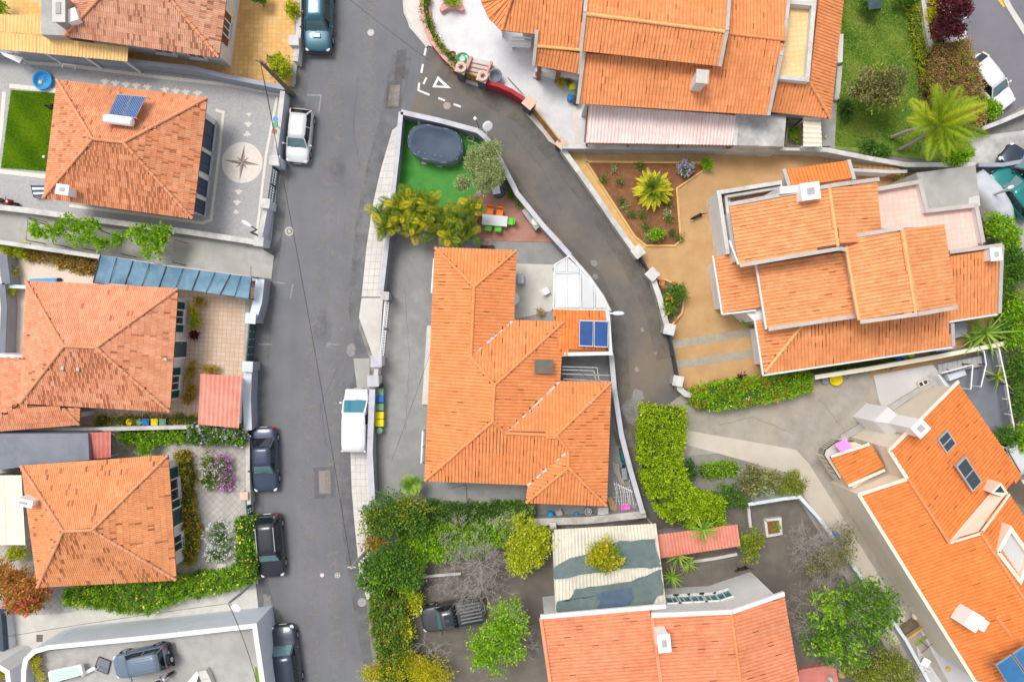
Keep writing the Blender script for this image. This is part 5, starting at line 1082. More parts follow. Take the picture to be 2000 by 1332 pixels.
tarp([(1121, 1149), (1165, 1143), (1233, 1133), (1276, 1117), (1290, 1110), (1296, 1158), (1282, 1165), (1270, 1180), (1180, 1187), (1087, 1196), (1087, 1172), (1108, 1170), (1118, 1160)], 'tarp_green', .03)
tarp([(1166, 1158), (1180, 1153), (1232, 1144), (1237, 1165), (1228, 1178), (1205, 1184), (1165, 1187), (1172, 1172), (1164, 1164)], 'tarp_navy', .06)
posts(tc, ((1084, 1040), (1278, 1030), (1085, 1120), (1292, 1110)), 2.8, .1, 'old_coping')
for q in (((1080, 1040, 2.85), (1086, 1196, 3.2)), ((1280, 1028, 2.85), (1300, 1182, 3.2))): b = MB(); b.bar(P(*q[0]), P(*q[1]), .1, .1); b.build('beam', 'old_coping', tc)
# ================================================================== vehicles
def paint(name, c, metal=.25, rough=.32):
    return mat(name, c, rough=rough, metal=metal, spec=.5, coat=.6)
paint('paint_teal', (.025, .11, .15)); paint('paint_silver', (.66, .67, .68), .15); paint('paint_white', (.80, .80, .80), 0); paint('paint_navy', (.035, .05, .095)); paint('paint_black', (.022, .027, .033))
paint('paint_blueblack', (.04, .055, .08)); paint('paint_bluegrey', (.15, .20, .27)); paint('paint_graphite', (.055, .06, .068)); paint('paint_green', (.005, .20, .19)); paint('paint_darkblue', (.02, .03, .06)); paint('paint_red', (.28, .02, .04))
mat('car_glass_blue', (.03, .20, .27), rough=.05, spec=.7, coat=.5); mat('car_glass', (.10, .19, .21), rough=.05, spec=.7, coat=.5); mat('car_glass_dark', (.012, .018, .024), rough=.05, spec=.6, coat=.4); mat('trim', (.02, .02, .022), rough=.55); mat('tyre', (.018, .018, .019), rough=.85); mat('rim', (.45, .46, .48), rough=.35, metal=.7)
mat('lamp_clear', (.75, .78, .80), rough=.1, spec=.6); mat('lamp_red', (.45, .01, .015), rough=.2, spec=.5); mat('plate', (.78, .78, .74), rough=.5); mat('car_cover', (.55, .56, .61), (.47, .48, .53), s=1.5, rough=.6)
STY = {  # windscreen base, roof front, roof rear, rear glass base (fractions of length from the front), hood height, belt height
    'hatch': dict(wb=.27, rf=.41, rr=.86, rb=.97, hood=.86, belt=.92, tail=.93),
    'sedan': dict(wb=.29, rf=.43, rr=.70, rb=.84, hood=.84, belt=.90, tail=.92),
    'wagon': dict(wb=.27, rf=.40, rr=.88, rb=.97, hood=.88, belt=.96, tail=.97),
    'suv': dict(wb=.27, rf=.36, rr=.92, rb=.965, hood=1.02, belt=1.08, tail=1.08),
    'van': dict(wb=.17, rf=.36, rr=.955, rb=.985, hood=.95, belt=1.08, tail=1.08),
    'pickup': dict(wb=.25, rf=.34, rr=.52, rb=.57, hood=1.0, belt=1.05, tail=.98)}
def car(label, px, py, hdg, L, Wd, H, m, style='hatch', z=.02, name='parked_car', cat='car', glass='car_glass', group=None, extras=()):
    """px,py = centre of the car in the photograph; hdg = direction of travel, degrees counter-clockwise from +x"""
    p = P(px, py, z + H * .6); r = thing(name, label, cat, (p.x, p.y, z), math.radians(hdg), group); S = STY[style]; hw = Wd / 2
    X = lambda f: L / 2 - f * L
    def loft(st, secf):
        b = MB(); n = None
        for q in st:
            sec = secf(*q); n = len(sec); b.v += [(q[0], y, zz) for y, zz in sec]
        for i in range(len(st) - 1):
            for k in range(n): b.f.append([i * n + k, (i + 1) * n + k, (i + 1) * n + (k + 1) % n, i * n + (k + 1) % n])
        b.f += [list(range(n)), list(range((len(st) - 1) * n, len(st) * n))[::-1]]; b.t = [.5] * len(b.f); return b
    def sec(x, w, zt, zb=.24): return [(-w * .96, zb), (-w * .995, zb + .10), (-w, zb + .3), (-w * .985, zt - .16), (-w * .93, zt - .04), (-w * .78, zt + .005), (-w * .3, zt + .035), (w * .3, zt + .035), (w * .78, zt + .005), (w * .93, zt - .04), (w * .985, zt - .16), (w, zb + .3), (w * .995, zb + .10), (w * .96, zb)]
    fb = .72 if style not in ('suv', 'van', 'pickup') else .86
    st = [(L / 2, hw * .66, fb * .86, .34), (L / 2 - .04, hw * .80, fb * .94, .28), (L / 2 - .22, hw * .92, fb + .02), (X(.13), hw * .98, S['hood'] - .05), (X(S['wb']), hw, S['hood']), (X(S['wb'] + .06), hw, S['belt']), (X(.55), hw, S['belt']), (X(S['rr']), hw, S['belt']), (X(max(S['rb'], .9)) if S['rb'] < .9 else X(.955), hw * .97, S['tail']), (-L / 2 + .05, hw * .88, S['tail'] - .07, .28), (-L / 2, hw * .76, S['tail'] - .16, .34)]
    body = loft(st, sec); body.build('body', m, r, smooth=True, local=True, subsurf=2)
    zb = S['belt'] + .0; zr = H
    wbx, rfx, rrx, rbx = X(S['wb']), X(S['rf']), X(S['rr']), X(S['rb']); wb_, wr_ = (hw * .90, hw * .70) if style != 'van' else (hw * .97, hw * .87)
    def cab(k=0.0): return None
    # cabin core
    core = MB(); lo = [(wbx, -wb_ * .9), (X(S['rf'] + .02), -wb_), (rrx, -wb_), (rbx, -wb_ * .93), (rbx, wb_ * .93), (rrx, wb_), (X(S['rf'] + .02), wb_), (wbx, wb_ * .9)]
    hi = [(rfx, -wr_ * .93), (rfx - .1, -wr_), (rrx + .1, -wr_), (rrx, -wr_ * .95), (rrx, wr_ * .95), (rrx + .1, wr_), (rfx - .1, wr_), (rfx, wr_ * .93)]
    n = 8; core.add([(x, y, zb - .06) for x, y in lo] + [(x, y, zr - .05) for x, y in hi], [list(range(n - 1, -1, -1)), list(range(n, 2 * n))] + [[i, (i + 1) % n, n + (i + 1) % n, n + i] for i in range(n)])
    core.build('cabin', 'trim' if style != 'van' else m, r, local=True, bevel=.09 if style == 'van' else 0, smooth=style == 'van')
    # roof panel
    rs = []
    N = 5
    for i in range(N + 1):
        x = rfx + .03 + (rrx - rfx - .06) * i / N; zc = zr - .03 + .03 * math.sin(math.pi * i / N); rs.append((x, wr_ * (1.03 if 0 < i < N else .98), zc))
    rp = MB()
    for x, w, zc in rs: rp.v += [(x, -w, zc - .07), (x, -w * .96, zc - .015), (x, -w * .5, zc + .03), (x, 0, zc + .04), (x, w * .5, zc + .03), (x, w * .96, zc - .015), (x, w, zc - .07)]
    for i in range(N):
        for k in range(6): rp.f.append([i * 7 + k, i * 7 + k + 1, (i + 1) * 7 + k + 1, (i + 1) * 7 + k])
    rp.f += [[0, 6, 5, 4, 3, 2, 1], [N * 7 + k for k in range(7)]]; rp.t = [.5] * len(rp.f); rp.build('roof', m, r, smooth=True, local=True)
    def gl(nm, q, mm=glass, up=.022):
        q = [Vector(a) for a in q]; nn = (q[1] - q[0]).cross(q[2] - q[0]).normalized(); c = sum(q, Vector()) / len(q)
        if nn.dot(c - Vector((0, 0, .6))) < 0: nn = -nn
        b = MB(); b.add([a + nn * up for a in q] + [a - nn * .01 for a in q], [[0, 1, 2, 3], [7, 6, 5, 4], [0, 4, 5, 1], [1, 5, 6, 2], [2, 6, 7, 3], [3, 7, 4, 0]]); return b.build(nm, mm, r, local=True)
    gl('windscreen', [(wbx - .02, -wb_ * .84, zb - .0), (wbx - .02, wb_ * .84, zb - .0), (rfx + .02, wr_ * .86, zr - .08), (rfx + .02, -wr_ * .86, zr - .08)])
    if style != 'van': gl('rear_window', [(rbx + .02, -wb_ * .82, zb + .02), (rbx + .02, wb_ * .82, zb + .02), (rrx - .01, wr_ * .84, zr - .1), (rrx - .01, -wr_ * .84, zr - .1)], 'car_glass_dark')
    xa, xb = X(S['rf'] + .03), rrx + .06; f0, f1 = rfx - .12, rrx + .16
    spl = [(0, .46), (.54, 1)] if style not in ('van', 'pickup') else [(0, .28 if style == 'van' else 1)]
    for s in (-1, 1):
        for a, c in spl:
            gl('side_window', [(xa + (xb - xa) * a, s * wb_, zb), (xa + (xb - xa) * c, s * wb_, zb), (f0 + (f1 - f0) * c, s * wr_ * 1.0, zr - .09), (f0 + (f1 - f0) * a, s * wr_ * 1.0, zr - .09)], 'car_glass_dark', .012)
        prs = [((wbx, s * wb_ * .93, zb - .02), (rfx, s * wr_ * .98, zr - .05), .07, .05), ((rbx, s * wb_ * .96, zb - .02), (rrx, s * wr_ * .99, zr - .06), .10, .06)]
        if style != 'van': prs.append(((xa + (xb - xa) * .5, s * wb_ * 1.005, zb - .02), (f0 + (f1 - f0) * .5, s * wr_ * 1.02, zr - .06), .06, .03))
        for q in prs: b = MB(); b.bar(*q); b.build('pillar', m, r, local=True)
        b = MB(); b.ball((X(S['wb'] + .045), s * (hw + .10), zb + .05), (.07, .10, .07), 10, 6); b.bar((X(S['wb'] + .045), s * hw * .9, zb), (X(S['wb'] + .045), s * (hw + .05), zb + .03), .04, .04); b.build('wing_mirror', m, r, local=True, smooth=True)
        b = MB(); b.ball((L / 2 - .16, s * hw * .70, fb * .86), (.16, .17, .09), 10, 6); b.build('headlight', 'lamp_clear', r, local=True, smooth=True)
        b = MB(); b.ball((-L / 2 + .06, s * hw * .78, S['tail'] - .15), (.07, .12, .12), 8, 6); b.build('tail_light', 'lamp_red', r, local=True, smooth=True)
        for x in (L / 2 - .17 * L - .08, -L / 2 + .18 * L):
            wr = .31 if style not in ('suv', 'pickup') else .36
            b = MB(); b.tube([(x, s * (hw - .22), wr), (x, s * (hw - .19), wr), (x, s * (hw - .02), wr), (x, s * (hw - .002), wr)], [wr * .9, wr, wr, wr * .93], 20); o = b.build('wheel', 'tyre', r, local=True)
            b = MB(); b.tube([(x, s * (hw - .03), wr), (x, s * (hw + .012), wr)], [wr * .62, wr * .55], 14); b.build('rim', 'rim', o, local=True)
    b = MB(); b.box((L / 2 - .03, 0, .45), (.1, hw * 1.2, .16)); b.build('grille', 'trim', r, local=True)
    b = MB(); b.box((L / 2 + .03, 0, .40), (.02, .5, .11)); b.build('number_plate', 'plate', r, local=True); b = MB(); b.box((-L / 2 - .01, 0, .62), (.02, .5, .11)); b.build('number_plate', 'plate', r, local=True)
    b = MB()
    for s in (-1, 1):                       # wipers
        b.bar((wbx + .03, s * .1 - .25, S['hood'] + .06), (wbx - .12, s * .1 + .25, zb + .1), .02, .02)
    b.build('wiper', 'trim', r, local=True)
    if 'rails' in extras:
        for s in (-1, 1): b = MB(); b.bar((rfx - .2, s * wr_ * .95, zr + .05), (rrx + .2, s * wr_ * .95, zr + .05), .04, .05); b.build('roof_rail', 'trim' if 'silver' not in extras else 'rim', r, local=True)
    if 'ribs' in extras:
        for k in range(5): b = MB(); b.bar((rfx - .35, (k - 2) * wr_ * .36, zr + .02), (rrx + .15, (k - 2) * wr_ * .36, zr + .02), .05, .03); b.build('roof_rib', m, r, local=True)
    if 'spare' in extras:
        b = MB(); b.tube([(-L / 2 - .02, .2, .85), (-L / 2 - .22, .2, .85)], [.36, .34], 20); o = b.build('spare_wheel', 'tyre', r, local=True); b = MB(); b.tube([(-L / 2 - .2, .2, .85), (-L / 2 - .25, .2, .85)], [.17, .15], 14); b.build('rim', 'rim', o, local=True)
        b = MB(); b.box((-L / 2 - .05, 0, .45), (.16, Wd * .95, .18)); b.build('bumper', 'trim', r, local=True, bevel=.04)
    if 'bullbar' in extras:
        b = MB(); b.box((L / 2 + .04, 0, .5), (.14, Wd * .96, .2)); b.build('bumper', 'trim', r, local=True, bevel=.05)
    if 'scoop' in extras:
        b = MB(); b.box((X(.2), 0, S['hood'] + .05), (.3, .5, .08)); b.build('bonnet_scoop', m, r, local=True, bevel=.03)
    if style == 'pickup':
        x0, x1 = rbx - .08, -L / 2 + .1; b = MB()
        b.box(((x0 + x1) / 2, 0, S['tail'] + .03), (x0 - x1, Wd * .84, .02)); b.build('load_bed', 'trim', r, local=True)
        for s in (-1, 1): b = MB(); b.box(((x0 + x1) / 2, s * Wd * .45, S['tail'] + .07), (x0 - x1, .09, .16)); b.build('bed_side', m, r, local=True)
        b = MB(); b.box((x1, 0, S['tail'] + .05), (.08, Wd * .8, .14)); b.build('tailgate', m, r, local=True)
        for k in range(6): b = MB(); b.bar((x0 - .1, (k - 2.5) * .22, S['tail'] + .06), (x1 + .1, (k - 2.5) * .22, S['tail'] + .06), .09, .05); b.build('bed_rib', 'bed_grey', r, local=True)
        b = MB(); b.box((X(.45), 0, zr + .02), (.5, .7, .03)); b.build('sunroof', 'car_glass_dark', r, local=True)
    return r
car('teal off road car with front bull bar parked by the orange tiled patio', 619, 28, -91, 4.5, 1.80, 1.85, 'paint_teal', 'suv', extras=('bullbar', 'scoop', 'rails'))
car('silver white hatchback parked beside the compass yard wall', 583, 264, -96, 3.45, 1.55, 1.42, 'paint_silver', 'hatch')
car('plain white panel van with its blue windscreen beside lilac wall', 694, 822, 89.5, 4.05, 1.66, 1.80, 'paint_white', 'van', name='parked_van', cat='van', glass='car_glass_blue')
car('navy saloon car parked beside the flower garden', 515, 898, -88, 4.15, 1.66, 1.40, 'paint_navy', 'sedan')
car('black estate car with roof rails parked near yellow flowered hedge', 525, 1067, -85, 4.05, 1.70, 1.48, 'paint_black', 'wagon', extras=('rails', 'silver'))
car('dark blue hatchback nosed up the street beside the raised court', 556, 1288, 97, 4.2, 1.72, 1.45, 'paint_blueblack', 'wagon')
car('blue grey jeep with spare wheel on the raised parking court', 273, 1295, 192, 3.35, 1.55, 1.62, 'paint_bluegrey', 'suv', z=2.42, extras=('spare', 'ribs'))
car('graphite pickup truck half hidden by trees in the lower yard', 884, 1203, 191, 4.1, 1.70, 1.70, 'paint_graphite', 'pickup', z=.06, name='pickup_truck', cat='pickup')
car('white saloon car parked beside the dry brown hedge', 1936, 160, -52, 3.9, 1.6, 1.42, 'paint_white', 'hatch')
car('emerald green car parked in the small lot behind concrete roof', 1985, 375, 128, 3.7, 1.58, 1.40, 'paint_green', 'hatch', z=.08)
car('dark blue car parked behind the emerald green car', 2012, 330, 140, 3.9, 1.6, 1.42, 'paint_darkblue', 'hatch', z=.08)
car('silver car with white roof rails parked behind the cream house', 1992, 905, -60, 4.1, 1.7, 1.5, 'paint_silver', 'wagon', extras=('rails',))
car('white car parked under the dark red foliage', 1850, 30, -62, 3.8, 1.55, 1.42, 'paint_white', 'hatch')
car('dark red car parked under the pale pink ribbed carport', 1206, 245, 180, 3.9, 1.6, 1.35, 'paint_red', 'hatch', z=.07)
# car under a grey cover
def covered(px, py, hdg, L, W_, H, z):
    p = P(px, py, z + H * .6); r = thing('covered_car', 'car wrapped in a pale grey protective cover', 'car', (p.x, p.y, z), math.radians(hdg)); b = MB(); n = 12; st = []
    for i in range(9):
        f = i / 8; x = L / 2 - f * L; w = W_ / 2 * (1 - .35 * abs(2 * f - 1) ** 5); zt = .85 + (H - .85) * max(0, min(1, (f - .18) * 5, (.97 - f) * 6))
        b.v += [(x, w * math.copysign(abs(math.cos(a)) ** .55, math.cos(a)) * (1.02 - .18 * max(0, math.sin(a))), .1 + (zt - .1) * abs(math.sin(a)) ** .5 + .02 * math.sin(3 * a + i)) for a in [math.pi * k / (n - 1) for k in range(n)]]
    b.f = [[i * n + k, i * n + k + 1, (i + 1) * n + k + 1, (i + 1) * n + k] for i in range(8) for k in range(n - 1)] + [list(range(n)), list(range(8 * n, 9 * n))[::-1]]; b.t = [.5] * len(b.f)
    b.build('cover', 'car_cover', r, smooth=True, local=True, subsurf=1)
    for s in (-1, 1):
        for x in (L * .3, -L * .3): b = MB(); b.tube([(x, s * W_ * .35, .3), (x, s * W_ * .46, .3)], .3, 14); b.build('wheel', 'tyre', r, local=True)
covered(1941, 388, 120, 3.9, 1.7, 1.4, .07)
# ================================================================== vegetation
def unit(a): return a / np.maximum(1e-9, np.linalg.norm(a, axis=1, keepdims=True))
def leafcloud(name, pts, out, size, asp, tint, m, parent, off, spread=.8, droop=0.0):
    n = len(pts); a = unit(out + spread * NP.normal(size=(n, 3)) - np.array([0, 0, droop])); s = unit(np.cross(a, NP.normal(size=(n, 3))))
    L = (size * NP.uniform(.45, 1.5, n))[:, None]; w = L * asp * .5; nn = np.cross(a, s)
    q = np.stack([pts, pts + a * L * .45 + s * w + nn * L * .06, pts + a * L, pts + a * L * .45 - s * w + nn * L * .06], 1).reshape(-1, 3) - np.array(tuple(off))
    me = bpy.data.meshes.new(name); rawmesh(me, q, np.full(n, 4, np.int32), np.arange(4 * n, dtype=np.int32), np.clip(tint, 0, 1)); me.materials.append(M[m])
    o = link(bpy.data.objects.new(name, me)); o.parent = parent; WLOC[o.name] = Vector(off); return o
def blobpts(blobs, n, clus, csize, shell=.55, split=0):
    """blobs: (x,y,z,rx,ry,rz). clustered points in the outer shell of the blobs"""
    if split:                                        # break each lobe into uneven smaller lobes
        nb = []
        for q in blobs:
            for _ in range(split):
                a = random.uniform(0, 6.283); rr = random.uniform(.25, .80); f = random.uniform(.30, .58)
                nb.append((q[0] + q[3] * rr * math.cos(a), q[1] + q[4] * rr * math.sin(a), q[2] + q[5] * random.uniform(-.45, .55) * (1 - .4 * rr), q[3] * f, q[4] * f, q[5] * f * 1.1))
            nb.append((q[0], q[1], q[2], q[3] * .6, q[4] * .6, q[5] * .8))
        blobs = nb
    B = np.array(blobs, float); wt = (B[:, 3] * B[:, 4] + B[:, 3] * B[:, 5]) ; wt = wt / wt.sum(); k = NP.choice(len(B), clus, p=wt)
    d = unit(NP.normal(size=(clus, 3))); d[:, 2] = np.where(d[:, 2] < -.3, -d[:, 2], d[:, 2]); rr = NP.uniform(shell, 1.0, clus) ** .6
    rr *= 1 + .16 * np.sin(d[:, 0] * 5 + k) * np.cos(d[:, 1] * 6 + 2 * k)
    C = B[k, :3] + d * rr[:, None] * B[k, 3:6]; ct = NP.uniform(-.22, .22, clus)
    j = NP.integers(0, clus, n); pts = C[j] + NP.normal(size=(n, 3)) * csize * .5; out = unit(d[j] + .6 * unit(pts - C[j]) + np.array([0, 0, .35]))
    pts[:, 2] = np.maximum(pts[:, 2], .08)
    return pts, out, .5 + ct[j] + NP.normal(size=n) * .2
def limbs(base, tops, r0, m, parent, name='trunk', split=.45):
    b = MB(); base = Vector(base); c = sum((Vector(t) for t in tops), Vector()) / len(tops); fork = base.lerp(c, split)
    b.tube([base - Vector((0, 0, .1)), base.lerp(fork, .5) + Vector((random.uniform(-.08, .08), random.uniform(-.08, .08), 0)), fork], [r0 * 1.25, r0, r0 * .8], 8)
    for t in tops:
        t = Vector(t); mid = fork.lerp(t, .5) + Vector((random.uniform(-.15, .15), random.uniform(-.15, .15), random.uniform(0, .2)))
        b.tube([fork, mid, t], [r0 * .6, r0 * .38, r0 * .12], 6)
        for _ in range(3):
            e = mid.lerp(t, random.random()) + Vector((random.uniform(-.5, .5), random.uniform(-.5, .5), random.uniform(.0, .4))); b.tube([mid, e], [r0 * .28, r0 * .06], 5)
    return b.build(name, m, parent)
def tree(label, blobs_px, m, n=4000, leaf=.16, asp=.5, csize=.3, name='tree', cat='tree', trunk='bark', r0=.12, base=None, clus=None, group=None, spread=.8, zg=.03, shell=.55, flowers=None, twin=None, droop=0.0, crown_name='crown', split=6):
    """blobs_px: (px, py, z, radius_px_x, radius_px_y, rz_m)"""
    B = []
    for q in blobs_px:
        p = P(q[0], q[1], q[2]); k = (CAM_H - q[2]) / (CAM_H * PXM); B.append((p.x, p.y, q[2], q[3] * k, q[4] * k, q[5]))
    cx = sum(b[0] * b[3] for b in B) / sum(b[3] for b in B); cy = sum(b[1] * b[3] for b in B) / sum(b[3] for b in B)
    if base: p = P(base[0], base[1], 0); cx, cy = p.x, p.y
    r = thing(name, label, cat, (cx, cy, 0), group=group)
    tops = [(b[0], b[1], b[2]) for b in B[:7]]
    limbs((cx, cy, zg), tops, r0, trunk, r, 'trunk' if cat == 'tree' else 'stem')
    n = int(n * 1.7); pts, out, t = blobpts(B, n, clus or max(20, n // 28), csize, shell, split)
    leafcloud(crown_name, pts, out, leaf, asp, t, m, r, (cx, cy, 0), spread, droop)
    if twin: pts, out, t = blobpts(B, twin[1], twin[2], csize, shell, split); leafcloud(crown_name, pts, out, leaf, asp, t, twin[0], r, (cx, cy, 0), spread)
    if flowers:
        for fm, fn, fs in flowers:
            pts, out, t = blobpts(B, fn, max(8, fn // 5), csize * .35, .95); pts += out * .06; leafcloud('flower', pts, out * 1.5, fs, .9, t, fm, r, (cx, cy, 0), .9)['kind'] = 'stuff'
    return r
def bush(label, blobs_px, m, n=1200, leaf=.12, **k):
    k.setdefault('name', 'shrub'); k.setdefault('cat', 'shrub'); k.setdefault('r0', .04); k.setdefault('csize', .2); k.setdefault('crown_name', 'foliage'); k.setdefault('shell', .35)
    return tree(label, blobs_px, m, n, leaf, **k)
def hedge(label, path, w, h, m, n, leaf=.11, core='hedge_core', name='hedge', flowers=None, rough=.10, asp=.6, z0=.03, widths=None, twin=None):
    W = PP(path, h); seg = [(W[i + 1] - W[i]).length for i in range(len(W) - 1)]; tot = sum(seg); c = W[len(W) // 2]
    r = thing(name, label, 'hedge', (c.x, c.y, 0)); b = MB()
    ws = widths or [w] * len(W)
    def at(s, lat, hh):
        d = s * tot
        for i, l in enumerate(seg):
            if d <= l + 1e-6:
                p = W[i].lerp(W[i + 1], d / l); t = (W[i + 1] - W[i]).normalized(); wd = ws[i] + (ws[i + 1] - ws[i]) * d / l; return p.x - t.y * lat * wd / 2, p.y + t.x * lat * wd / 2, hh, -t.y, t.x
            d -= l
        return at(1.0, lat, hh)
    k = max(3, int(tot / .5)); prof = [(-.80, z0), (-.86, h * .5), (-.78, h * .86), (0, h * .92), (.78, h * .86), (.86, h * .5), (.80, z0)]
    for i in range(k + 1):
        for lt, zz in prof: q = at(i / k, lt, zz); b.v.append((q[0] + random.uniform(-.04, .04), q[1] + random.uniform(-.04, .04), zz + random.uniform(-.04, .04) * (zz > z0)))
    m_ = len(prof); b.f = [[i * m_ + j, (i + 1) * m_ + j, (i + 1) * m_ + j + 1, i * m_ + j + 1] for i in range(k) for j in range(m_ - 1)] + [list(range(m_ - 1, -1, -1)), list(range(k * m_, (k + 1) * m_))]; b.t = [.5] * len(b.f)
    b.build('stems', core, r)
    def cloud(n, mm, lf, nm, asp_, lift=0.0, clu=None):
        clu = clu or max(10, n // 14); C = []; O = []
        for _ in range(clu):
            s = random.random(); u = random.random()
            if u < .6: lat = random.uniform(-1, 1); q = at(s, lat, h + random.uniform(-rough, rough * .7) - .32 * abs(lat) ** 3 + .12 * math.sin(s * tot * 2.1) * math.cos(lat * 3 + s * tot)); o = (q[3] * lat * .4, q[4] * lat * .4, 1)
            else: sd = random.choice((-1, 1)); q = at(s, sd * random.uniform(.88, 1.04), random.uniform(z0 + .1, h)); o = (q[3] * sd, q[4] * sd, .35)
            if random.random() < .06: e = random.choice((0, 1)); q = at(e, random.uniform(-1, 1), random.uniform(z0 + .1, h)); o = (0, 0, .5)
            C.append(q[:3]); O.append(o)
        C = np.array(C); O = np.array(O, float); j = NP.integers(0, clu, n); ct = NP.uniform(-.2, .2, clu); pts = C[j] + NP.normal(size=(n, 3)) * .09; out = unit(O[j] + .5 * NP.normal(size=(n, 3)))
        pts[:, 2] = np.maximum(pts[:, 2], z0 + .03) + lift
        o = leafcloud(nm, pts, out, lf, asp_, .5 + ct[j] + NP.normal(size=n) * .2, mm, r, (c.x, c.y, 0), .6)
        if nm == 'flower': o['kind'] = 'stuff'
    cloud(n, m, leaf, 'foliage', asp)
    if twin: cloud(twin[1], twin[0], leaf, 'foliage', asp, .01, twin[2])
    if flowers:
        for fm, fn, fs in flowers: cloud(fn, fm, fs, 'flower', .9, .05, max(6, fn // 5))
    return r
FROND = {}
def frond_mesh(m, L, droop, nleaf, ll, tint, stiff=False, lift=.3, vee=.35, lw=1.0):
    """feather leaf along +x, arching"""
    b = MB(); pts = []; n = 10
    for i in range(n + 1):
        s = i / n; pts.append(Vector((L * (s - .10 * droop * s * s), 0, L * (lift * s - droop * s * s))))
    b.tube(pts, [.022 * (1 - .8 * i / n) for i in range(n + 1)], 4, tint)
    for k in range(nleaf):
        s = .10 + .90 * (k + random.random() * .5) / nleaf; f = s * n; i = min(n - 1, int(f)); p = pts[i].lerp(pts[i + 1], f - i); d = (pts[i + 1] - pts[i]).normalized()
        l = ll * (math.sin(math.pi * min(1, .12 + s * .88)) ** .6) * random.uniform(.85, 1.15); 
        for sd in (-1, 1):
            a = (d * (.75 if not stiff else .45) + Vector((0, sd, 0)) + Vector((0, 0, vee * random.uniform(.4, 1.2)))).normalized(); e = p + a * l; e.z -= (0 if stiff else l * random.uniform(.15, .5)); md = p + a * l * .5; w = d * (.020 + .022 * l) * lw
            b.add([p, md + w, e, md - w], [[0, 1, 2, 3]], min(1, max(0, tint + random.uniform(-.18, .18))))
    me = b.mesh('frond'); me.materials.append(M[m]); return me
def rosette(root, c, meshes, n, el0, el1, parent_off, jitter=.25, sc=(.8, 1.1), name='frond', phase=0):
    for k in range(n):
        az = phase + k * 2.39996 + random.uniform(-jitter, jitter); f = (k + .5) / n; el = el0 + (el1 - el0) * f + random.uniform(-.12, .12); s = random.uniform(*sc) * (1 - .25 * (1 - f))
        o = link(bpy.data.objects.new(name, random.choice(meshes))); o.parent = root
        mt = Matrix.Rotation(az, 4, 'Z') @ Matrix.Rotation(-el, 4, 'Y') @ Matrix.Rotation(random.uniform(-.25, .25), 4, 'X') @ Matrix.Scale(s, 4); mt.translation = Vector(c) - Vector(parent_off); o.matrix_basis = mt
def blade_mesh(m, L, w, droop, tint):
    b = MB(); n = 5; V = []
    for i in range(n + 1):
        s = i / n; ww = w * (1 - s) ** .7 * (.6 + .8 * min(1, s * 4)) * .5; x = L * (s - .1 * droop * s * s); z = -L * droop * s * s; V += [(x, -ww, z + ww * .3), (x, 0, z - ww * .2), (x, ww, z + ww * .3)]
    b.add(V, [[3 * i + k, 3 * i + 3 + k, 3 * i + 4 + k, 3 * i + 1 + k] for i in range(n) for k in (0, 1)], tint); me = b.mesh('leaf'); me.materials.append(M[m]); return me
def bare(label, px, py, z0, n, reach, m='bark_pale', depth=4, h=2.2, name='bare_tree'):
    """leafless crown: a short trunk, a few limbs and many fine twigs"""
    p = P(px, py, h); r = thing(name, label, 'tree', (p.x, p.y, 0)); b = MB(); b.tube([(p.x, p.y, 0), (p.x + .05, p.y, h * .35)], [.12, .09], 8); b.build('trunk', m, r); br = MB()
    def grow(a, d, l, rad, dep):
        e = a + d * l; mid = a.lerp(e, .5) + Vector((random.uniform(-.08, .08), random.uniform(-.08, .08), random.uniform(-.05, .05))) * l * 2
        br.tube([a, mid, e], [rad, rad * .8, rad * .6], 3 if dep < 3 else 5, cap=False)
        if dep == 0: return
        for _ in range(random.choice((2, 3, 3, 4))):
            nd = (d + Vector((random.uniform(-1.1, 1.1), random.uniform(-1.1, 1.1), random.uniform(-.35, .4)))).normalized(); grow(random.choice((mid, e, a.lerp(e, .8))), nd, l * random.uniform(.5, .9), max(.006, rad * .55), dep - 1)
    for k in range(n):
        az = k * 2 * math.pi / n + random.uniform(-.4, .4); d = Vector((math.cos(az), math.sin(az), random.uniform(.35, 1.2))).normalized(); grow(Vector((p.x, p.y, h * random.uniform(.3, .45))), d, reach * random.uniform(.26, .42), .03, depth)
    br.build('branches', m, r); return r
# ---- areca palm clump by the central house
ar = thing('palm_clump', 'dense yellow green feather palm clump north of the central house', 'palm', (P(830, 430).x, P(830, 430).y, .05))
off = WLOC[ar.name]; AM = [frond_mesh('lf_areca', 1.35, .6, 34, .46, t, lift=.5, vee=.25, lw=.7) for t in (.08, .18, .28, .38, .5, .66, .88)]
st = MB()
for k in range(70):
    u = random.random(); px = 732 + 196 * u + random.uniform(-12, 12); py = 425 + random.uniform(-36, 30) + (14 if u > .6 else 0); z = random.uniform(1.6, 3.0); p = P(px, py, z); st.tube([(p.x + random.uniform(-.1, .1), p.y + random.uniform(-.1, .1), .03), (p.x, p.y, z)], [.045, .03], 6)
    rosette(ar, (p.x, p.y, z), AM, 6, 1.15, .2, off, .6, (.5, .95), phase=random.random() * 6)
st.build('stem', 'bark_pale', ar)
# ---- olive tree
tree('grey green olive tree with cloud shaped crowns beside the covered pool', [(955, 300, 3.2, 26, 22, .6), (925, 318, 3.0, 20, 22, .5), (968, 330, 3.1, 18, 24, .5), (940, 360, 2.7, 22, 22, .5), (906, 358, 2.4, 15, 14, .35), (945, 330, 3.2, 24, 20, .5)], 'lf_olive', 15000, .15, .30, .24, base=(955, 345), r0=.14, spread=.9, name='olive_tree', clus=420, shell=.3, split=4)
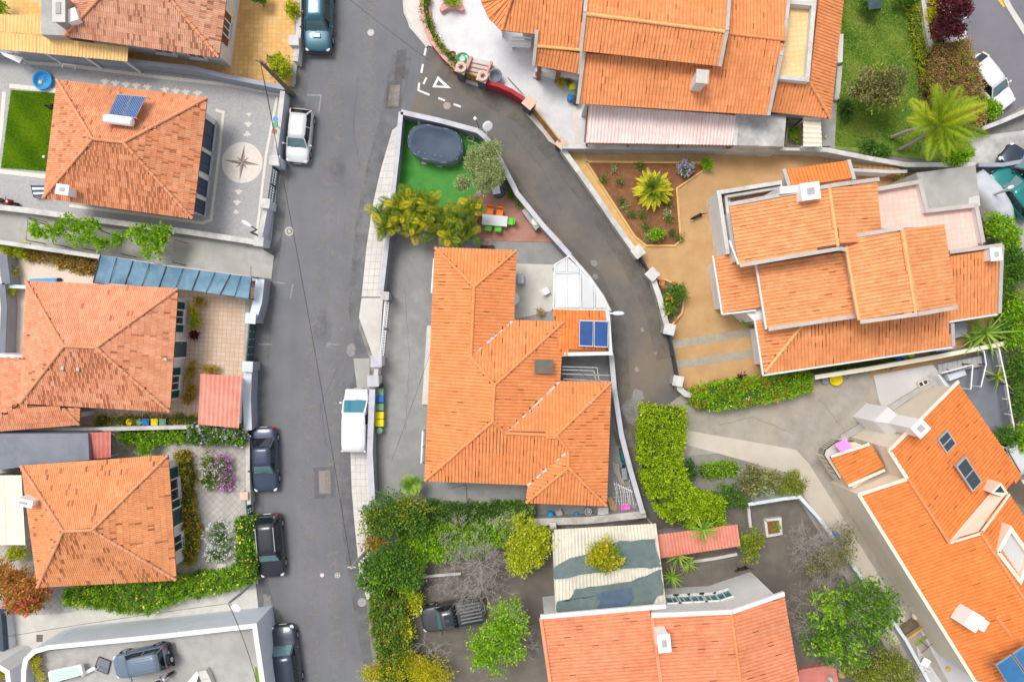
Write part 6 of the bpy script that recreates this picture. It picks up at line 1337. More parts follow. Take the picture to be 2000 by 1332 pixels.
# ---- cycad in the red bed
cy = thing('cycad', 'round yellow green cycad with stiff radiating fronds in red soil', 'palm', (P(1275, 370).x, P(1275, 370).y, .06)); p = P(1275, 370, .9); off = WLOC[cy.name]
CM = [frond_mesh('lf_cycad', 1.4, .25, 34, .17, t, True, .05, .5, 1.2) for t in (.2, .35, .5, .7, .9)]
b = MB(); b.lathe((p.x, p.y, .03), [(.22, 0), (.2, .5), (.16, .9)], 10); b.build('trunk', 'bark', cy)
rosette(cy, p, CM[3:], 62, -.05, .30, off, .12, (.9, 1.08)); rosette(cy, p, CM[:4], 56, .3, 1.3, off, .2, (.7, .98), phase=.5)
# ---- tall palm in the garden
pl = thing('palm_tree', 'tall palm with long yellow green fronds above the garden lawn', 'palm', (P(1770, 278).x, P(1770, 278).y, .04)); off = WLOC[pl.name]; top = P(1828, 246, 4.6); bs = P(1800, 262, 0)
b = MB(); b.tube([(bs.x, bs.y, 0), (bs.x + .3, bs.y + .02, 1.5), (top.x - .2, top.y - .02, 3.4), top], [.2, .16, .13, .12], 10); b.build('trunk', 'bark_pale', pl)
b = MB(); q = P(1765, 285, .2); b.tube([P(1742, 268, .3), P(1772, 256, 1.6), P(1800, 250, 2.6)], [.13, .11, .09], 8); b.tube([P(1758, 292, .3), P(1785, 278, 1.6), P(1810, 262, 2.8)], [.13, .11, .09], 8); b.build('trunk', 'bark_pale', pl)
PM = [frond_mesh('lf_palm', 3.3, .38, 60, .70, t, lift=.35, vee=.12, lw=.8) for t in (.15, .3, .45, .6, .85)]
rosette(pl, top, PM, 22, .1, 1.15, off, .3, (.75, 1.08)); rosette(pl, P(1808, 252, 3.4), PM[2:], 9, .1, .8, off, .5, (.45, .7))
# ---- bushy garden trees
tree('round olive brown bushy tree in the garden lawn', [(1712, 165, 3.0, 46, 38, 1.1), (1695, 175, 2.6, 34, 34, .9), (1732, 185, 2.7, 34, 34, .9)], 'lf_mottle', 6500, .15, .5, .28, r0=.16, base=(1705, 180), twin=('lf_drygreen', 2200, 90))
tree('dark red leaved tree beside the far road', [(1850, 20, 3.4, 32, 34, 1.0), (1862, 62, 3.0, 26, 18, .7), (1835, 50, 3.0, 22, 24, .8), (1870, 15, 3.2, 20, 26, .8)], 'lf_purple', 4200, .15, .5, .25, r0=.13, base=(1850, 40))
hedge('tall square hedge of dry brown twigs beside the far road', [(1862, 82), (1872, 150), (1890, 250)], 2.6, 2.0, 'lf_brown', 16000, .11, 'hedge_core_brown', rough=.15, widths=[2.2, 3.0, 2.3], twin=('lf_drygreen', 3500, 60))
hedge('low yellow green hedge along the garden lawn wall', [(1785, -30), (1800, 60), (1818, 150)], .8, .8, 'lf_yellowgreen', 4500, .10)
bush('yellow leaved shrub beside the pale garden wall', [(1822, 35, 1.2, 14, 36, .5)], 'lf_yellow', 1100, .14)
bush('leafy green shrub at the foot of the far road wall', [(1938, 218, 1.0, 18, 22, .6), (1925, 205, 1.0, 12, 16, .5)], 'lf_bright', 1300, .15)
bush('low green shrubs along the bottom of the garden lawn', [(1690, 288, .8, 26, 14, .4), (1720, 296, .7, 18, 12, .4)], 'lf_mid', 1500, .14)
bush('tropical leafy shrub clump beside the concrete roof', [(1880, 300, 1.5, 30, 22, .7), (1855, 305, 1.4, 22, 20, .7)], 'lf_bright', 1500, .24, asp=.35)
bush('green garden shrubs at the top of the lawn', [(1690, 5, 1.0, 30, 12, .5), (1770, 0, .9, 24, 12, .5)], 'lf_mid', 1500, .14)
bush('dark green shrubs beside the sprawling house wall', [(1652, 215, .7, 12, 26, .4)], 'lf_dark', 600, .14)
# ---- clipped hedges at the lane end
hedge('thick bright green clipped hedge at the end of the lane', [(1300, 798), (1296, 850), (1292, 910), (1312, 965), (1345, 1000), (1415, 1004)], 2.6, 2.2, 'lf_hedge', 26000, .13, rough=.17, widths=[2.6, 2.7, 2.4, 2.5, 2.3, 1.7])
hedge('leafy green boundary hedge along the ochre drive', [(1355, 778), (1400, 775), (1440, 768), (1500, 762), (1585, 745)], 1.35, 1.4, 'lf_bright', 13000, .13, rough=.2, widths=[.9, 1.5, 1.6, 1.4, 1.0], twin=('lf_bronze', 3500, 60), flowers=[('lf_white', 90, .09)])
bush('mottled round shrub in the alley garden', [(1476, 938, 1.6, 42, 36, .8)], 'lf_mottle', 3200, .15, twin=('lf_olive', 900, 60))
bush('olive green shrub at the alley corner', [(1545, 945, 1.3, 30, 26, .7)], 'lf_drygreen', 2000, .12)
hedge('low trimmed green hedge strip in the alley garden', [(1372, 922), (1440, 915)], .8, .7, 'lf_bright', 2600, .10)
bush('dark green shrub beside the bright clipped hedge', [(1352, 918, 1.1, 18, 22, .5)], 'lf_dark', 900, .13)
bush('loose green shrub below the alley garden', [(1420, 968, 1.0, 40, 22, .5), (1455, 975, .9, 20, 16, .4)], 'lf_mid', 1600, .13)
bush('conical yellow green shrub in the brown lower yard', [(1464, 1065, 1.6, 24, 34, .8)], 'lf_drygreen', 1700, .14, twin=('lf_bright', 700, 40))
# ---- shrubs between road and lower yard
bush('tall dull green shrub mass beside the pavement', [(770, 1005, 2.0, 60, 40, 1.0), (740, 1020, 1.8, 36, 30, .9), (800, 1000, 1.9, 36, 36, .9)], 'lf_mid', 5200, .16, csize=.3, twin=('lf_drygreen', 4200, 120))
bush('dark leafy shrub mass leaning over the pavement edge', [(765, 1100, 2.0, 55, 42, 1.0), (740, 1130, 1.8, 36, 30, .8), (800, 1130, 1.7, 30, 26, .7)], 'lf_mid', 7000, .17, csize=.3, twin=('lf_bright', 1500, 70))
hedge('vivid green creeper hedge above the lower yard', [(780, 1062), (850, 1052), (920, 1048), (1000, 1048)], 1.3, 1.7, 'lf_bright', 11000, .13, rough=.2)
tree('light yellow green tree beside the fibre sheet carport', [(1030, 1045, 2.6, 34, 34, .8), (1020, 1080, 2.5, 36, 36, .8), (1050, 1065, 2.3, 28, 34, .7)], 'lf_yellowgreen', 5000, .16, r0=.12, base=(1035, 1070))
hedge('mixed green hedge strip below the central house yard', [(840, 1002), (900, 1008), (960, 1006), (1040, 1002)], 1.2, 1.1, 'lf_mid', 8000, .13, rough=.22, twin=('lf_olive', 2500, 60))
hedge('rough olive green hedge between road and lower yard', [(758, 1165), (750, 1220), (770, 1275), (775, 1345)], 1.9, 1.8, 'lf_drygreen', 9000, .14, rough=.35, core='hedge_core', twin=('lf_mid', 8000, 160))
bush('spreading yellow green bush at the roadside corner', [(790, 1300, 1.6, 60, 34, .8), (730, 1312, 1.4, 30, 24, .6), (850, 1318, 1.4, 44, 22, .6)], 'lf_yellow', 5500, .14, asp=.3, csize=.3)
tree('leafy green tree overhanging the graphite pickup', [(980, 1225, 3.2, 40, 40, .9), (940, 1265, 2.8, 34, 40, .8), (1000, 1260, 2.8, 30, 36, .8), (960, 1295, 2.6, 30, 26, .7), (1000, 1190, 2.8, 24, 28, .7)], 'lf_bright', 3600, .17, r0=.14, base=(975, 1250), csize=.32, split=9)
bare('pale dead branches showing above the pickup tree', 1000, 1262, 0, 7, 2.6, depth=4, h=3.2)
fp = thing('fan_palm', 'small green fan palm beside the southwest roof corner', 'palm', (P(808, 950).x, P(808, 950).y, .06)); p = P(806, 945, 1.5); off = WLOC[fp.name]; b = MB(); b.tube([(p.x, p.y, 0), (p.x, p.y, 1.5)], [.1, .08], 8); b.build('trunk', 'bark', fp)
rosette(fp, p, [frond_mesh('lf_yucca', .95, .2, 16, .30, t, True, .1, .3) for t in (.3, .55, .8, .95)], 26, .1, 1.0, off, .2, (.8, 1.1))
for lb, bl, m, n in (('sprawling mixed green undergrowth between pavement shrubs and creeper', [(820, 1030, 1.3, 50, 30, .6), (850, 1000, 1.1, 36, 24, .5)], 'lf_mid', 2600), ('yellow green creeper tongue hanging into the lower yard', [(870, 1075, 1.2, 46, 20, .5), (940, 1070, 1.1, 40, 18, .4), (830, 1085, 1.0, 34, 26, .5)], 'lf_bright', 3000), ('dark green undergrowth below the southwest yard kerb', [(910, 1000, .9, 36, 14, .4), (970, 996, .9, 34, 14, .4)], 'lf_dark', 1800), ('pale olive shrub behind the bare grey tree', [(985, 1020, 1.2, 36, 24, .5)], 'lf_olive', 1700), ('tangled yellow green growth beside the lower yard hedge', [(800, 1175, 1.0, 26, 24, .5), (790, 1225, 1.1, 24, 34, .5)], 'lf_yellowgreen', 1900), ('bronze leaved growth under the dark leafy shrub mass', [(750, 1165, 1.3, 30, 24, .5), (735, 1060, 1.2, 24, 20, .5)], 'lf_bronze', 1500)): bush(lb, bl, m, n, .15, csize=.28)
# ---- bare trees
bare('bare grey branched tree above the lower yard', 935, 1112, 0, 11, 4.3, depth=5, h=2.4)
bare('bare purple grey shrub inside the pale blue wall', 1612, 1075, 0, 8, 3.0, depth=5, h=1.8)
bare('leafless twiggy shrub beside the roadside corner bush', 835, 1285, 0, 6, 2.4, depth=3, h=1.6)
tree('mottled thin leaved tree beside the pale blue wall', [(1640, 1050, 2.2, 34, 40, .8), (1610, 1090, 2.0, 44, 34, .7)], 'lf_mottle', 1500, .13, r0=.08, csize=.35, trunk='bark_pale')
tree('large broad leaved green tree in the lower right yard', [(1640, 1190, 3.0, 56, 44, 1.0), (1690, 1165, 3.0, 40, 40, 1.0), (1620, 1250, 2.8, 48, 44, 1.0), (1700, 1220, 2.8, 40, 40, .9), (1655, 1270, 2.4, 44, 34, .8), (1730, 1190, 2.8, 26, 40, .8)], 'lf_mid', 4200, .20, r0=.18, base=(1650, 1220), csize=.34, trunk='bark_pale', twin=('lf_bright', 3200, 120), split=9)
bare('pale twiggy branches reaching through the large broad leaved tree', 1640, 1225, 0, 11, 4.2, depth=4, h=3.4)
bush('dry olive shrub mass along the pale blue wall', [(1720, 1290, 1.6, 50, 40, .8), (1770, 1320, 1.4, 34, 30, .7), (1690, 1310, 1.4, 40, 26, .7)], 'lf_drygreen', 4200, .14, csize=.3, twin=('lf_mottle', 2200, 70))
# ---- yuccas
def yucca(label, heads, m='lf_yucca', L=1.1, n=26, name='yucca'):
    c = P(heads[0][0], heads[0][1], 0); r = thing(name, label, 'yucca', (c.x, c.y, .05)); off = WLOC[r.name]; BM = [blade_mesh(m, L, .10, d, t) for d, t in ((.1, .3), (.3, .5), (.55, .7), (.2, .9))]; b = MB()
    for px, py, z, s in heads: p = P(px, py, z); b.tube([(p.x, p.y, .03), p], [.07, .05], 7); rosette(r, p, BM, n, -.1, 1.15, off, .3, (.75 * s, 1.1 * s), 'leaf')
    b.build('stem', 'bark', r); return r
yucca('spiky yucca clump beside the torn tarpaulin carport', [(1325, 1085, 1.6, 1), (1312, 1125, 1.4, .9), (1345, 1100, 1.2, .8)])
yucca('spiky yucca rising over the long pink ribbed lean to', [(1372, 1033, 2.6, 1.15)])
yucca('green cane palm tufts beside the back steps of stepped house', [(1925, 650, 1.4, 1.5), (1900, 660, 1.0, 1.1)], L=1.5)
yucca('broad leaved plant beside the white railed steps', [(1948, 735, 1.2, 1.1)], 'lf_palm', 1.2, 14, 'strap_plant')
# ---- tree growing through carport
tree('rounded yellow green tree rising through the patched carport', [(1180, 1078, 4.0, 26, 28, .6), (1172, 1092, 3.9, 24, 22, .5), (1192, 1092, 3.8, 20, 24, .5)], 'lf_yellow', 3200, .15, r0=.1, base=(1175, 1090), twin=('lf_mid', 900, 50))
# ---- hillside on the right
for k, (lb, bl, m, n) in enumerate([('leafy green shrub beside the parking lot', [(1940, 440, 1.4, 26, 30, .7), (1965, 470, 1.2, 24, 26, .6)], 'lf_bright', 2200), ('dense dark green shrub on the upper hillside', [(1975, 520, 1.6, 32, 34, .8), (1955, 560, 1.5, 24, 30, .7)], 'lf_mid', 2600), ('broad leaved green shrub on the middle hillside', [(1985, 610, 1.6, 34, 40, .8), (1990, 660, 1.5, 24, 30, .7)], 'lf_bright', 2400), ('dark mixed shrub beside the white railing', [(1990, 730, 1.6, 22, 40, .8), (1995, 790, 1.5, 20, 36, .7)], 'lf_mid', 2200), ('lush green shrub on the lower hillside', [(1998, 850, 1.6, 22, 36, .8), (2010, 700, 1.7, 24, 60, .8)], 'lf_bright', 1800), ('ferny shrub behind the stepped house corner', [(1965, 590, 1.2, 18, 26, .6), (1950, 640, 1.2, 20, 22, .6)], 'lf_mid', 1200)]): bush(lb, bl, m, n, .2, asp=.4, csize=.3)
bush('round clipped shrub behind the cream house roof', [(1962, 850, 1.4, 28, 24, .7)], 'lf_mid', 1900, .11)
# ---- left gardens
tree('spreading red and orange croton shrub beside the driveway', [(50, 1150, 2.2, 46, 44, .9), (20, 1140, 2.0, 34, 36, .8), (75, 1165, 1.9, 30, 30, .7), (45, 1180, 1.9, 34, 22, .7)], 'lf_croton', 6500, .20, .35, .22, r0=.07, base=(50, 1150), name='croton_shrub', cat='shrub', flowers=[('lf_red', 160, .16)], crown_name='foliage')
hedge('arching green hedge along the pale driveway', [(125, 1168), (200, 1170), (270, 1172), (340, 1152), (420, 1140), (490, 1122)], 1.2, 1.3, 'lf_bright', 14000, .16, rough=.25, asp=.35, widths=[.9, 1.2, 2.0, 1.3, 1.1, 1.0], twin=('lf_mid', 4000, 70), flowers=[('lf_yellowflower', 420, .13)])
hedge('yellow flowered hedge along the street wall', [(478, 1015), (482, 1060), (478, 1120)], 1.1, 1.3, 'lf_mid', 6500, .14, rough=.2, twin=('lf_bright', 2000, 40), flowers=[('lf_yellowflower', 420, .14)])
hedge('bronze and green border plants along the flower garden house', [(352, 885), (366, 930), (362, 975), (375, 1030), (368, 1080), (360, 1100)], .75, .6, 'lf_bronze', 4200, .13, rough=.2, twin=('lf_yellowgreen', 1500, 40))
bush('cushion of white and green flowers beside the magenta blossoms', [(408, 905, .45, 14, 22, .3), (412, 935, .4, 16, 18, .3)], 'lf_mid', 1500, .10, flowers=[('lf_white', 420, .09), ('lf_bronze', 300, .10)], name='flower_bed', cat='flower bed')
bush('cushion of magenta blossoms edged with white in the grey garden', [(438, 905, .45, 13, 18, .3), (442, 940, .4, 15, 18, .3)], 'lf_mid', 1500, .10, flowers=[('lf_magenta', 650, .10), ('lf_white', 320, .08)], name='flower_bed', cat='flower bed')
bush('flower bed of small white blossoms beside the yellow flowered hedge', [(428, 1045, .45, 28, 26, .3), (425, 1080, .4, 24, 18, .3)], 'lf_mid', 2400, .09, flowers=[('lf_white', 1300, .09)], name='flower_bed', cat='flower bed')
hedge('purple flowered creeper over the corner garden wall', [(370, 850), (420, 845), (478, 850)], 1.1, 1.5, 'lf_mid', 6500, .13, rough=.25, flowers=[('lf_lilac', 700, .14)], twin=('lf_bright', 1600, 40))
hedge('green creeper row along the pale blue boundary wall', [(230, 852), (290, 858), (360, 850)], .7, .9, 'lf_bright', 3600, .13, rough=.2)
bush('green shrub against the orange house back wall', [(285, 868, 1.0, 14, 20, .5)], 'lf_bright', 900, .13)
bush('small plants at the doorway of the flower garden house', [(350, 1030, .6, 10, 20, .3), (352, 1075, .6, 14, 24, .3)], 'lf_mid', 900, .11, flowers=[('lf_magenta', 60, .08)])
bush('yellow green shrub beside the cream lean to roof', [(30, 1080, .9, 20, 16, .5)], 'lf_yellowgreen', 800, .13)
# vines over the passage
vn = thing('pergola_vine', 'bright green grapevine trained on wires over the concrete passage', 'vine', (P(200, 470).x, P(200, 470).y, 0)); off = WLOC[vn.name]
VB = [(75, 445, 2.1, 14, 14, .1), (95, 455, 2.1, 22, 14, .12), (130, 448, 2.1, 24, 16, .12), (165, 440, 2.1, 26, 14, .12), (185, 452, 2.1, 18, 14, .1), (160, 470, 2.1, 22, 10, .1), (200, 478, 2.1, 22, 8, .1), (228, 466, 2.1, 12, 18, .1), (275, 455, 2.15, 26, 22, .14), (300, 465, 2.15, 28, 24, .14), (318, 455, 2.15, 16, 14, .1), (300, 492, 2.1, 22, 16, .12), (135, 430, 2.1, 6, 10, .1)]
Bw = []
for q in VB: p = P(q[0], q[1], q[2]); k = (CAM_H - q[2]) / (CAM_H * PXM); Bw.append((p.x, p.y, q[2], q[3] * k, q[4] * k, q[5]))
pts, out, t = blobpts(Bw, 4600, 230, .22, .15); leafcloud('foliage', pts, out + np.array([0, 0, .5]), .17, .8, t + .12, 'lf_bright', vn, off, .6)
b = MB()
for q in ((95, 440), (230, 462), (300, 470)): p = P(q[0], q[1], 0); b.tube([(p.x, p.y, .03), (p.x + .1, p.y, 1.2), (p.x, p.y + .1, 2.1)], [.05, .04, .03], 6)
for q0, q1 in (((55, 425), (340, 468)), ((55, 448), (345, 490)), ((55, 470), (330, 508))): b.tube([P(*q0, 2.05), P(*q1, 2.05)], .012, 4)
for x, y in ((55, 425), (108, 433), (165, 441), (240, 452), (340, 468)): b.tube([P(x, y, 2.05), P(x - 4, y + 44, 2.05)], .015, 4); p = P(x, y, 2.05); b.tube([(p.x, p.y, 0), p], .03, 6); p = P(x - 4, y + 44, 2.05); b.tube([(p.x, p.y, 0), p], .03, 6)
b.build('stem', 'bark', vn)
# border plants on the terrace of the salmon house
hedge('dry bronze potted border below the passage wall', [(45, 493), (90, 500), (140, 510), (186, 520)], .7, .5, 'lf_bronze', 3000, .12, rough=.2, core='hedge_core_brown')
hedge('dry bronze bedding row on the pale terrace', [(115, 515), (150, 525), (184, 530)], .35, .35, 'lf_bronze', 1200, .11, rough=.15, core='hedge_core_brown')
for lb, px, py, r_, m in (('spiky yellow green agave at the passage wall end', 18, 488, 13, 'lf_yellowgreen'), ('yellow green shrub beside the agave', 45, 492, 16, 'lf_yellowgreen'), ('round ochre green shrub by the grey terrace wall', 22, 535, 11, 'lf_yellow'), ('yellow spiky plant in the terrace corner', 20, 570, 14, 'lf_yellowgreen')): bush(lb, [(px, py, .6, r_, r_, .35)], m, 700, .15, asp=.3)
for lb, px, py, rx, ry, m in (('dark bronze potted plant beside the blue awning', 388, 590, 7, 9, 'lf_bronze'), ('yellow potted plant below the first shuttered window', 380, 612, 7, 9, 'lf_yellow'), ('spiky green potted plant on the terracotta patio', 381, 633, 9, 9, 'lf_yellowgreen'), ('small dark red potted plant by the patio door', 379, 655, 5, 5, 'lf_purple'), ('bronze bush beside the pink ribbed shed', 408, 720, 17, 9, 'lf_bronze'), ('tall bronze shrub below the second shuttered window', 372, 727, 8, 18, 'lf_bronze'), ('lower bronze shrub along the patio wall', 373, 762, 7, 12, 'lf_bronze'), ('smallest bronze shrub at the southeast house corner', 368, 781, 5, 7, 'lf_bronze')): bush(lb, [(px, py, .5, rx, ry, .3)], m, 420, .12)
hedge('bronze green planting strip behind the coloured bins', [(190, 822), (250, 823), (330, 822), (388, 822)], .5, .5, 'lf_bronze', 2200, .12, rough=.2, twin=('lf_mid', 700, 30))
# orange patio shrubs
bush('yellow green shrub inside the orange patio street wall', [(553, 135, 1.0, 24, 26, .6), (545, 120, .9, 16, 16, .5)], 'lf_yellowgreen', 2000, .14, twin=('lf_mid', 500, 30))
bush('red and green shrub at the top of the orange patio', [(570, 18, 1.0, 12, 22, .6)], 'lf_yellowgreen', 900, .13, flowers=[('lf_red', 30, .1)])
bush('green shrub at the upper edge of the orange patio', [(505, 0, 1.0, 14, 12, .5)], 'lf_mid', 700, .13)
bush('bright green shrub in the far upper left corner', [(2, 18, 1.2, 12, 24, .6)], 'lf_bright', 900, .14)
# planter of the white patio
hedge('narrow planter of low green plants around the white patio', [(829, -20), (831, 25), (840, 57), (855, 85), (876, 112), (890, 126)], .35, .75, 'lf_mid', 2600, .10, rough=.15, twin=('lf_yellowgreen', 1200, 30))
bush('bright yellow green clipped plant in the horned stone planter', [(883, 2, .9, 14, 8, .3)], 'lf_hedge', 900, .08)
bush('strip of green creeper along the lane wall beside the deck', [(1000, 375, .5, 12, 12, .3), (1015, 396, .5, 10, 12, .3), (985, 352, .5, 10, 12, .3)], 'lf_mid', 1200, .11)
# red soil bed
BED = [(1145, 316), (1378, 318), (1395, 318), (1322, 368), (1330, 470), (1318, 480), (1262, 480), (1240, 462)]
b = MB(); b.prism(PP(BED, .10), .04, .10); bed = b.build('flower_bed_soil', 'soil', kind='structure')
b = MB(); strip(b, PP(BED + BED[:1], .16), .13, .04, .16); b.build('bed_kerb', 'ochre_edge', kind='structure')
b = MB(); b.sheet(PP([(1110, 300), (1140, 300), (1262, 485), (1245, 490)], .062)); b.build('ochre_margin', 'ochre_edge', kind='structure')
b = MB(); b.prism(PP([(1284, 545), (1300, 548), (1325, 560), (1335, 580), (1330, 610), (1312, 632), (1300, 622)], .25), .04, .25); b.build('planter_soil', 'soil_dark', kind='structure')
b = MB(); strip(b, PP([(1284, 545), (1300, 546), (1326, 558), (1337, 580), (1332, 612), (1311, 636)], .32), .13, .04, .32); b.build('planter_kerb', 'ochre_edge', kind='structure')
bush('lilac flowering agapanthus in the red soil bed', [(1338, 328, .6, 13, 12, .3)], 'lf_mid', 300, .14, flowers=[('lf_lilac', 420, .10)], name='flowering_plant')
bush('grassy green tuft in the pointed corner of the red bed', [(1381, 320, .5, 11, 9, .3)], 'lf_bright', 500, .2, asp=.2)
bush('leafy green shrub at the lower end of the red bed', [(1281, 458, .7, 15, 13, .4)], 'lf_bright', 800, .13)
SEED = [(1200, 330, 'lf_olive'), (1248, 325, 'lf_mid'), (1178, 348, 'lf_mid'), (1210, 357, 'lf_mid'), (1213, 395, 'lf_mid'), (1222, 402, 'lf_olive'), (1233, 420, 'lf_mid'), (1255, 418, 'lf_mid'), (1310, 428, 'lf_mid'), (1302, 418, 'lf_olive'), (1262, 440, 'lf_mid'), (1312, 455, 'lf_dark'), (1262, 465, 'lf_olive'), (1325, 465, 'lf_mid'), (1308, 400, 'lf_mid')]
for i, (x, y, m) in enumerate(SEED): bush('small green seedling planted in the red soil bed', [(x, y, .25, random.uniform(4, 8), random.uniform(4, 7), .15)], m, 90, .11, group='seedlings in the red soil bed', name='seedling', flowers=[('lf_white', 5, .08)] if i in (3, 8, 9) else None)
bush('green succulents filling the half round planter', [(1318, 570, .8, 16, 22, .4), (1308, 600, .8, 16, 22, .4)], 'lf_mid', 1800, .16, asp=.3, twin=('lf_bright', 500, 30), flowers=[('lf_bronze', 60, .2)])
for i, (x, y, r_, m) in enumerate([(1399, 388, 5, 'lf_olive'), (1394, 402, 5, 'lf_mid'), (1400, 432, 5, 'lf_bronze'), (1403, 455, 5, 'lf_bronze'), (1405, 465, 5, 'lf_yellow'), (1408, 491, 6, 'lf_mid')]): bush('small round potted plant along the white balcony wall', [(x, y, .4, r_, r_, .25)], m, 160, .09, group='potted plants along the balcony wall', name='potted_plant')
bush('ferny green palm tuft under the stepped house eave', [(1458, 620, .8, 14, 12, .4)], 'lf_bright', 500, .22, asp=.2)
hedge('shaded planting strip beside the lower eave of stepped house', [(1520, 737), (1600, 726), (1680, 712), (1750, 702)], .7, .5, 'lf_mid', 2600, .12, rough=.15, twin=('lf_purple', 500, 30))
bush('dark purple shrub at the corner of the ochre drive', [(1447, 740, .7, 9, 8, .4)], 'lf_purple', 450, .11)
bush('small greenhouse plants beside the flat concrete shed', [(1550, 262, .8, 10, 20, .4)], 'lf_bright', 500, .14, flowers=[('lf_red', 20, .1)])
bush('round yellow potted shrub on the upper stair landing', [(1753, 340, .7, 7, 7, .3)], 'lf_yellow', 260, .1)
# ================================================================== props
def base_of(px, py, z=0): p = P(px, py, z); return (p.x, p.y, z)
V = Vector
# ---- covered pool
pool_px = [(796, 272), (803, 252), (826, 242), (866, 250), (889, 257), (901, 270), (905, 292), (897, 309), (878, 320), (834, 313), (812, 304), (799, 290)]
po = thing('covered_pool', 'oval above ground pool under a taut navy cover on artificial turf', 'pool', base_of(850, 282)); W = PP(pool_px, 1.2); W = [p for i in range(len(W)) for p in (W[i].lerp(W[(i + 1) % len(W)], .25), W[i].lerp(W[(i + 1) % len(W)], .75))]; c = sum(W, V()) / len(W)
b = MB(); b.prism(W, .07, .93); strip(b, W + W[:1], .06, .93, 1.2); b.build('pool_wall', 'pool_wall', po)
b = MB(); n = len(W); ring = []
for f, dz in ((1.02, -.06), (1.015, .03), (.86, -.05), (.62, -.16), (.3, -.2), (.03, -.21)): ring += [(c.x + (p.x - c.x) * f, c.y + (p.y - c.y) * f, 1.2 + dz + (.03 if i % 2 and f > .7 else 0)) for i, p in enumerate(W)]
b.add(ring, [[j * n + i, (j + 1) * n + i, (j + 1) * n + (i + 1) % n, j * n + (i + 1) % n] for j in range(5) for i in range(n)]); b.add(ring[-n:], [list(range(n))]); b.build('cover', 'pool_cover', po, smooth=True)
b = MB(); [b.bar(W[i] + V((0, 0, .0)), W[(i + 1) % n] + V((0, 0, .0)), .05, .05) for i in range(n)]; b.build('rim', 'pool_wall', po)
for x, y in ((828, 316), (859, 322)):
    a = P(x - 6, y, .1); d = P(x + 6, y + 2, .1); b = MB(); b.bar(a + V((0, -.1, 0)), a + V((0, .35, 1.1)), .05, .05); b.bar(d + V((0, -.1, 0)), d + V((0, .35, 1.1)), .05, .05); b.bar(a + V((0, -.1, 0)), d + V((0, -.1, 0)), .05, .05); b.box(((a.x + d.x) / 2, a.y + .02, .12), (.3, .3, .05)); b.build('buttress', 'steel', po)
for x, y, rad, m in ((819, 240, .16, 'grey_wall'), (828, 239, .14, 'steel')):
    p = P(x, y, .5); b = MB(); b.lathe((p.x, p.y, .07), [(rad, 0), (rad, .4), (rad * .6, .55), (rad * .2, .6)], 12); b.build('pool_pump', m, None, label='grey pool pump drum beside the covered pool' if m == 'steel' else 'larger pool filter drum at the covered pool corner', cat='pump')
b = MB(); hp = [P(895, 258, .1), P(908, 268, .1)] + [P(919 + 7 * math.cos(a), 271 + 5 * math.sin(a), .1 + .01 * i) for i, a in enumerate([k * .7 for k in range(22)])] + [P(930, 280, .3), P(940, 290, .1)]; b.tube(hp, .028, 6); b.build('garden_hose', 'hose', None, label='pale coiled garden hose behind the covered pool', cat='hose')
def lamp(label, base, top, headpx, m='steel', hl=.7, hw=.26, r0=.07, name='street_lamp', ratio=None, headm='plastic_white', h=None):
    z = h; b0 = P(*base, 0); t = P(*top, z); r = thing(name, label, 'lamp', (b0.x, b0.y, 0)); b = MB(); b.tube([b0, (b0.x, b0.y, z * .6), (t.x, t.y, z)] if (V((t.x, t.y)) - V((b0.x, b0.y))).length > .02 else [b0, t], [r0, r0 * .85, r0 * .6][:3] if (V((t.x, t.y)) - V((b0.x, b0.y))).length > .02 else [r0, r0 * .6], 8); b.build('pole', m, r)
    hd = P(*headpx, z); b = MB(); b.tube([(t.x, t.y, z - .05), (hd.x, hd.y, z)], .04, 6); b.build('arm', m, r)
    d = (V((hd.x, hd.y, 0)) - V((t.x, t.y, 0))); d = d.normalized() if d.length > .01 else V((1, 0, 0)); b = MB(); st = [(-hl / 2, .4), (-hl * .3, .9), (0, 1), (hl * .3, .85), (hl / 2, .35)]; s_ = V((-d.y, d.x, 0)); n = 8
    for f, w in st: b.v += [tuple(V((hd.x, hd.y, z)) + d * f + s_ * (hw / 2 * w * math.cos(a)) + V((0, 0, .1 * w * math.sin(a)))) for a in [2 * math.pi * k / n for k in range(n)]]
    b.f = [[i * n + k, i * n + (k + 1) % n, (i + 1) * n + (k + 1) % n, (i + 1) * n + k] for i in range(4) for k in range(n)] + [list(range(n - 1, -1, -1)), list(range(4 * n, 5 * n))]; b.t = [.5] * len(b.f); b.build('lamp_head', headm, r, smooth=True); return r
lamp('street lamp with white oval head over the curving lane', (1176, 610), (1192, 612), (1208, 612), 'white_paint', h=4.0)
lamp('wall lamp post with white head at the compass yard corner', (509, 462), (502, 449), (482, 437), 'dark_steel', h=3.2)
lamp('blue grey street light leaning over the pale driveway', (500, 1131), (446, 1178), (462, 1187), 'grey_blue_wall', h=5.1, hl=.6, hw=.5, r0=.1)
lamp('slim lamp post with small white globe at the pool wall corner', (937, 263), (929, 234), (928, 232), 'dark_steel', h=3.6, hl=.22, hw=.22, r0=.035)
lamp('long armed street lamp over the emerald green car', (1916, 388), (1940, 380), (1974, 366), 'steel', h=5.0, hl=.4, hw=.2)
mr = thing('traffic_mirror', 'round white traffic mirror on a pole at the lane bend', 'mirror', base_of(949, 272)); b = MB(); t = P(951, 258, 2.2); b0 = P(949, 272, 0); b.tube([(b0.x, b0.y, 0), (t.x, t.y, 2.2)], .04, 8); b.build('pole', 'white_paint', mr)
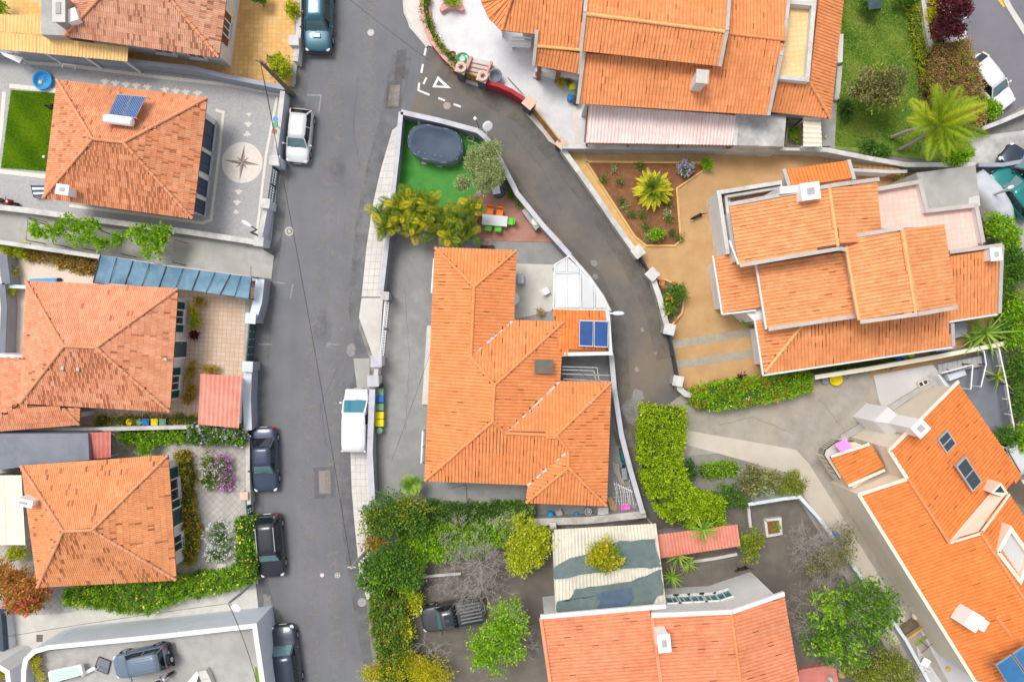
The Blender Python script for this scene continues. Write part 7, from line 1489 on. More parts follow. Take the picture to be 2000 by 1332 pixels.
hd = P(952, 247, 2.5); b = MB(); n = 20; nn = V((.45, -.55, .72)).normalized(); u = nn.orthogonal().normalized(); w = nn.cross(u); b.v = [tuple(hd + nn * o + (u * math.cos(a) + w * math.sin(a)) * r_) for o, r_ in ((0, .34), (.06, .34), (.09, .25)) for a in [2 * math.pi * k / n for k in range(n)]]; b.f = [[i * n + k, i * n + (k + 1) % n, (i + 1) * n + (k + 1) % n, (i + 1) * n + k] for i in (0, 1) for k in range(n)] + [list(range(n))[::-1], list(range(2 * n, 3 * n))]; b.t = [.5] * len(b.f); b.build('mirror_disc', 'plastic_white', mr)
# ---- poles and wires
up = thing('utility_pole', 'leaning brown timber utility pole at the orange patio corner', 'pole', base_of(574, 187)); b0 = P(574, 187, 0); t0 = P(508, 120, 6.8); b = MB(); b.tube([b0, t0], [.14, .10], 10); b.build('pole', 'pole_wood', up); b = MB(); b.bar(t0 + V((-.3, .1, -.15)), t0 + V((.3, -.1, -.15)), .08, .08); b.build('crossarm', 'pole_wood', up)
up2 = thing('utility_pole', 'grey concrete utility pole beside the pavement shrubs', 'pole', base_of(720, 1072)); b1 = P(720, 1072, 0); t1 = P(686, 1108, 5.3); b = MB(); b.tube([b1, t1], [.13, .09], 10); b.build('pole', 'grey_wall', up2); b = MB(); b.bar(t1 + V((-.25, 0, -.1)), t1 + V((.25, 0, -.1)), .08, .08); b.build('crossarm', 'steel', up2)
def wire(label, a, c, sag=.5, r=.014):
    b = MB(); a, c = V(a), V(c); b.tube([a.lerp(c, s / 14) - V((0, 0, sag * 4 * (s / 14) * (1 - s / 14))) for s in range(15)], r, 4); b.build('overhead_wire', 'wire', None, label=label, cat='wire')
tl_ = P(446, 1178, 5.1)
wire('black overhead wire running along the street between both utility poles', t0, t1, .6, .02); wire('thin wire from timber pole to the compass yard wall', t0, P(545, 320, 1.6), .3)
wire('wire from the leaning street light across the pale driveway', tl_, P(-40, 1252, 3.5), .3); wire('wire from the leaning street light over the raised court', tl_, P(505, 1345, 5.2), .3, .02)
wire('wire crossing the upper street towards the give way marking', P(635, -40, 6.0), P(840, 120, 4.5), .3, .012); wire('thin wire from central roof down to the bins yard', P(840, 690, 3.3), P(765, 900, 1.6), .2, .012); wire('pale cable from annex roof to the pergola frame', P(1100, 690, 3.3), P(1152, 745, 2.7), .1, .012)
sp = thing('sign_post', 'stack of small blue, green and brown round signs at the yard wall', 'sign', base_of(546, 262)); b = MB(); b.tube([P(546, 262, 0), P(541, 236, 2.6)], .03, 6); b.build('pole', 'steel', sp)
for (x, y, m) in ((538, 233, 'sign_blue'), (537, 245, 'sign_green'), (536, 257, 'sign_brown')): p = P(x, y, 2.4); b = MB(); b.lathe((p.x, p.y, 2.38), [(.17, 0), (.17, .03)], 14); b.build('sign_disc', m, sp)
# ---- furniture on the deck
tb = thing('garden_table', 'white rectangular garden table on the brown deck', 'table', base_of(966, 430)); Q = PP([(942, 418), (992, 423), (990, 443), (941, 439)], .75); b = MB(); b.prism(Q, .71, .75); b.build('tabletop', 'table_grey', tb, bevel=.01); ce = sum(Q, V()) / 4
for q in Q: p = ce + (q - ce) * .88; b = MB(); b.box((p.x, p.y, .4), (.05, .05, .62)); b.build('leg', 'white_paint', tb)
def chair(label, px, py, face, m, group=None, sc=1.0, name='garden_chair', z=.095):
    p = P(px, py, .45); r = thing(name, label, 'chair', (p.x, p.y, z), math.radians(face), group); w = .44 * sc; b = MB(); b.box((0, 0, .44 * sc), (w, w, .035)); b.build('seat', m, r, local=True, bevel=.015)
    b = MB(); b.add([(-w / 2, -w / 2, .46 * sc), (-w / 2, w / 2, .46 * sc), (-w / 2 - .10, w / 2 * .9, .84 * sc), (-w / 2 - .10, -w / 2 * .9, .84 * sc), (-w / 2 + .03, -w / 2, .46 * sc), (-w / 2 + .03, w / 2, .46 * sc), (-w / 2 - .06, w / 2 * .9, .84 * sc), (-w / 2 - .06, -w / 2 * .9, .84 * sc)], [[0, 3, 2, 1], [4, 5, 6, 7], [3, 7, 6, 2], [0, 1, 5, 4], [0, 4, 7, 3], [1, 2, 6, 5]]); b.build('backrest', m, r, local=True)
    for sx in (-1, 1):
        for sy in (-1, 1): b = MB(); b.bar((sx * w * .45, sy * w * .45, 0), (sx * w * .38, sy * w * .38, .43 * sc), .03, .03); b.build('leg', m, r, local=True)
    return r
chair('orange garden chair on the lawn side nearer the palm clump', 957, 413, -95, 'plastic_orange'); chair('orange garden chair on the lawn side nearer the lane', 976, 416, -95, 'plastic_orange')
chair('green garden chair on the house side nearer the palm clump', 954, 443, 85, 'plastic_green'); chair('green garden chair on the house side nearer the lane', 973, 445, 85, 'plastic_green'); chair('green garden chair at the lane end of the white table', 996, 433, 175, 'plastic_green'); chair('dark brown garden chair at the palm end of the white table', 935, 428, -5, 'plastic_brown')
chair('white plastic chair beside the olive tree', 969, 372, 100, 'plastic_white', sc=1.15); p = P(974, 376, .1); b = MB(); b.lathe((p.x, p.y, .1), [(.42, 0), (.42, .05), (.36, .3)], 18); b.build('plant_tub', 'tarp_navy', None, label='round dark tub behind the white chair by the olive tree', cat='tub')
bq = thing('stone_counter', 'grey stone barbecue counter against the lane wall', 'barbecue', base_of(1040, 428)); Q = PP([(1019, 412), (1031, 402), (1059, 438), (1046, 450)], .9); b = MB(); b.prism(Q, .09, .9); b.build('counter', 'concrete', bq); p = P(1046, 433, .96); b = MB(); b.lathe((p.x, p.y, .9), [(.25, 0), (.26, .06), (.16, .1)], 20); b.build('round_stove', 'sheet_cream', bq)
rt = thing('fire_bowl', 'round wire fire bowl north of the central roof', 'fire bowl', base_of(952, 474)); p = P(952, 474, .4); b = MB()
for k in range(3): b.tube([(p.x + (.24 - .07 * k) * math.cos(a), p.y + (.24 - .07 * k) * math.sin(a), .4 - .06 * k) for a in [2 * math.pi * i / 20 for i in range(21)]], .018, 5)
for k in range(8): b.tube([(p.x + .24 * math.cos(k * .785), p.y + .24 * math.sin(k * .785), .4), (p.x, p.y, .2), ], .012, 4)
b.build('wire_bowl', 'rose_stone', rt); b = MB(); b.lathe((p.x, p.y, .06), [(.14, 0), (.05, .08), (.05, .16)], 10); b.build('foot', 'dark_steel', rt)
p = P(952, 482, .4); b = MB(); b.box((p.x, p.y, .4), (.9, .16, .05)); b.box((p.x - .38, p.y, .22), (.05, .14, .32)); b.box((p.x + .38, p.y, .22), (.05, .14, .32)); b.build('bench', 'trim', None, label='narrow black bench below the wire fire bowl', cat='bench')
p = P(1017, 545, .6); b = MB(); b.box((p.x, p.y, .4), (.45, .65, .66)); b.build('outdoor_unit', 'steel', None, label='pale metal box beside the roof edge in the white court', cat='box', bevel=.03)
p = P(1002, 583, .7); rr = thing('round_table', 'round white table half hidden by the central roof', 'table', (p.x, p.y, .07)); b = MB(); b.lathe((p.x, p.y, .66), [(.42, 0), (.42, .04)], 24); b.build('tabletop', 'plastic_white', rr); b = MB(); b.lathe((p.x, p.y, .075), [(.2, 0), (.05, .05), (.05, .585)], 10); b.build('pedestal', 'plastic_white', rr)
chair('square white stool in the middle of the white court', 1066, 569, 30, 'plastic_white', sc=.95, name='stool', z=.078)
bush('tiny potted plant in the corner of the white court', [(1057, 609, .3, 6, 5, .15)], 'lf_bronze', 120, .1)
# ---- bins
def bin_(label, px, py, m, w=.44, d=.44, h=.75, rz=0, rnd=False, z=.06, group=None):
    p = P(px, py, z + h); r = thing('waste_bin', label, 'bin', (p.x, p.y, z), rz); b = MB()
    if rnd: b.lathe((0, 0, 0), [(w * .40, 0), (w * .48, h * .9)], 14); b.build('body', m, r, local=True); b = MB(); b.lathe((0, 0, h * .9), [(w * .52, 0), (w * .5, .05), (w * .2, .09)], 14); b.build('lid', m, r, local=True)
    else:
        a = [(-w * .42, -d * .42), (w * .42, -d * .42), (w * .42, d * .42), (-w * .42, d * .42)]; t = [(x * 1.15, y * 1.15) for x, y in a]; b.add([(x, y, 0) for x, y in a] + [(x, y, h * .92) for x, y in t], [[3, 2, 1, 0], [4, 5, 6, 7], [0, 1, 5, 4], [1, 2, 6, 5], [2, 3, 7, 6], [3, 0, 4, 7]]); b.build('body', m, r, local=True)
        b = MB(); b.box((0, 0, h * .95), (w * 1.04, d * 1.04, .06)); b.box((0, 0, h * .95 + .04), (w * .7, d * .6, .03)); b.build('lid', m, r, local=True, bevel=.02)
        b = MB(); b.tube([(-w * .35, -d * .56, h * .9), (w * .35, -d * .56, h * .9)], .018, 6); b.build('handle', 'trim', r, local=True)
for lb, y, m, rnd in (('black tied refuse sack at the gate end of the bin row', 754, 'bin_dark', True), ('green bin between the black sack and the blue bin', 765, 'bin_green', False), ('blue bin in the row beside the lilac wall', 779, 'bin_blue', False), ('green bin between the blue and yellow bins', 795, 'bin_green', False), ('yellow bin next to a green square bin', 811, 'bin_yellow', False), ('yellow bin next to the round green tub', 826, 'bin_yellow', False), ('small round green tub ending the bin row', 841, 'bin_green', True)): bin_(lb, 741, y, m, .5 if not rnd else .42, .44, .7, 0, rnd)
for lb, x, m, rnd in (('round yellow pot at the end of the patio bins', 252, 'bin_yellow', True), ('small round green pot beside the blue bin', 271, 'bin_green', True), ('blue bin on the terracotta patio', 284, 'bin_blue', False), ('yellow bin on the terracotta patio', 301, 'bin_yellow', False), ('grey green bin on the terracotta patio', 317, 'bin_green', False)): bin_(lb, x, 824, m, .42, .42, .6, 0, rnd, .08)
for lb, x, y, m in (('round yellow bin beside the porch of the sprawling house', 1118, 170, 'bin_yellow'), ('round blue bin below the yellow bin on white patio', 1114, 190, 'bin_blue'), ('black bin tucked against the sprawling house wall', 1126, 196, 'bin_dark'), ('green bin between the yellow and blue round bins', 1117, 181, 'bin_green')): bin_(lb, x, y, m, .42, .42, .7, 0, True)
for lb, x, y, m in (('round blue bin behind the cream topped wall', 1755, 696, 'bin_blue'), ('round green bin behind the cream topped wall', 1768, 693, 'bin_green'), ('round yellow bin behind the cream topped wall', 1780, 691, 'bin_yellow')): bin_(lb, x, y, m, .5, .5, .6, 0, True)
for lb, x, y in (('round bronze plant pot beside the porch columns', 1098, 161), ('leafy pot between bronze pot and the house wall', 1111, 157)): bush(lb, [(x, y, .5, 7, 7, .3)], 'lf_yellow' if x < 1100 else 'lf_mottle', 300, .12)
# ---- white patio things
wbn = thing('patio_bench', 'white slatted bench with backrest on the white patio', 'bench', base_of(1018, 84)); p = P(1018, 86, .45)
for k in range(3): b = MB(); b.box((p.x, p.y + .15 - k * .16, .45), (1.3, .14, .04), -.06); b.build('seat_slat', 'plastic_white', wbn)
for k in range(2): b = MB(); b.box((p.x + .01, p.y + .30, .6 + k * .17), (1.3, .04, .14), -.06); b.build('back_slat', 'plastic_white', wbn)
for s in (-1, 1): b = MB(); b.box((p.x + s * .55, p.y, .24), (.06, .5, .38), -.06); b.build('leg', 'plastic_white', wbn)
ft = thing('fountain', 'mint green draped round fountain beside the patio steps', 'fountain', base_of(903, 117)); p = P(903, 116, .5); b = MB(); b.lathe((p.x, p.y, .06), [(.48, 0), (.5, .3), (.42, .42), (.2, .36)], 20); b.build('basin', 'mint', ft, smooth=True)
b = MB()
for k in range(5): b.tube([(p.x + .42 * math.cos(a + k) * (1 - .12 * k), p.y + .42 * math.sin(a + k) * (1 - .12 * k), .5 + .03 * k) for a in [i * .5 for i in range(8)]], .03, 5)
b.build('hose_coil', 'sign_green', ft); p = P(884, 106, .5); b = MB(); b.lathe((p.x, p.y, .06), [(.14, 0), (.22, .4), (.2, .42), (.12, .3)], 14); b.build('plant_pot', 'sign_brown', None, label='round red brown pot beside the draped fountain', cat='pot')
stp = thing('garden_steps', 'four rose edged white steps down from the white patio', 'steps', base_of(932, 130))
for k in range(4):
    y0 = 113 + k * 8; b = MB(); b.prism(PP([(922 - k * 3.4, y0), (958 - k * 3.6, y0 + 8), (955 - k * 3.6, y0 + 16), (919 - k * 3.4, y0 + 8)], .5 - .1 * k), .03, .5 - .1 * k); b.build('step', 'white_coping', stp); b = MB(); strip(b, PP([(919 - k * 3.4, y0 + 8), (955 - k * 3.6, y0 + 16)], .51 - .1 * k), .05, .3 - .08 * k, .512 - .1 * k); b.build('step_nosing', 'rose_coping', stp)
for q0, q1 in (((921, 110), (908, 143)), ((960, 120), (947, 152))): b = MB(); strip(b, PP([q0, q1], .7), .14, .05, .7); b.build('step_cheek', 'rose_coping', stp)
vz = thing('stone_urn', 'large grey stone urn lying open beside the red wall', 'urn', base_of(967, 150)); p = P(967, 150, .6); b = MB(); b.lathe((p.x, p.y, .06), [(.2, 0), (.3, .25), (.42, .55), (.46, .75), (.38, .75), (.3, .5), (.15, .3)], 18); b.build('urn_body', 'flatroof_slate', vz, smooth=True)
hpn = thing('horned_planter', 'horned stone planter on the white patio', 'planter', base_of(883, 8)); b = MB(); W = PP([(868, -12), (898, -12), (900, 2), (907, 18), (901, 22), (890, 16), (876, 16), (862, 23), (858, 17), (866, 2)], .5); b.prism(W, .05, .5); b.build('planter_body', 'rose_coping', hpn); b = MB(); b.prism(PP([(868, -12), (897, -12), (898, 7), (868, 7)], .52), .5, .53); b.build('planter_soil', 'soil_dark', hpn)
p = P(1023, 185, .3); b = MB(); b.tube([P(992, 152, .2), P(1022, 185, .3)], .03, 6); b.build('garden_pole', 'steel', None, label='thin grey pole lying on the white patio behind red wall', cat='pole')
b = MB(); b.sheet(PP([(1118, 212), (1126, 212), (1134, 285), (1124, 285)], .068)); b.build('drain_strip', 'line_stone', kind='structure')
# ---- compass yard and terrace things
pp = thing('paddling_pool', 'round blue paddling pool beside the lawn', 'paddling pool', base_of(83, 157)); p = P(83, 157, .3); b = MB(); b.lathe((p.x, p.y, .065), [(.56, 0), (.62, .12), (.64, .3), (.60, .34), (.54, .3), (.52, .08), (.1, .06)], 28); b.build('pool_shell', 'pool_blue', pp, smooth=True); b = MB(); b.lathe((p.x - .2, p.y - .1, .15), [(.12, 0), (.13, .05), (.05, .1)], 12); b.build('toy', 'lime_pot', pp); b = MB(); [b.bar((p.x, p.y + .08, .16), (p.x + .2 * math.cos(k * 1.3), p.y + .08 + .2 * math.sin(k * 1.3), .2), .05, .03) for k in range(5)]; b.build('star_seat', 'sign_blue', pp)
dg = thing('toy_tricycle', 'small black toy tricycle on the bright lawn', 'toy', base_of(95, 210)); p = P(95, 210, .2)
for dx, dy in ((-.15, .1), (.12, -.05), (.2, .12)): b = MB(); b.tube([(p.x + dx, p.y + dy - .03, .2), (p.x + dx, p.y + dy + .03, .2)], .12, 12); b.build('wheel', 'tyre', dg)
b = MB(); b.bar((p.x - .15, p.y + .1, .25), (p.x + .2, p.y + .03, .3), .06, .05); b.bar((p.x - .15, p.y + .1, .2), (p.x - .1, p.y + .1, .5), .04, .04); b.bar((p.x - .1, p.y - .05, .5), (p.x - .1, p.y + .25, .5), .03, .03); b.build('frame', 'trim', dg)
b = MB(); p = P(86, 307, .15); b.ball((p.x, p.y, .18), .1); b.build('ball', 'plastic_white', None, label='small white ball on the bright lawn', cat='ball', smooth=True)
lg = thing('folding_lounger', 'blue striped folding lounger beside the salmon roof corner', 'lounger', base_of(72, 372)); Q = PP([(60, 362), (86, 362), (88, 384), (66, 385)], .5)
for k in range(5): a = Q[0].lerp(Q[3], (k + .05) / 5); a2 = Q[1].lerp(Q[2], (k + .05) / 5); c_ = Q[1].lerp(Q[2], (k + .95) / 5); d_ = Q[0].lerp(Q[3], (k + .95) / 5); b = MB(); b.slab([a, a2, c_, d_], .03); b.build('fabric_stripe', ('navy', 'plastic_white')[k % 2], lg)
b = MB(); [b.bar((q.x, q.y, .06), (q.x, q.y, .5), .04, .04) for q in Q]; b.bar(Q[0], Q[3], .04, .04); b.build('frame', 'dark_steel', lg)
def scooter(label, px, py, hdg, m, z=.07, L=1.5):
    p = P(px, py, z + .5); r = thing('motor_scooter', label, 'scooter', (p.x, p.y, z), math.radians(hdg))
    for x in (-L * .36, L * .38): b = MB(); b.tube([(x, -.06, .24), (x, .06, .24)], .24, 16); b.build('wheel', 'tyre', r, local=True)
    b = MB(); b.ball((-.3, 0, .5), (.42, .17, .22), 12, 8); b.build('rear_body', m, r, local=True, smooth=True); b = MB(); b.ball((-.22, 0, .72), (.36, .15, .08), 12, 6); b.build('seat', 'trim', r, local=True, smooth=True)
    b = MB(); b.box((.2, 0, .28), (.5, .3, .06)); b.build('footboard', 'trim', r, local=True); b = MB(); b.add([(.42, -.2, .3), (.42, .2, .3), (.34, .17, .85), (.34, -.17, .85), (.48, -.17, .3), (.48, .17, .3), (.40, .14, .88), (.40, -.14, .88)], [[0, 3, 2, 1], [4, 5, 6, 7], [3, 7, 6, 2], [0, 4, 7, 3], [1, 2, 6, 5]]); b.build('leg_shield', m, r, local=True)
    b = MB(); b.tube([(.55, 0, .24), (.38, 0, .95)], .03, 6); b.tube([(.36, -.3, 1.0), (.4, 0, .95), (.36, .3, 1.0)], .02, 6); b.build('handlebar', 'dark_steel', r, local=True); b = MB(); b.ball((.44, 0, .9), (.08, .1, .08), 8, 6); b.build('headlight', 'lamp_clear', r, local=True)
scooter('red and white motor scooter parked at the passage wall', 8, 393, -12, 'red'); scooter('white motor scooter on the raised parking court', 313, 1328, 30, 'plastic_white', 2.42)
b = MB(); Q = PP([(56, 545), (104, 543), (112, 548), (104, 554), (58, 553)], .35); b.prism(Q, .1, .35); b.build('kayak', 'pool_blue', None, label='pale blue covered board lying on the pale terrace', cat='board', bevel=.05); b = MB(); p = P(114, 546, .3); b.ball((p.x, p.y, .22), (.18, .12, .12)); b.build('bag', 'trim', None, label='small black bag at the end of the blue board', cat='bag', smooth=True)
lowwall('slate grey terrace wall beside the yellow spiky plant', [(-20, 565), (4, 560), (8, 600), (4, 690)], 1.2, .35, 'grey_blue_wall', 'flatroof_slate'); lowwall('white parapet on the pale terrace edge', [(-30, 556), (52, 561)], .9, .18, 'white_wall', 'sky_coping'); lowwall('white parapet between pale terrace and lower roof', [(-30, 692), (46, 698)], 2.9, .16, 'white_wall', 'sky_coping'); lowwall('slate grey wall block at the terrace upper corner', [(-30, 500), (6, 505), (12, 555)], 1.2, .5, 'grey_blue_wall', 'flatroof_slate')
for x, y in ((122, 719), (152, 721)): p = P(x, y, 4.45); b = MB(); b.box((p.x, p.y, 4.35), (.16, .2, .3)); b.build('roof_vent', 'white_coping', hB)
p = P(323, 701, 3.7); b = MB(); b.box((p.x, p.y, 3.65), (.16, .14, .2)); b.build('roof_vent', 'old_coping', hB)
# garden slabs of the flower garden
for q in ([(372, 942), (386, 942), (386, 956), (373, 957)], [(384, 1022), (394, 1022), (394, 1042), (384, 1042)], [(424, 1101), (441, 1099), (442, 1115), (425, 1117)], [(328, 862), (346, 862), (346, 874), (329, 875)], [(458, 940), (466, 940), (466, 958), (458, 958)]): b = MB(); b.prism(PP(q, .09), .05, .09); b.build('stepping_stone', 'line_stone', kind='structure')
# ---- raised court things
ct = thing('boat_trailer', 'white boxy boat trailer on the raised parking court', 'trailer', (*P(130, 1315, 2.4)[:2], 2.42)); b = MB(); Q = PP([(92, 1312), (158, 1298), (163, 1318), (96, 1336)], 3.1); b.prism(Q, 2.75, 3.1); b.build('hull', 'plastic_white', ct, bevel=.08); ce = sum(Q, V()) / 4; b = MB(); b.prism([ce + (q - ce) * .8 for q in Q], 3.1, 3.115); b.build('deck_inset', 'mint', ct)
for s in (.25, .75): p = Q[3].lerp(Q[2], s); b = MB(); b.tube([(p.x, p.y - .05, 2.64), (p.x + .02, p.y + .08, 2.64)], .22, 14); b.build('wheel', 'tyre', ct)
b = MB(); b.bar((*P(158, 1318, 2.7)[:2], 2.7), (*P(186, 1303, 2.7)[:2], 2.7), .2, .08); b.build('drawbar', 'plastic_white', ct)
mt_ = thing('grill_mat', 'dark grey framed mat with thin antenna beside the blue grey jeep', 'mat', (*P(200, 1300, 2.4)[:2], 2.42)); b = MB(); Q = PP([(193, 1282), (216, 1291), (210, 1316), (184, 1306)], 2.5); b.prism(Q, 2.43, 2.5); b.build('mat', 'flatroof_slate', mt_); b = MB(); [b.bar(Q[i], Q[(i + 1) % 4], .04, .04) for i in range(4)]; b.build('frame', 'dark_steel', mt_); p = P(196, 1300, 2.5); b = MB(); b.tube([(p.x, p.y, 2.5), (p.x + .1, p.y, 3.3)], .02, 5); [b.tube([(p.x + .1, p.y, 3.3), (p.x + .1 + .3 * math.cos(k), p.y + .3 * math.sin(k), 3.2)], .012, 4) for k in range(6)]; b.build('antenna', 'steel', mt_)
bx = thing('crate_stack', 'pale stacked crates with a white board on the raised court', 'crates', (*P(395, 1325, 2.4)[:2], 2.42))
for q, z in (([(385, 1312), (402, 1308), (410, 1324), (392, 1328)], 2.95), ([(392, 1328), (410, 1324), (416, 1340), (398, 1344)], 2.9)): b = MB(); b.prism(PP(q, z), 2.42, z); b.build('crate', 'concrete_pale', bx, bevel=.02)
b = MB(); b.slab(PP([(362, 1336, 2.6), (384, 1310, 3.0), (388, 1316, 3.0), (380, 1345, 2.6)]), .06); b.build('surfboard', 'plastic_white', bx)
for i, (x, y) in enumerate(((64, 1287), (74, 1289), (73, 1305), (79, 1318), (85, 1331))):
    bush('yellow green potted plant in the row along the raised court wall', [(x, y, 2.85, 5, 5, .2)], 'lf_yellow', 150, .1, group='potted plants along the raised court wall', name='potted_plant', zg=2.43)
b = MB(); b.sheet(PP([(497, 1302), (502, 1302), (508, 1345), (502, 1345)], 2.412)); b.build('grass_strip', 'lawn_soil', kind='structure')
bush('yellow green plant in the rounded white driveway planter', [(2, 1313, 2.7, 7, 9, .25)], 'lf_yellow', 260, .11, zg=2.0)
b = MB(); b.prism(PP([(-30, 1303), (0, 1306), (12, 1318), (14, 1345), (-30, 1345)], 2.4), 0, 2.4); b.build('planter_ground', 'soil_dark', kind='structure')
for x, y, w_ in ((30, 1307, 12), (33, 1322, 13)): b = MB(); b.prism(PP([(x - w_ * .5, y - 5), (x + w_ * .5, y - 9), (x + w_ * .6, y + 3), (x - w_ * .4, y + 6)], .5), .05, .5); b.build('concrete_block', 'concrete', None, label='grey concrete block at the driveway foot, ' + ('upper one' if y < 1310 else 'lower one'), cat='block')
lowwall('blue grey gate rail at the driveway foot', [(-10, 1288), (4, 1284), (16, 1276)], 1.0, .12, 'grey_blue_wall', 'sky_coping'); b = MB(); b.prism(PP([(-30, 1200), (2, 1200), (8, 1280), (-30, 1285)], 1.2), 0, 1.2); b.build('dark_shed', 'shutter_blue', None, label='dark navy shed roof beside the driveway', cat='shed')
b = MB(); b.sheet(PP([(71, 1239), (84, 1239), (83, 1253), (71, 1253)], .0565)); b.build('drain_cover', 'concrete_dark', kind='structure')
# ---- ochre drive things
for q in ([(1312, 664), (1480, 640), (1483, 655), (1316, 681)], [(1320, 704), (1490, 680), (1492, 695), (1324, 721)]): b = MB(); b.sheet(PP(q, .056)); b.build('paving_band', 'ochre_band', kind='structure')
def animal(label, px, py, hdg, s, m, z=.055, cat='cat'):
    p = P(px, py, z); r = thing(cat, label, cat, (p.x, p.y, z), math.radians(hdg)); b = MB()
    sp_ = [(-.32, .30, .07), (-.22, .31, .095), (-.05, .30, .10), (.12, .31, .095), (.24, .33, .07), (.32, .40, .055), (.38, .46, .075), (.46, .45, .06), (.53, .42, .03)]
    b.tube([(x * s, 0, zz * s) for x, zz, _ in sp_], [q * s for *_, q in sp_], 10)
    for x, y in ((.2, .06), (.2, -.06), (-.24, .07), (-.24, -.07)):
        if x > 0: b.tube([(x * s, y * s, .28 * s), (x * s, y * s, .15 * s), ((x + .01) * s, y * s, .02 * s), ((x + .06) * s, y * s, .01 * s)], [.045 * s, .03 * s, .024 * s, .022 * s], 6)
        else: b.tube([(x * s, y * s, .28 * s), ((x + .06) * s, y * s, .19 * s), ((x - .05) * s, y * s, .10 * s), ((x - .03) * s, y * s, .01 * s), ((x + .03) * s, y * s, .01 * s)], [.065 * s, .045 * s, .028 * s, .024 * s, .022 * s], 6)
    b.tube([(-.32 * s, 0, .32 * s), (-.45 * s, .03 * s, .36 * s), (-.6 * s, .10 * s, .34 * s), (-.72 * s, .12 * s, .4 * s)], [.035 * s, .028 * s, .022 * s, .012 * s], 6)
    for y in (-.04, .04): b.tube([(.37 * s, y * s, .51 * s), (.365 * s, y * 1.3 * s, .58 * s)], [.028 * s, .004 * s], 5)
    b.build('body', m, r, local=True, smooth=True)
animal('black cat walking across the ochre drive', 1360, 424, 205, 1.0, 'cat_black'); animal('black cat crossing the brown lower yard', 1447, 1108, 190, 1.0, 'cat_black')
p = P(1371, 755, .4); b = MB(); b.lathe((p.x, p.y, .05), [(.12, 0), (.16, .3), (.18, .32), (.14, .3), (.1, .2)], 14); b.build('plant_pot', 'lime_pot', None, label='round pale yellow pot at the hedge corner of the ochre drive', cat='pot', smooth=True)
p = P(1293, 553, .5); b = MB(); b.lathe((p.x, p.y, .25), [(.13, 0), (.2, .3), (.22, .32), (.15, .28)], 14); b.build('plant_pot', 'terracotta', None, label='terracotta pot in the half round planter', cat='pot', smooth=True)
sw = thing('stairway', 'flight of ochre steps below the long grey boundary wall', 'steps', base_of(1690, 320))
for k in range(14): x = 1612 + k * 10.5; yy = 303 + k * 1.9; b = MB(); b.prism(PP([(x, yy), (x + 9.8, yy + 1.8), (x + 9.8, yy + 15), (x, yy + 13)], .15 + .08 * k), .04, .15 + .08 * k); b.build('step', 'ochre', sw)
gt = lowwall('white kerb wall below the ochre steps', [(1665, 332), (1740, 336), (1772, 335)], 1.3, .15, 'white_wall', 'white_coping')
# ---- junk behind the central house
def ball(label, px, py, r_, m, z=.06): p = P(px, py, z + r_); b = MB(); b.ball((p.x, p.y, z + r_), r_, 16, 10); b.build('ball', m, None, label=label, cat='ball', smooth=True)
ball('large sky blue ball beside the junk behind the central house', 1075, 1005, .27, 'ball_blue'); ball('orange ball on the grey drive beside the cream house', 1852, 1306, .13, 'ball_orange')
chair('small grey folding chair next to the blue ball', 1092, 1001, -70, 'grey_wall', sc=.9, z=.06)
for lb, x, y in (('blue plastic crate next to the yellow rag', 1113, 1008), ('blue plastic crate next to the washing drum', 1125, 1003)): p = P(x, y, .2); b = MB(); b.box((p.x, p.y, .18), (.26, .2, .24), .4); b.build('plastic_crate', 'sign_blue', None, label=lb, cat='crate', bevel=.03)
dr = thing('washing_drum', 'grey washing machine drum with white panel behind the house', 'drum', base_of(1149, 999)); p = P(1149, 999, .6); b = MB(); b.lathe((p.x, p.y, .06), [(.24, 0), (.26, .5), (.25, .55), (.18, .55), (.17, .2)], 18); b.build('drum', 'steel', dr); b = MB(); b.box((p.x + .1, p.y - .35, .2), (.55, .12, .26), .1); b.build('panel', 'plastic_white', dr)
p = P(1178, 1000, .8); b = MB(); b.box((p.x, p.y, .45), (.68, .6, .78)); b.build('storage_box', 'concrete_pale', None, label='cream square storage box at the roof corner', cat='box', bevel=.03)
b = MB(); b.slab(PP([(1186, 972, .5), (1194, 970, .5), (1206, 992, .2), (1202, 998, .2), (1192, 994, .25)]), .06); b.build('paddle', 'cardboard', None, label='tan paddle shaped board leaning by the storage box', cat='board')
by = thing('wheelbarrow', 'dark teal tub wheelbarrow beside the lilac wall', 'wheelbarrow', base_of(1216, 890)); Q = PP([(1208, 874), (1219, 872), (1225, 900), (1218, 908), (1212, 900)], .55); ce = sum(Q, V()) / 5; b = MB(); n = 5; b.add([ce + (q - ce) * .75 + V((0, 0, -.3)) for q in Q] + Q + [ce + (q - ce) * .85 for q in Q] + [ce + (q - ce) * .65 + V((0, 0, -.25)) for q in Q], [[4, 3, 2, 1, 0]] + [[j * n + i, j * n + (i + 1) % n, (j + 1) * n + (i + 1) % n, (j + 1) * n + i] for j in range(3) for i in range(n)] + [[15, 16, 17, 18, 19]]); b.build('tub', 'teal_plastic', by); p = P(1217, 911, .2); b = MB(); b.tube([(p.x - .04, p.y, .24), (p.x + .04, p.y, .24)], .18, 12); b.build('wheel', 'tyre', by)
hf = thing('drying_rack_heap', 'heap of folded white drying racks behind the central house', 'racks', base_of(1215, 965))
for k in range(9):
    x = 1199 + k * 4.6; b = MB(); b.tube([P(x, 940 + 2 * k, .3), P(x + 3 + random.uniform(-2, 2), 962, .5 + random.uniform(-.1, .2)), P(x + 6 + random.uniform(-2, 2), 986, .25)], .022, 5); b.tube([P(x - 2, 944 + 2 * k, .35), P(x + 7, 946 + 2 * k, .35)], .018, 5); b.build('rack_bar', 'plastic_white', hf)
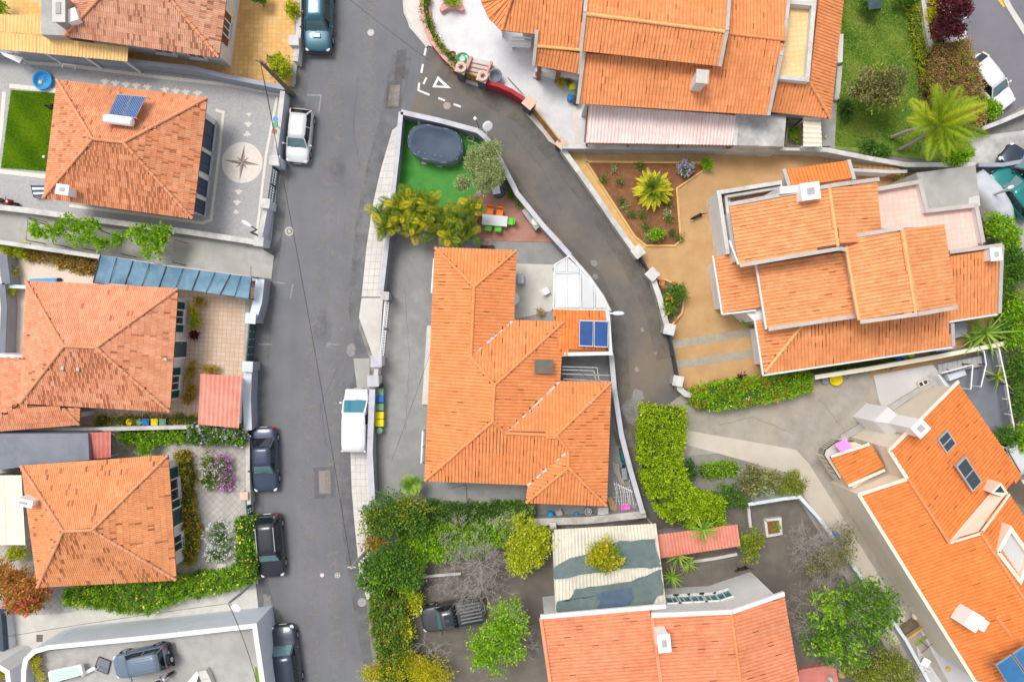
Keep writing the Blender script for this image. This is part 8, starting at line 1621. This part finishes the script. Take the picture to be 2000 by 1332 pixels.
for k in range(4): b = MB(); b.tube([P(1198, 955 + 8 * k, .35), P(1238, 950 + 9 * k, .35)], .018, 5); b.build('rack_rung', 'steel', hf)
b = MB(); p = P(1222, 992, .25); b.lathe((p.x, p.y, .06), [(.2, 0), (.32, .22), (.34, .24), (.24, .2), (.15, .08)], 16); b.build('basket', 'pink', None, label='bright pink plastic basket below the drying racks', cat='basket', smooth=True)
lad = thing('wooden_rack', 'tan wooden rake bundle leaning over the drying racks', 'rake', base_of(1206, 930)); b = MB(); [b.tube([P(1198 + 3 * k, 903 + k, .9), P(1201 + 2.6 * k, 922, .8), P(1214 + 2 * k, 945, .4)], .02, 5) for k in range(4)]; b.build('prongs', 'white_coping', lad); b = MB(); b.tube([P(1200, 920, .7), P(1222, 948, .35)], .05, 6); b.build('handle', 'cardboard', lad)
p = P(1219, 925, .4); b = MB(); b.box((p.x, p.y, .3), (.34, .75, .5), .15); b.build('metal_cabinet', 'pool_wall', None, label='blue grey metal cabinet below the teal wheelbarrow', cat='cabinet', bevel=.02)
b = MB(); [b.tube([P(1226 + k * 3, 905, .3), P(1230 + k * 3, 940, .3)], .03, 5) for k in range(3)]; b.build('pipe_bundle', 'plastic_white', None, label='bundle of white pipes against the lilac wall', cat='pipes')
b = MB(); [b.tube([P(1196 + random.uniform(0, 12), 845 + random.uniform(-10, 5), .2), P(1204 + random.uniform(0, 8), 870, .12)], .015, 4) for k in range(14)]; b.build('dry_branches', 'bark', None, label='pile of dry brown branches above the teal wheelbarrow', cat='branches')
cl = thing('clothes_line', 'dark clothes line posts south of the central house', 'clothes line', base_of(912, 965)); b = MB(); b.tube([P(910, 946, 2.0), P(913, 985, 2.0)], .025, 5); b.tube([P(882, 953, 2.0), P(912, 946, 2.0)], .02, 5); p = P(913, 985, 2.0); b.tube([(p.x, p.y, 0), p], .03, 6); b.build('line_post', 'dark_steel', cl); b = MB(); p = P(882, 993, .6); b.box((p.x, p.y, 1.0), (.06, .06, .4)); b.build('peg_bag', 'red', cl)
b = MB(); strip(b, PP([(842, 990), (900, 988), (1000, 988)], .3), .12, .05, .3); b.build('kerb', 'concrete_pale', kind='structure')
# ---- lower yard
sq = thing('square_planter', 'pale square stone planter in the brown lower yard', 'planter', base_of(1510, 1028)); W = PP([(1495, 1016), (1524, 1013), (1526, 1042), (1499, 1047)], .45); b = MB(); strip(b, W + W[:1], .16, .05, .45); b.build('rim', 'concrete_pale', sq); b = MB(); b.sheet(PP([(1497, 1018), (1522, 1015), (1524, 1040), (1500, 1045)], .3)); b.build('soil', 'soil', sq)
bush('tiny green sprout in the pale square planter', [(1517, 1032, .45, 5, 5, .1)], 'lf_bright', 60, .12)
lowwall('pale kerb along the brown lower yard bed', [(1462, 990), (1466, 1030)], .4, .14, 'old_coping', 'white_coping'); lowwall('low pale kerb below the long pink lean to', [(1345, 1098), (1400, 1090), (1440, 1082)], .35, .14, 'old_coping', 'white_coping')
b = MB(); b.prism(PP([(1560, 1308), (1632, 1296), (1640, 1345), (1560, 1345)], .5), .05, .5); b.build('brick_platform', 'sheet_red', None, label='low red tiled platform beside the bottom house', cat='platform')
st_ = thing('white_statuary', 'pale stone ornaments beside the red tiled platform', 'ornament', base_of(1630, 1322)); b = MB(); p = P(1622, 1326, .7); b.lathe((p.x, p.y, .05), [(.2, 0), (.14, .3), (.22, .5), (.12, .8), (.05, .9)], 12); b.build('figure', 'white_coping', st_, smooth=True); p = P(1645, 1318, .4); b = MB(); b.lathe((p.x, p.y, .05), [(.2, 0), (.26, .25), (.15, .45)], 12); b.build('pot', 'cardboard', st_, smooth=True)
b = MB(); p = P(826, 1147, .9); b.tube([P(832, 1140, .05), P(826, 1150, .9)], .03, 5); b.tube([P(822, 1160, .05), P(826, 1150, .9)], .03, 5); b.box((p.x, p.y, .9), (.3, .08, .06), .6); b.build('trestle', 'dark_steel', None, label='dark metal trestle near the bare grey tree', cat='trestle')
lowwall('low pale kerb at the head of the lower yard', [(815, 1128), (850, 1124), (900, 1120)], .25, .12, 'old_coping', 'white_coping')
# ---- cream house surroundings
def rail(label, pts, h0, h1, m='white_paint', name='railing', n=3):
    r = thing(name, label, 'railing', base_of(*pts[0])); 
    for k in range(n):
        z = h0 + (h1 - h0) * (k + 1) / n; b = MB(); W = PP(pts, z); [b.bar(a, c_, .06, .05) for a, c_ in zip(W[:-1], W[1:])]; b.build('rail', m, r)
    b = MB(); W = PP(pts, h1)
    for a, c_ in zip(W[:-1], W[1:]):
        q = max(1, int((c_ - a).length / .8))
        for i in range(q + 1): p = a.lerp(c_, i / q); b.box((p.x, p.y, (h0 + h1) / 2), (.06, .06, h1 - h0))
    b.build('posts', m, r); return r
rail('white stair railing around the basement well of cream house', [(1840, 728), (1900, 712), (1896, 760)], .4, 1.6); rail('short white railing leaning beside the basement well', [(1833, 732), (1852, 758)], .4, 1.5); rail('white railing along the outer steps of cream house', [(1922, 686), (1926, 712), (1916, 755)], .4, 1.4); rail('long white railing on the hillside wall', [(1951, 680), (1966, 750), (1981, 840)], 1.0, 1.7, n=2)
ss = thing('stone_steps', 'flight of grey steps beside the cream topped wall', 'steps', base_of(1870, 700))
for k in range(9): x = 1832 + k * 9.5; yy = 712 - k * 1.9; b = MB(); b.prism(PP([(x, yy), (x + 8.8, yy - 1.8), (x + 11, yy + 18), (x + 2, yy + 20)], .2 + .05 * k), .05, .2 + .05 * k); b.build('step', 'grey_wall', ss)
b = MB(); b.prism(PP([(1850, 732), (1884, 722), (1888, 732), (1855, 744)], .5), .05, .5); b.build('washing_tray', 'sky_coping', None, label='pale blue washing tray in the basement well', cat='tray')
bw = thing('basement_window', 'small cream framed double basement window on the grey ramp', 'window', base_of(1802, 747)); p = P(1801, 748, .3); b = MB(); b.box((p.x, p.y, .25), (.62, .35, .4), .45); b.build('frame', 'cream_wall', bw)
for s in (-1, 1): b = MB(); b.box((p.x + s * .14, p.y + s * .065, .456), (.22, .24, .02), .45); b.build('pane', 'glass_dark', bw)
p = P(1632, 740, .3); tbk = thing('plastic_tub', 'large yellow plastic tub beside the cream topped wall', 'tub', (p.x, p.y, .05)); b = MB(); b.lathe((p.x, p.y, .05), [(.32, 0), (.42, .35), (.44, .37), (.36, .33), (.28, .06)], 18); b.build('tub_shell', 'bin_yellow', tbk, smooth=True); p = P(1612, 743, .3); b = MB(); b.lathe((p.x, p.y, .05), [(.18, 0), (.24, .3), (.16, .32)], 14); b.build('bucket', 'pool_wall', None, label='grey bucket next to the yellow tub', cat='bucket')
p = P(1634, 1046, .3); b = MB(); b.box((p.x, p.y, .25), (.3, .5, .4), .5); b.build('blue_sack', 'sign_blue', None, label='blue sack beside the pale blue wall', cat='sack', bevel=.06); p = P(1643, 1060, .3); b = MB(); b.box((p.x, p.y, .2), (.22, .42, .3), .5); b.build('red_sack', 'red', None, label='red sack beside the blue sack', cat='sack', bevel=.06)
b = MB(); b.prism(PP([(1757, 1222), (1808, 1192), (1814, 1216), (1770, 1246)], .15), .03, .15); b.build('compost_bed', 'soil_dark', None, label='dark compost bed beside the cream house', cat='bed'); p = P(1788, 1203, .4); b = MB(); b.lathe((p.x, p.y, .15), [(.14, 0), (.24, .2), (.2, .4), (.1, .42)], 12); b.build('plant_pot', 'line_stone', None, label='pale round pot on the dark compost bed', cat='pot', smooth=True)
b = MB(); b.bar(P(1767, 1248, .4), P(1812, 1216, .4), .12, .35); b.build('timber_edge', 'cardboard', None, label='tan timber plank edging the compost bed', cat='plank'); fr_ = thing('tube_stand', 'thin dark metal frame beside the compost bed', 'frame', base_of(1805, 1250)); b = MB(); [b.tube([P(*a, .5), P(*c_, .5)], .02, 5) for a, c_ in (((1817, 1232), (1826, 1252)), ((1826, 1252), (1800, 1275)), ((1797, 1250), (1813, 1264)))]; [b.tube([P(*a, .5), P(*a, .05)], .02, 5) for a in ((1817, 1232), (1826, 1252), (1800, 1275))]; b.build('tube_frame', 'dark_steel', fr_)
b = MB(); b.sheet(PP([(1785, 1255), (1815, 1234), (1818, 1240), (1790, 1262)], .062)); b.build('moss_strip', 'lawn_soil2', kind='structure')
chair('white plastic chair on the grey drive of the cream house', 1806, 1292, 60, 'plastic_white', sc=1.2, z=.06)
lowwall('grey garden wall strip under the cream house eave', [(1725, 1065), (1765, 1130), (1810, 1210), (1828, 1240)], .5, .5, 'grey_wall', 'ramp_grey')
# ---- top right garden
ssw = thing('swing_seat', 'dark green covered swing seat at the top of the garden', 'swing seat', base_of(1708, 10)); b = MB(); b.slab(PP([(1694, -4, 1.7), (1722, -2, 1.7), (1722, 16, 1.5), (1697, 20, 1.5)]), .06); b.build('canopy', 'gate_green', ssw); b = MB(); [b.tube([P(x, y, .05), P(x2, y2, 1.6)], .03, 5) for x, y, x2, y2 in ((1696, 20, 1700, 8), (1700, -6, 1700, 8), (1720, 18, 1718, 6), (1720, -6, 1718, 6))]; b.build('frame', 'steel', ssw); b = MB(); p = P(1708, 8, .5); b.box((p.x, p.y, .5), (.8, .45, .1)); b.build('seat', 'gate_green', ssw)
for lb, q, z in (('long white planter trough beside the garden lawn', [(1636, 68), (1648, 66), (1646, 122), (1636, 124)], .5), ('pale plank shelf below the white planter trough', [(1636, 130), (1646, 128), (1640, 195), (1630, 196)], .4)): b = MB(); b.prism(PP(q, z), .05, z); b.build('trough', 'white_wall' if z > .45 else 'old_coping', None, label=lb, cat='planter', bevel=.03)
b = MB(); b.bar(P(1912, 333, .3), P(1926, 352, .3), .08, .06); b.build('yellow_plank', 'marking_yellow', None, label='yellow plank lying beside the concrete flat roof', cat='plank')
gh = thing('lean_to_frame', 'open timber plant frame beside the flat concrete shed', 'plant frame', base_of(1550, 260)); b = MB(); W = PP([(1540, 232), (1566, 234), (1566, 286), (1534, 285)], 1.6); [b.bar(W[i], W[(i + 1) % 4], .08, .08) for i in range(4)]; [b.box((q.x, q.y, .8), (.08, .08, 1.6)) for q in W]; b.build('frame', 'pole_wood', gh)
p = P(1618, 262, .8); b = MB(); b.prism(PP([(1605, 250), (1624, 248), (1623, 285), (1607, 286)], .9), .05, .9); b.build('garden_locker', 'grey_wall', None, label='grey garden locker beside the cream ribbed awning', cat='locker'); p = P(1612, 268, 1.0); b = MB(); b.ball((p.x, p.y, 1.0), .1); b.build('plant_pot', 'lime_pot', None, label='yellow green pot on the grey garden locker', cat='pot', smooth=True)
br_ = thing('wall_bracket', 'white railing bracket on the grey blue boundary wall', 'bracket', base_of(135, 130)); b = MB(); b.tube([P(122, 132, .9), P(123, 125, 1.2), P(146, 128, 1.2), P(147, 136, .9)], .03, 6); b.tube([P(122, 132, .9), P(122, 132, .03)], .03, 6); b.tube([P(147, 136, .9), P(147, 136, .03)], .03, 6); b.build('bent_tube', 'white_paint', br_)
wn = thing('awning_sail', 'white folded sail at the top left boundary wall', 'awning', base_of(20, 110)); b = MB(); b.slab(PP([(0, 102, 1.6), (44, 113, 1.5), (38, 124, 1.4), (8, 110, 1.5)]), .05); b.build('sail', 'plastic_white', wn); b = MB(); p = P(40, 117, 1.4); b.tube([(p.x, p.y, .03), p], .03, 5); p = P(4, 105, 1.4); b.tube([(p.x, p.y, .03), p], .03, 5); b.build('post', 'steel', wn)
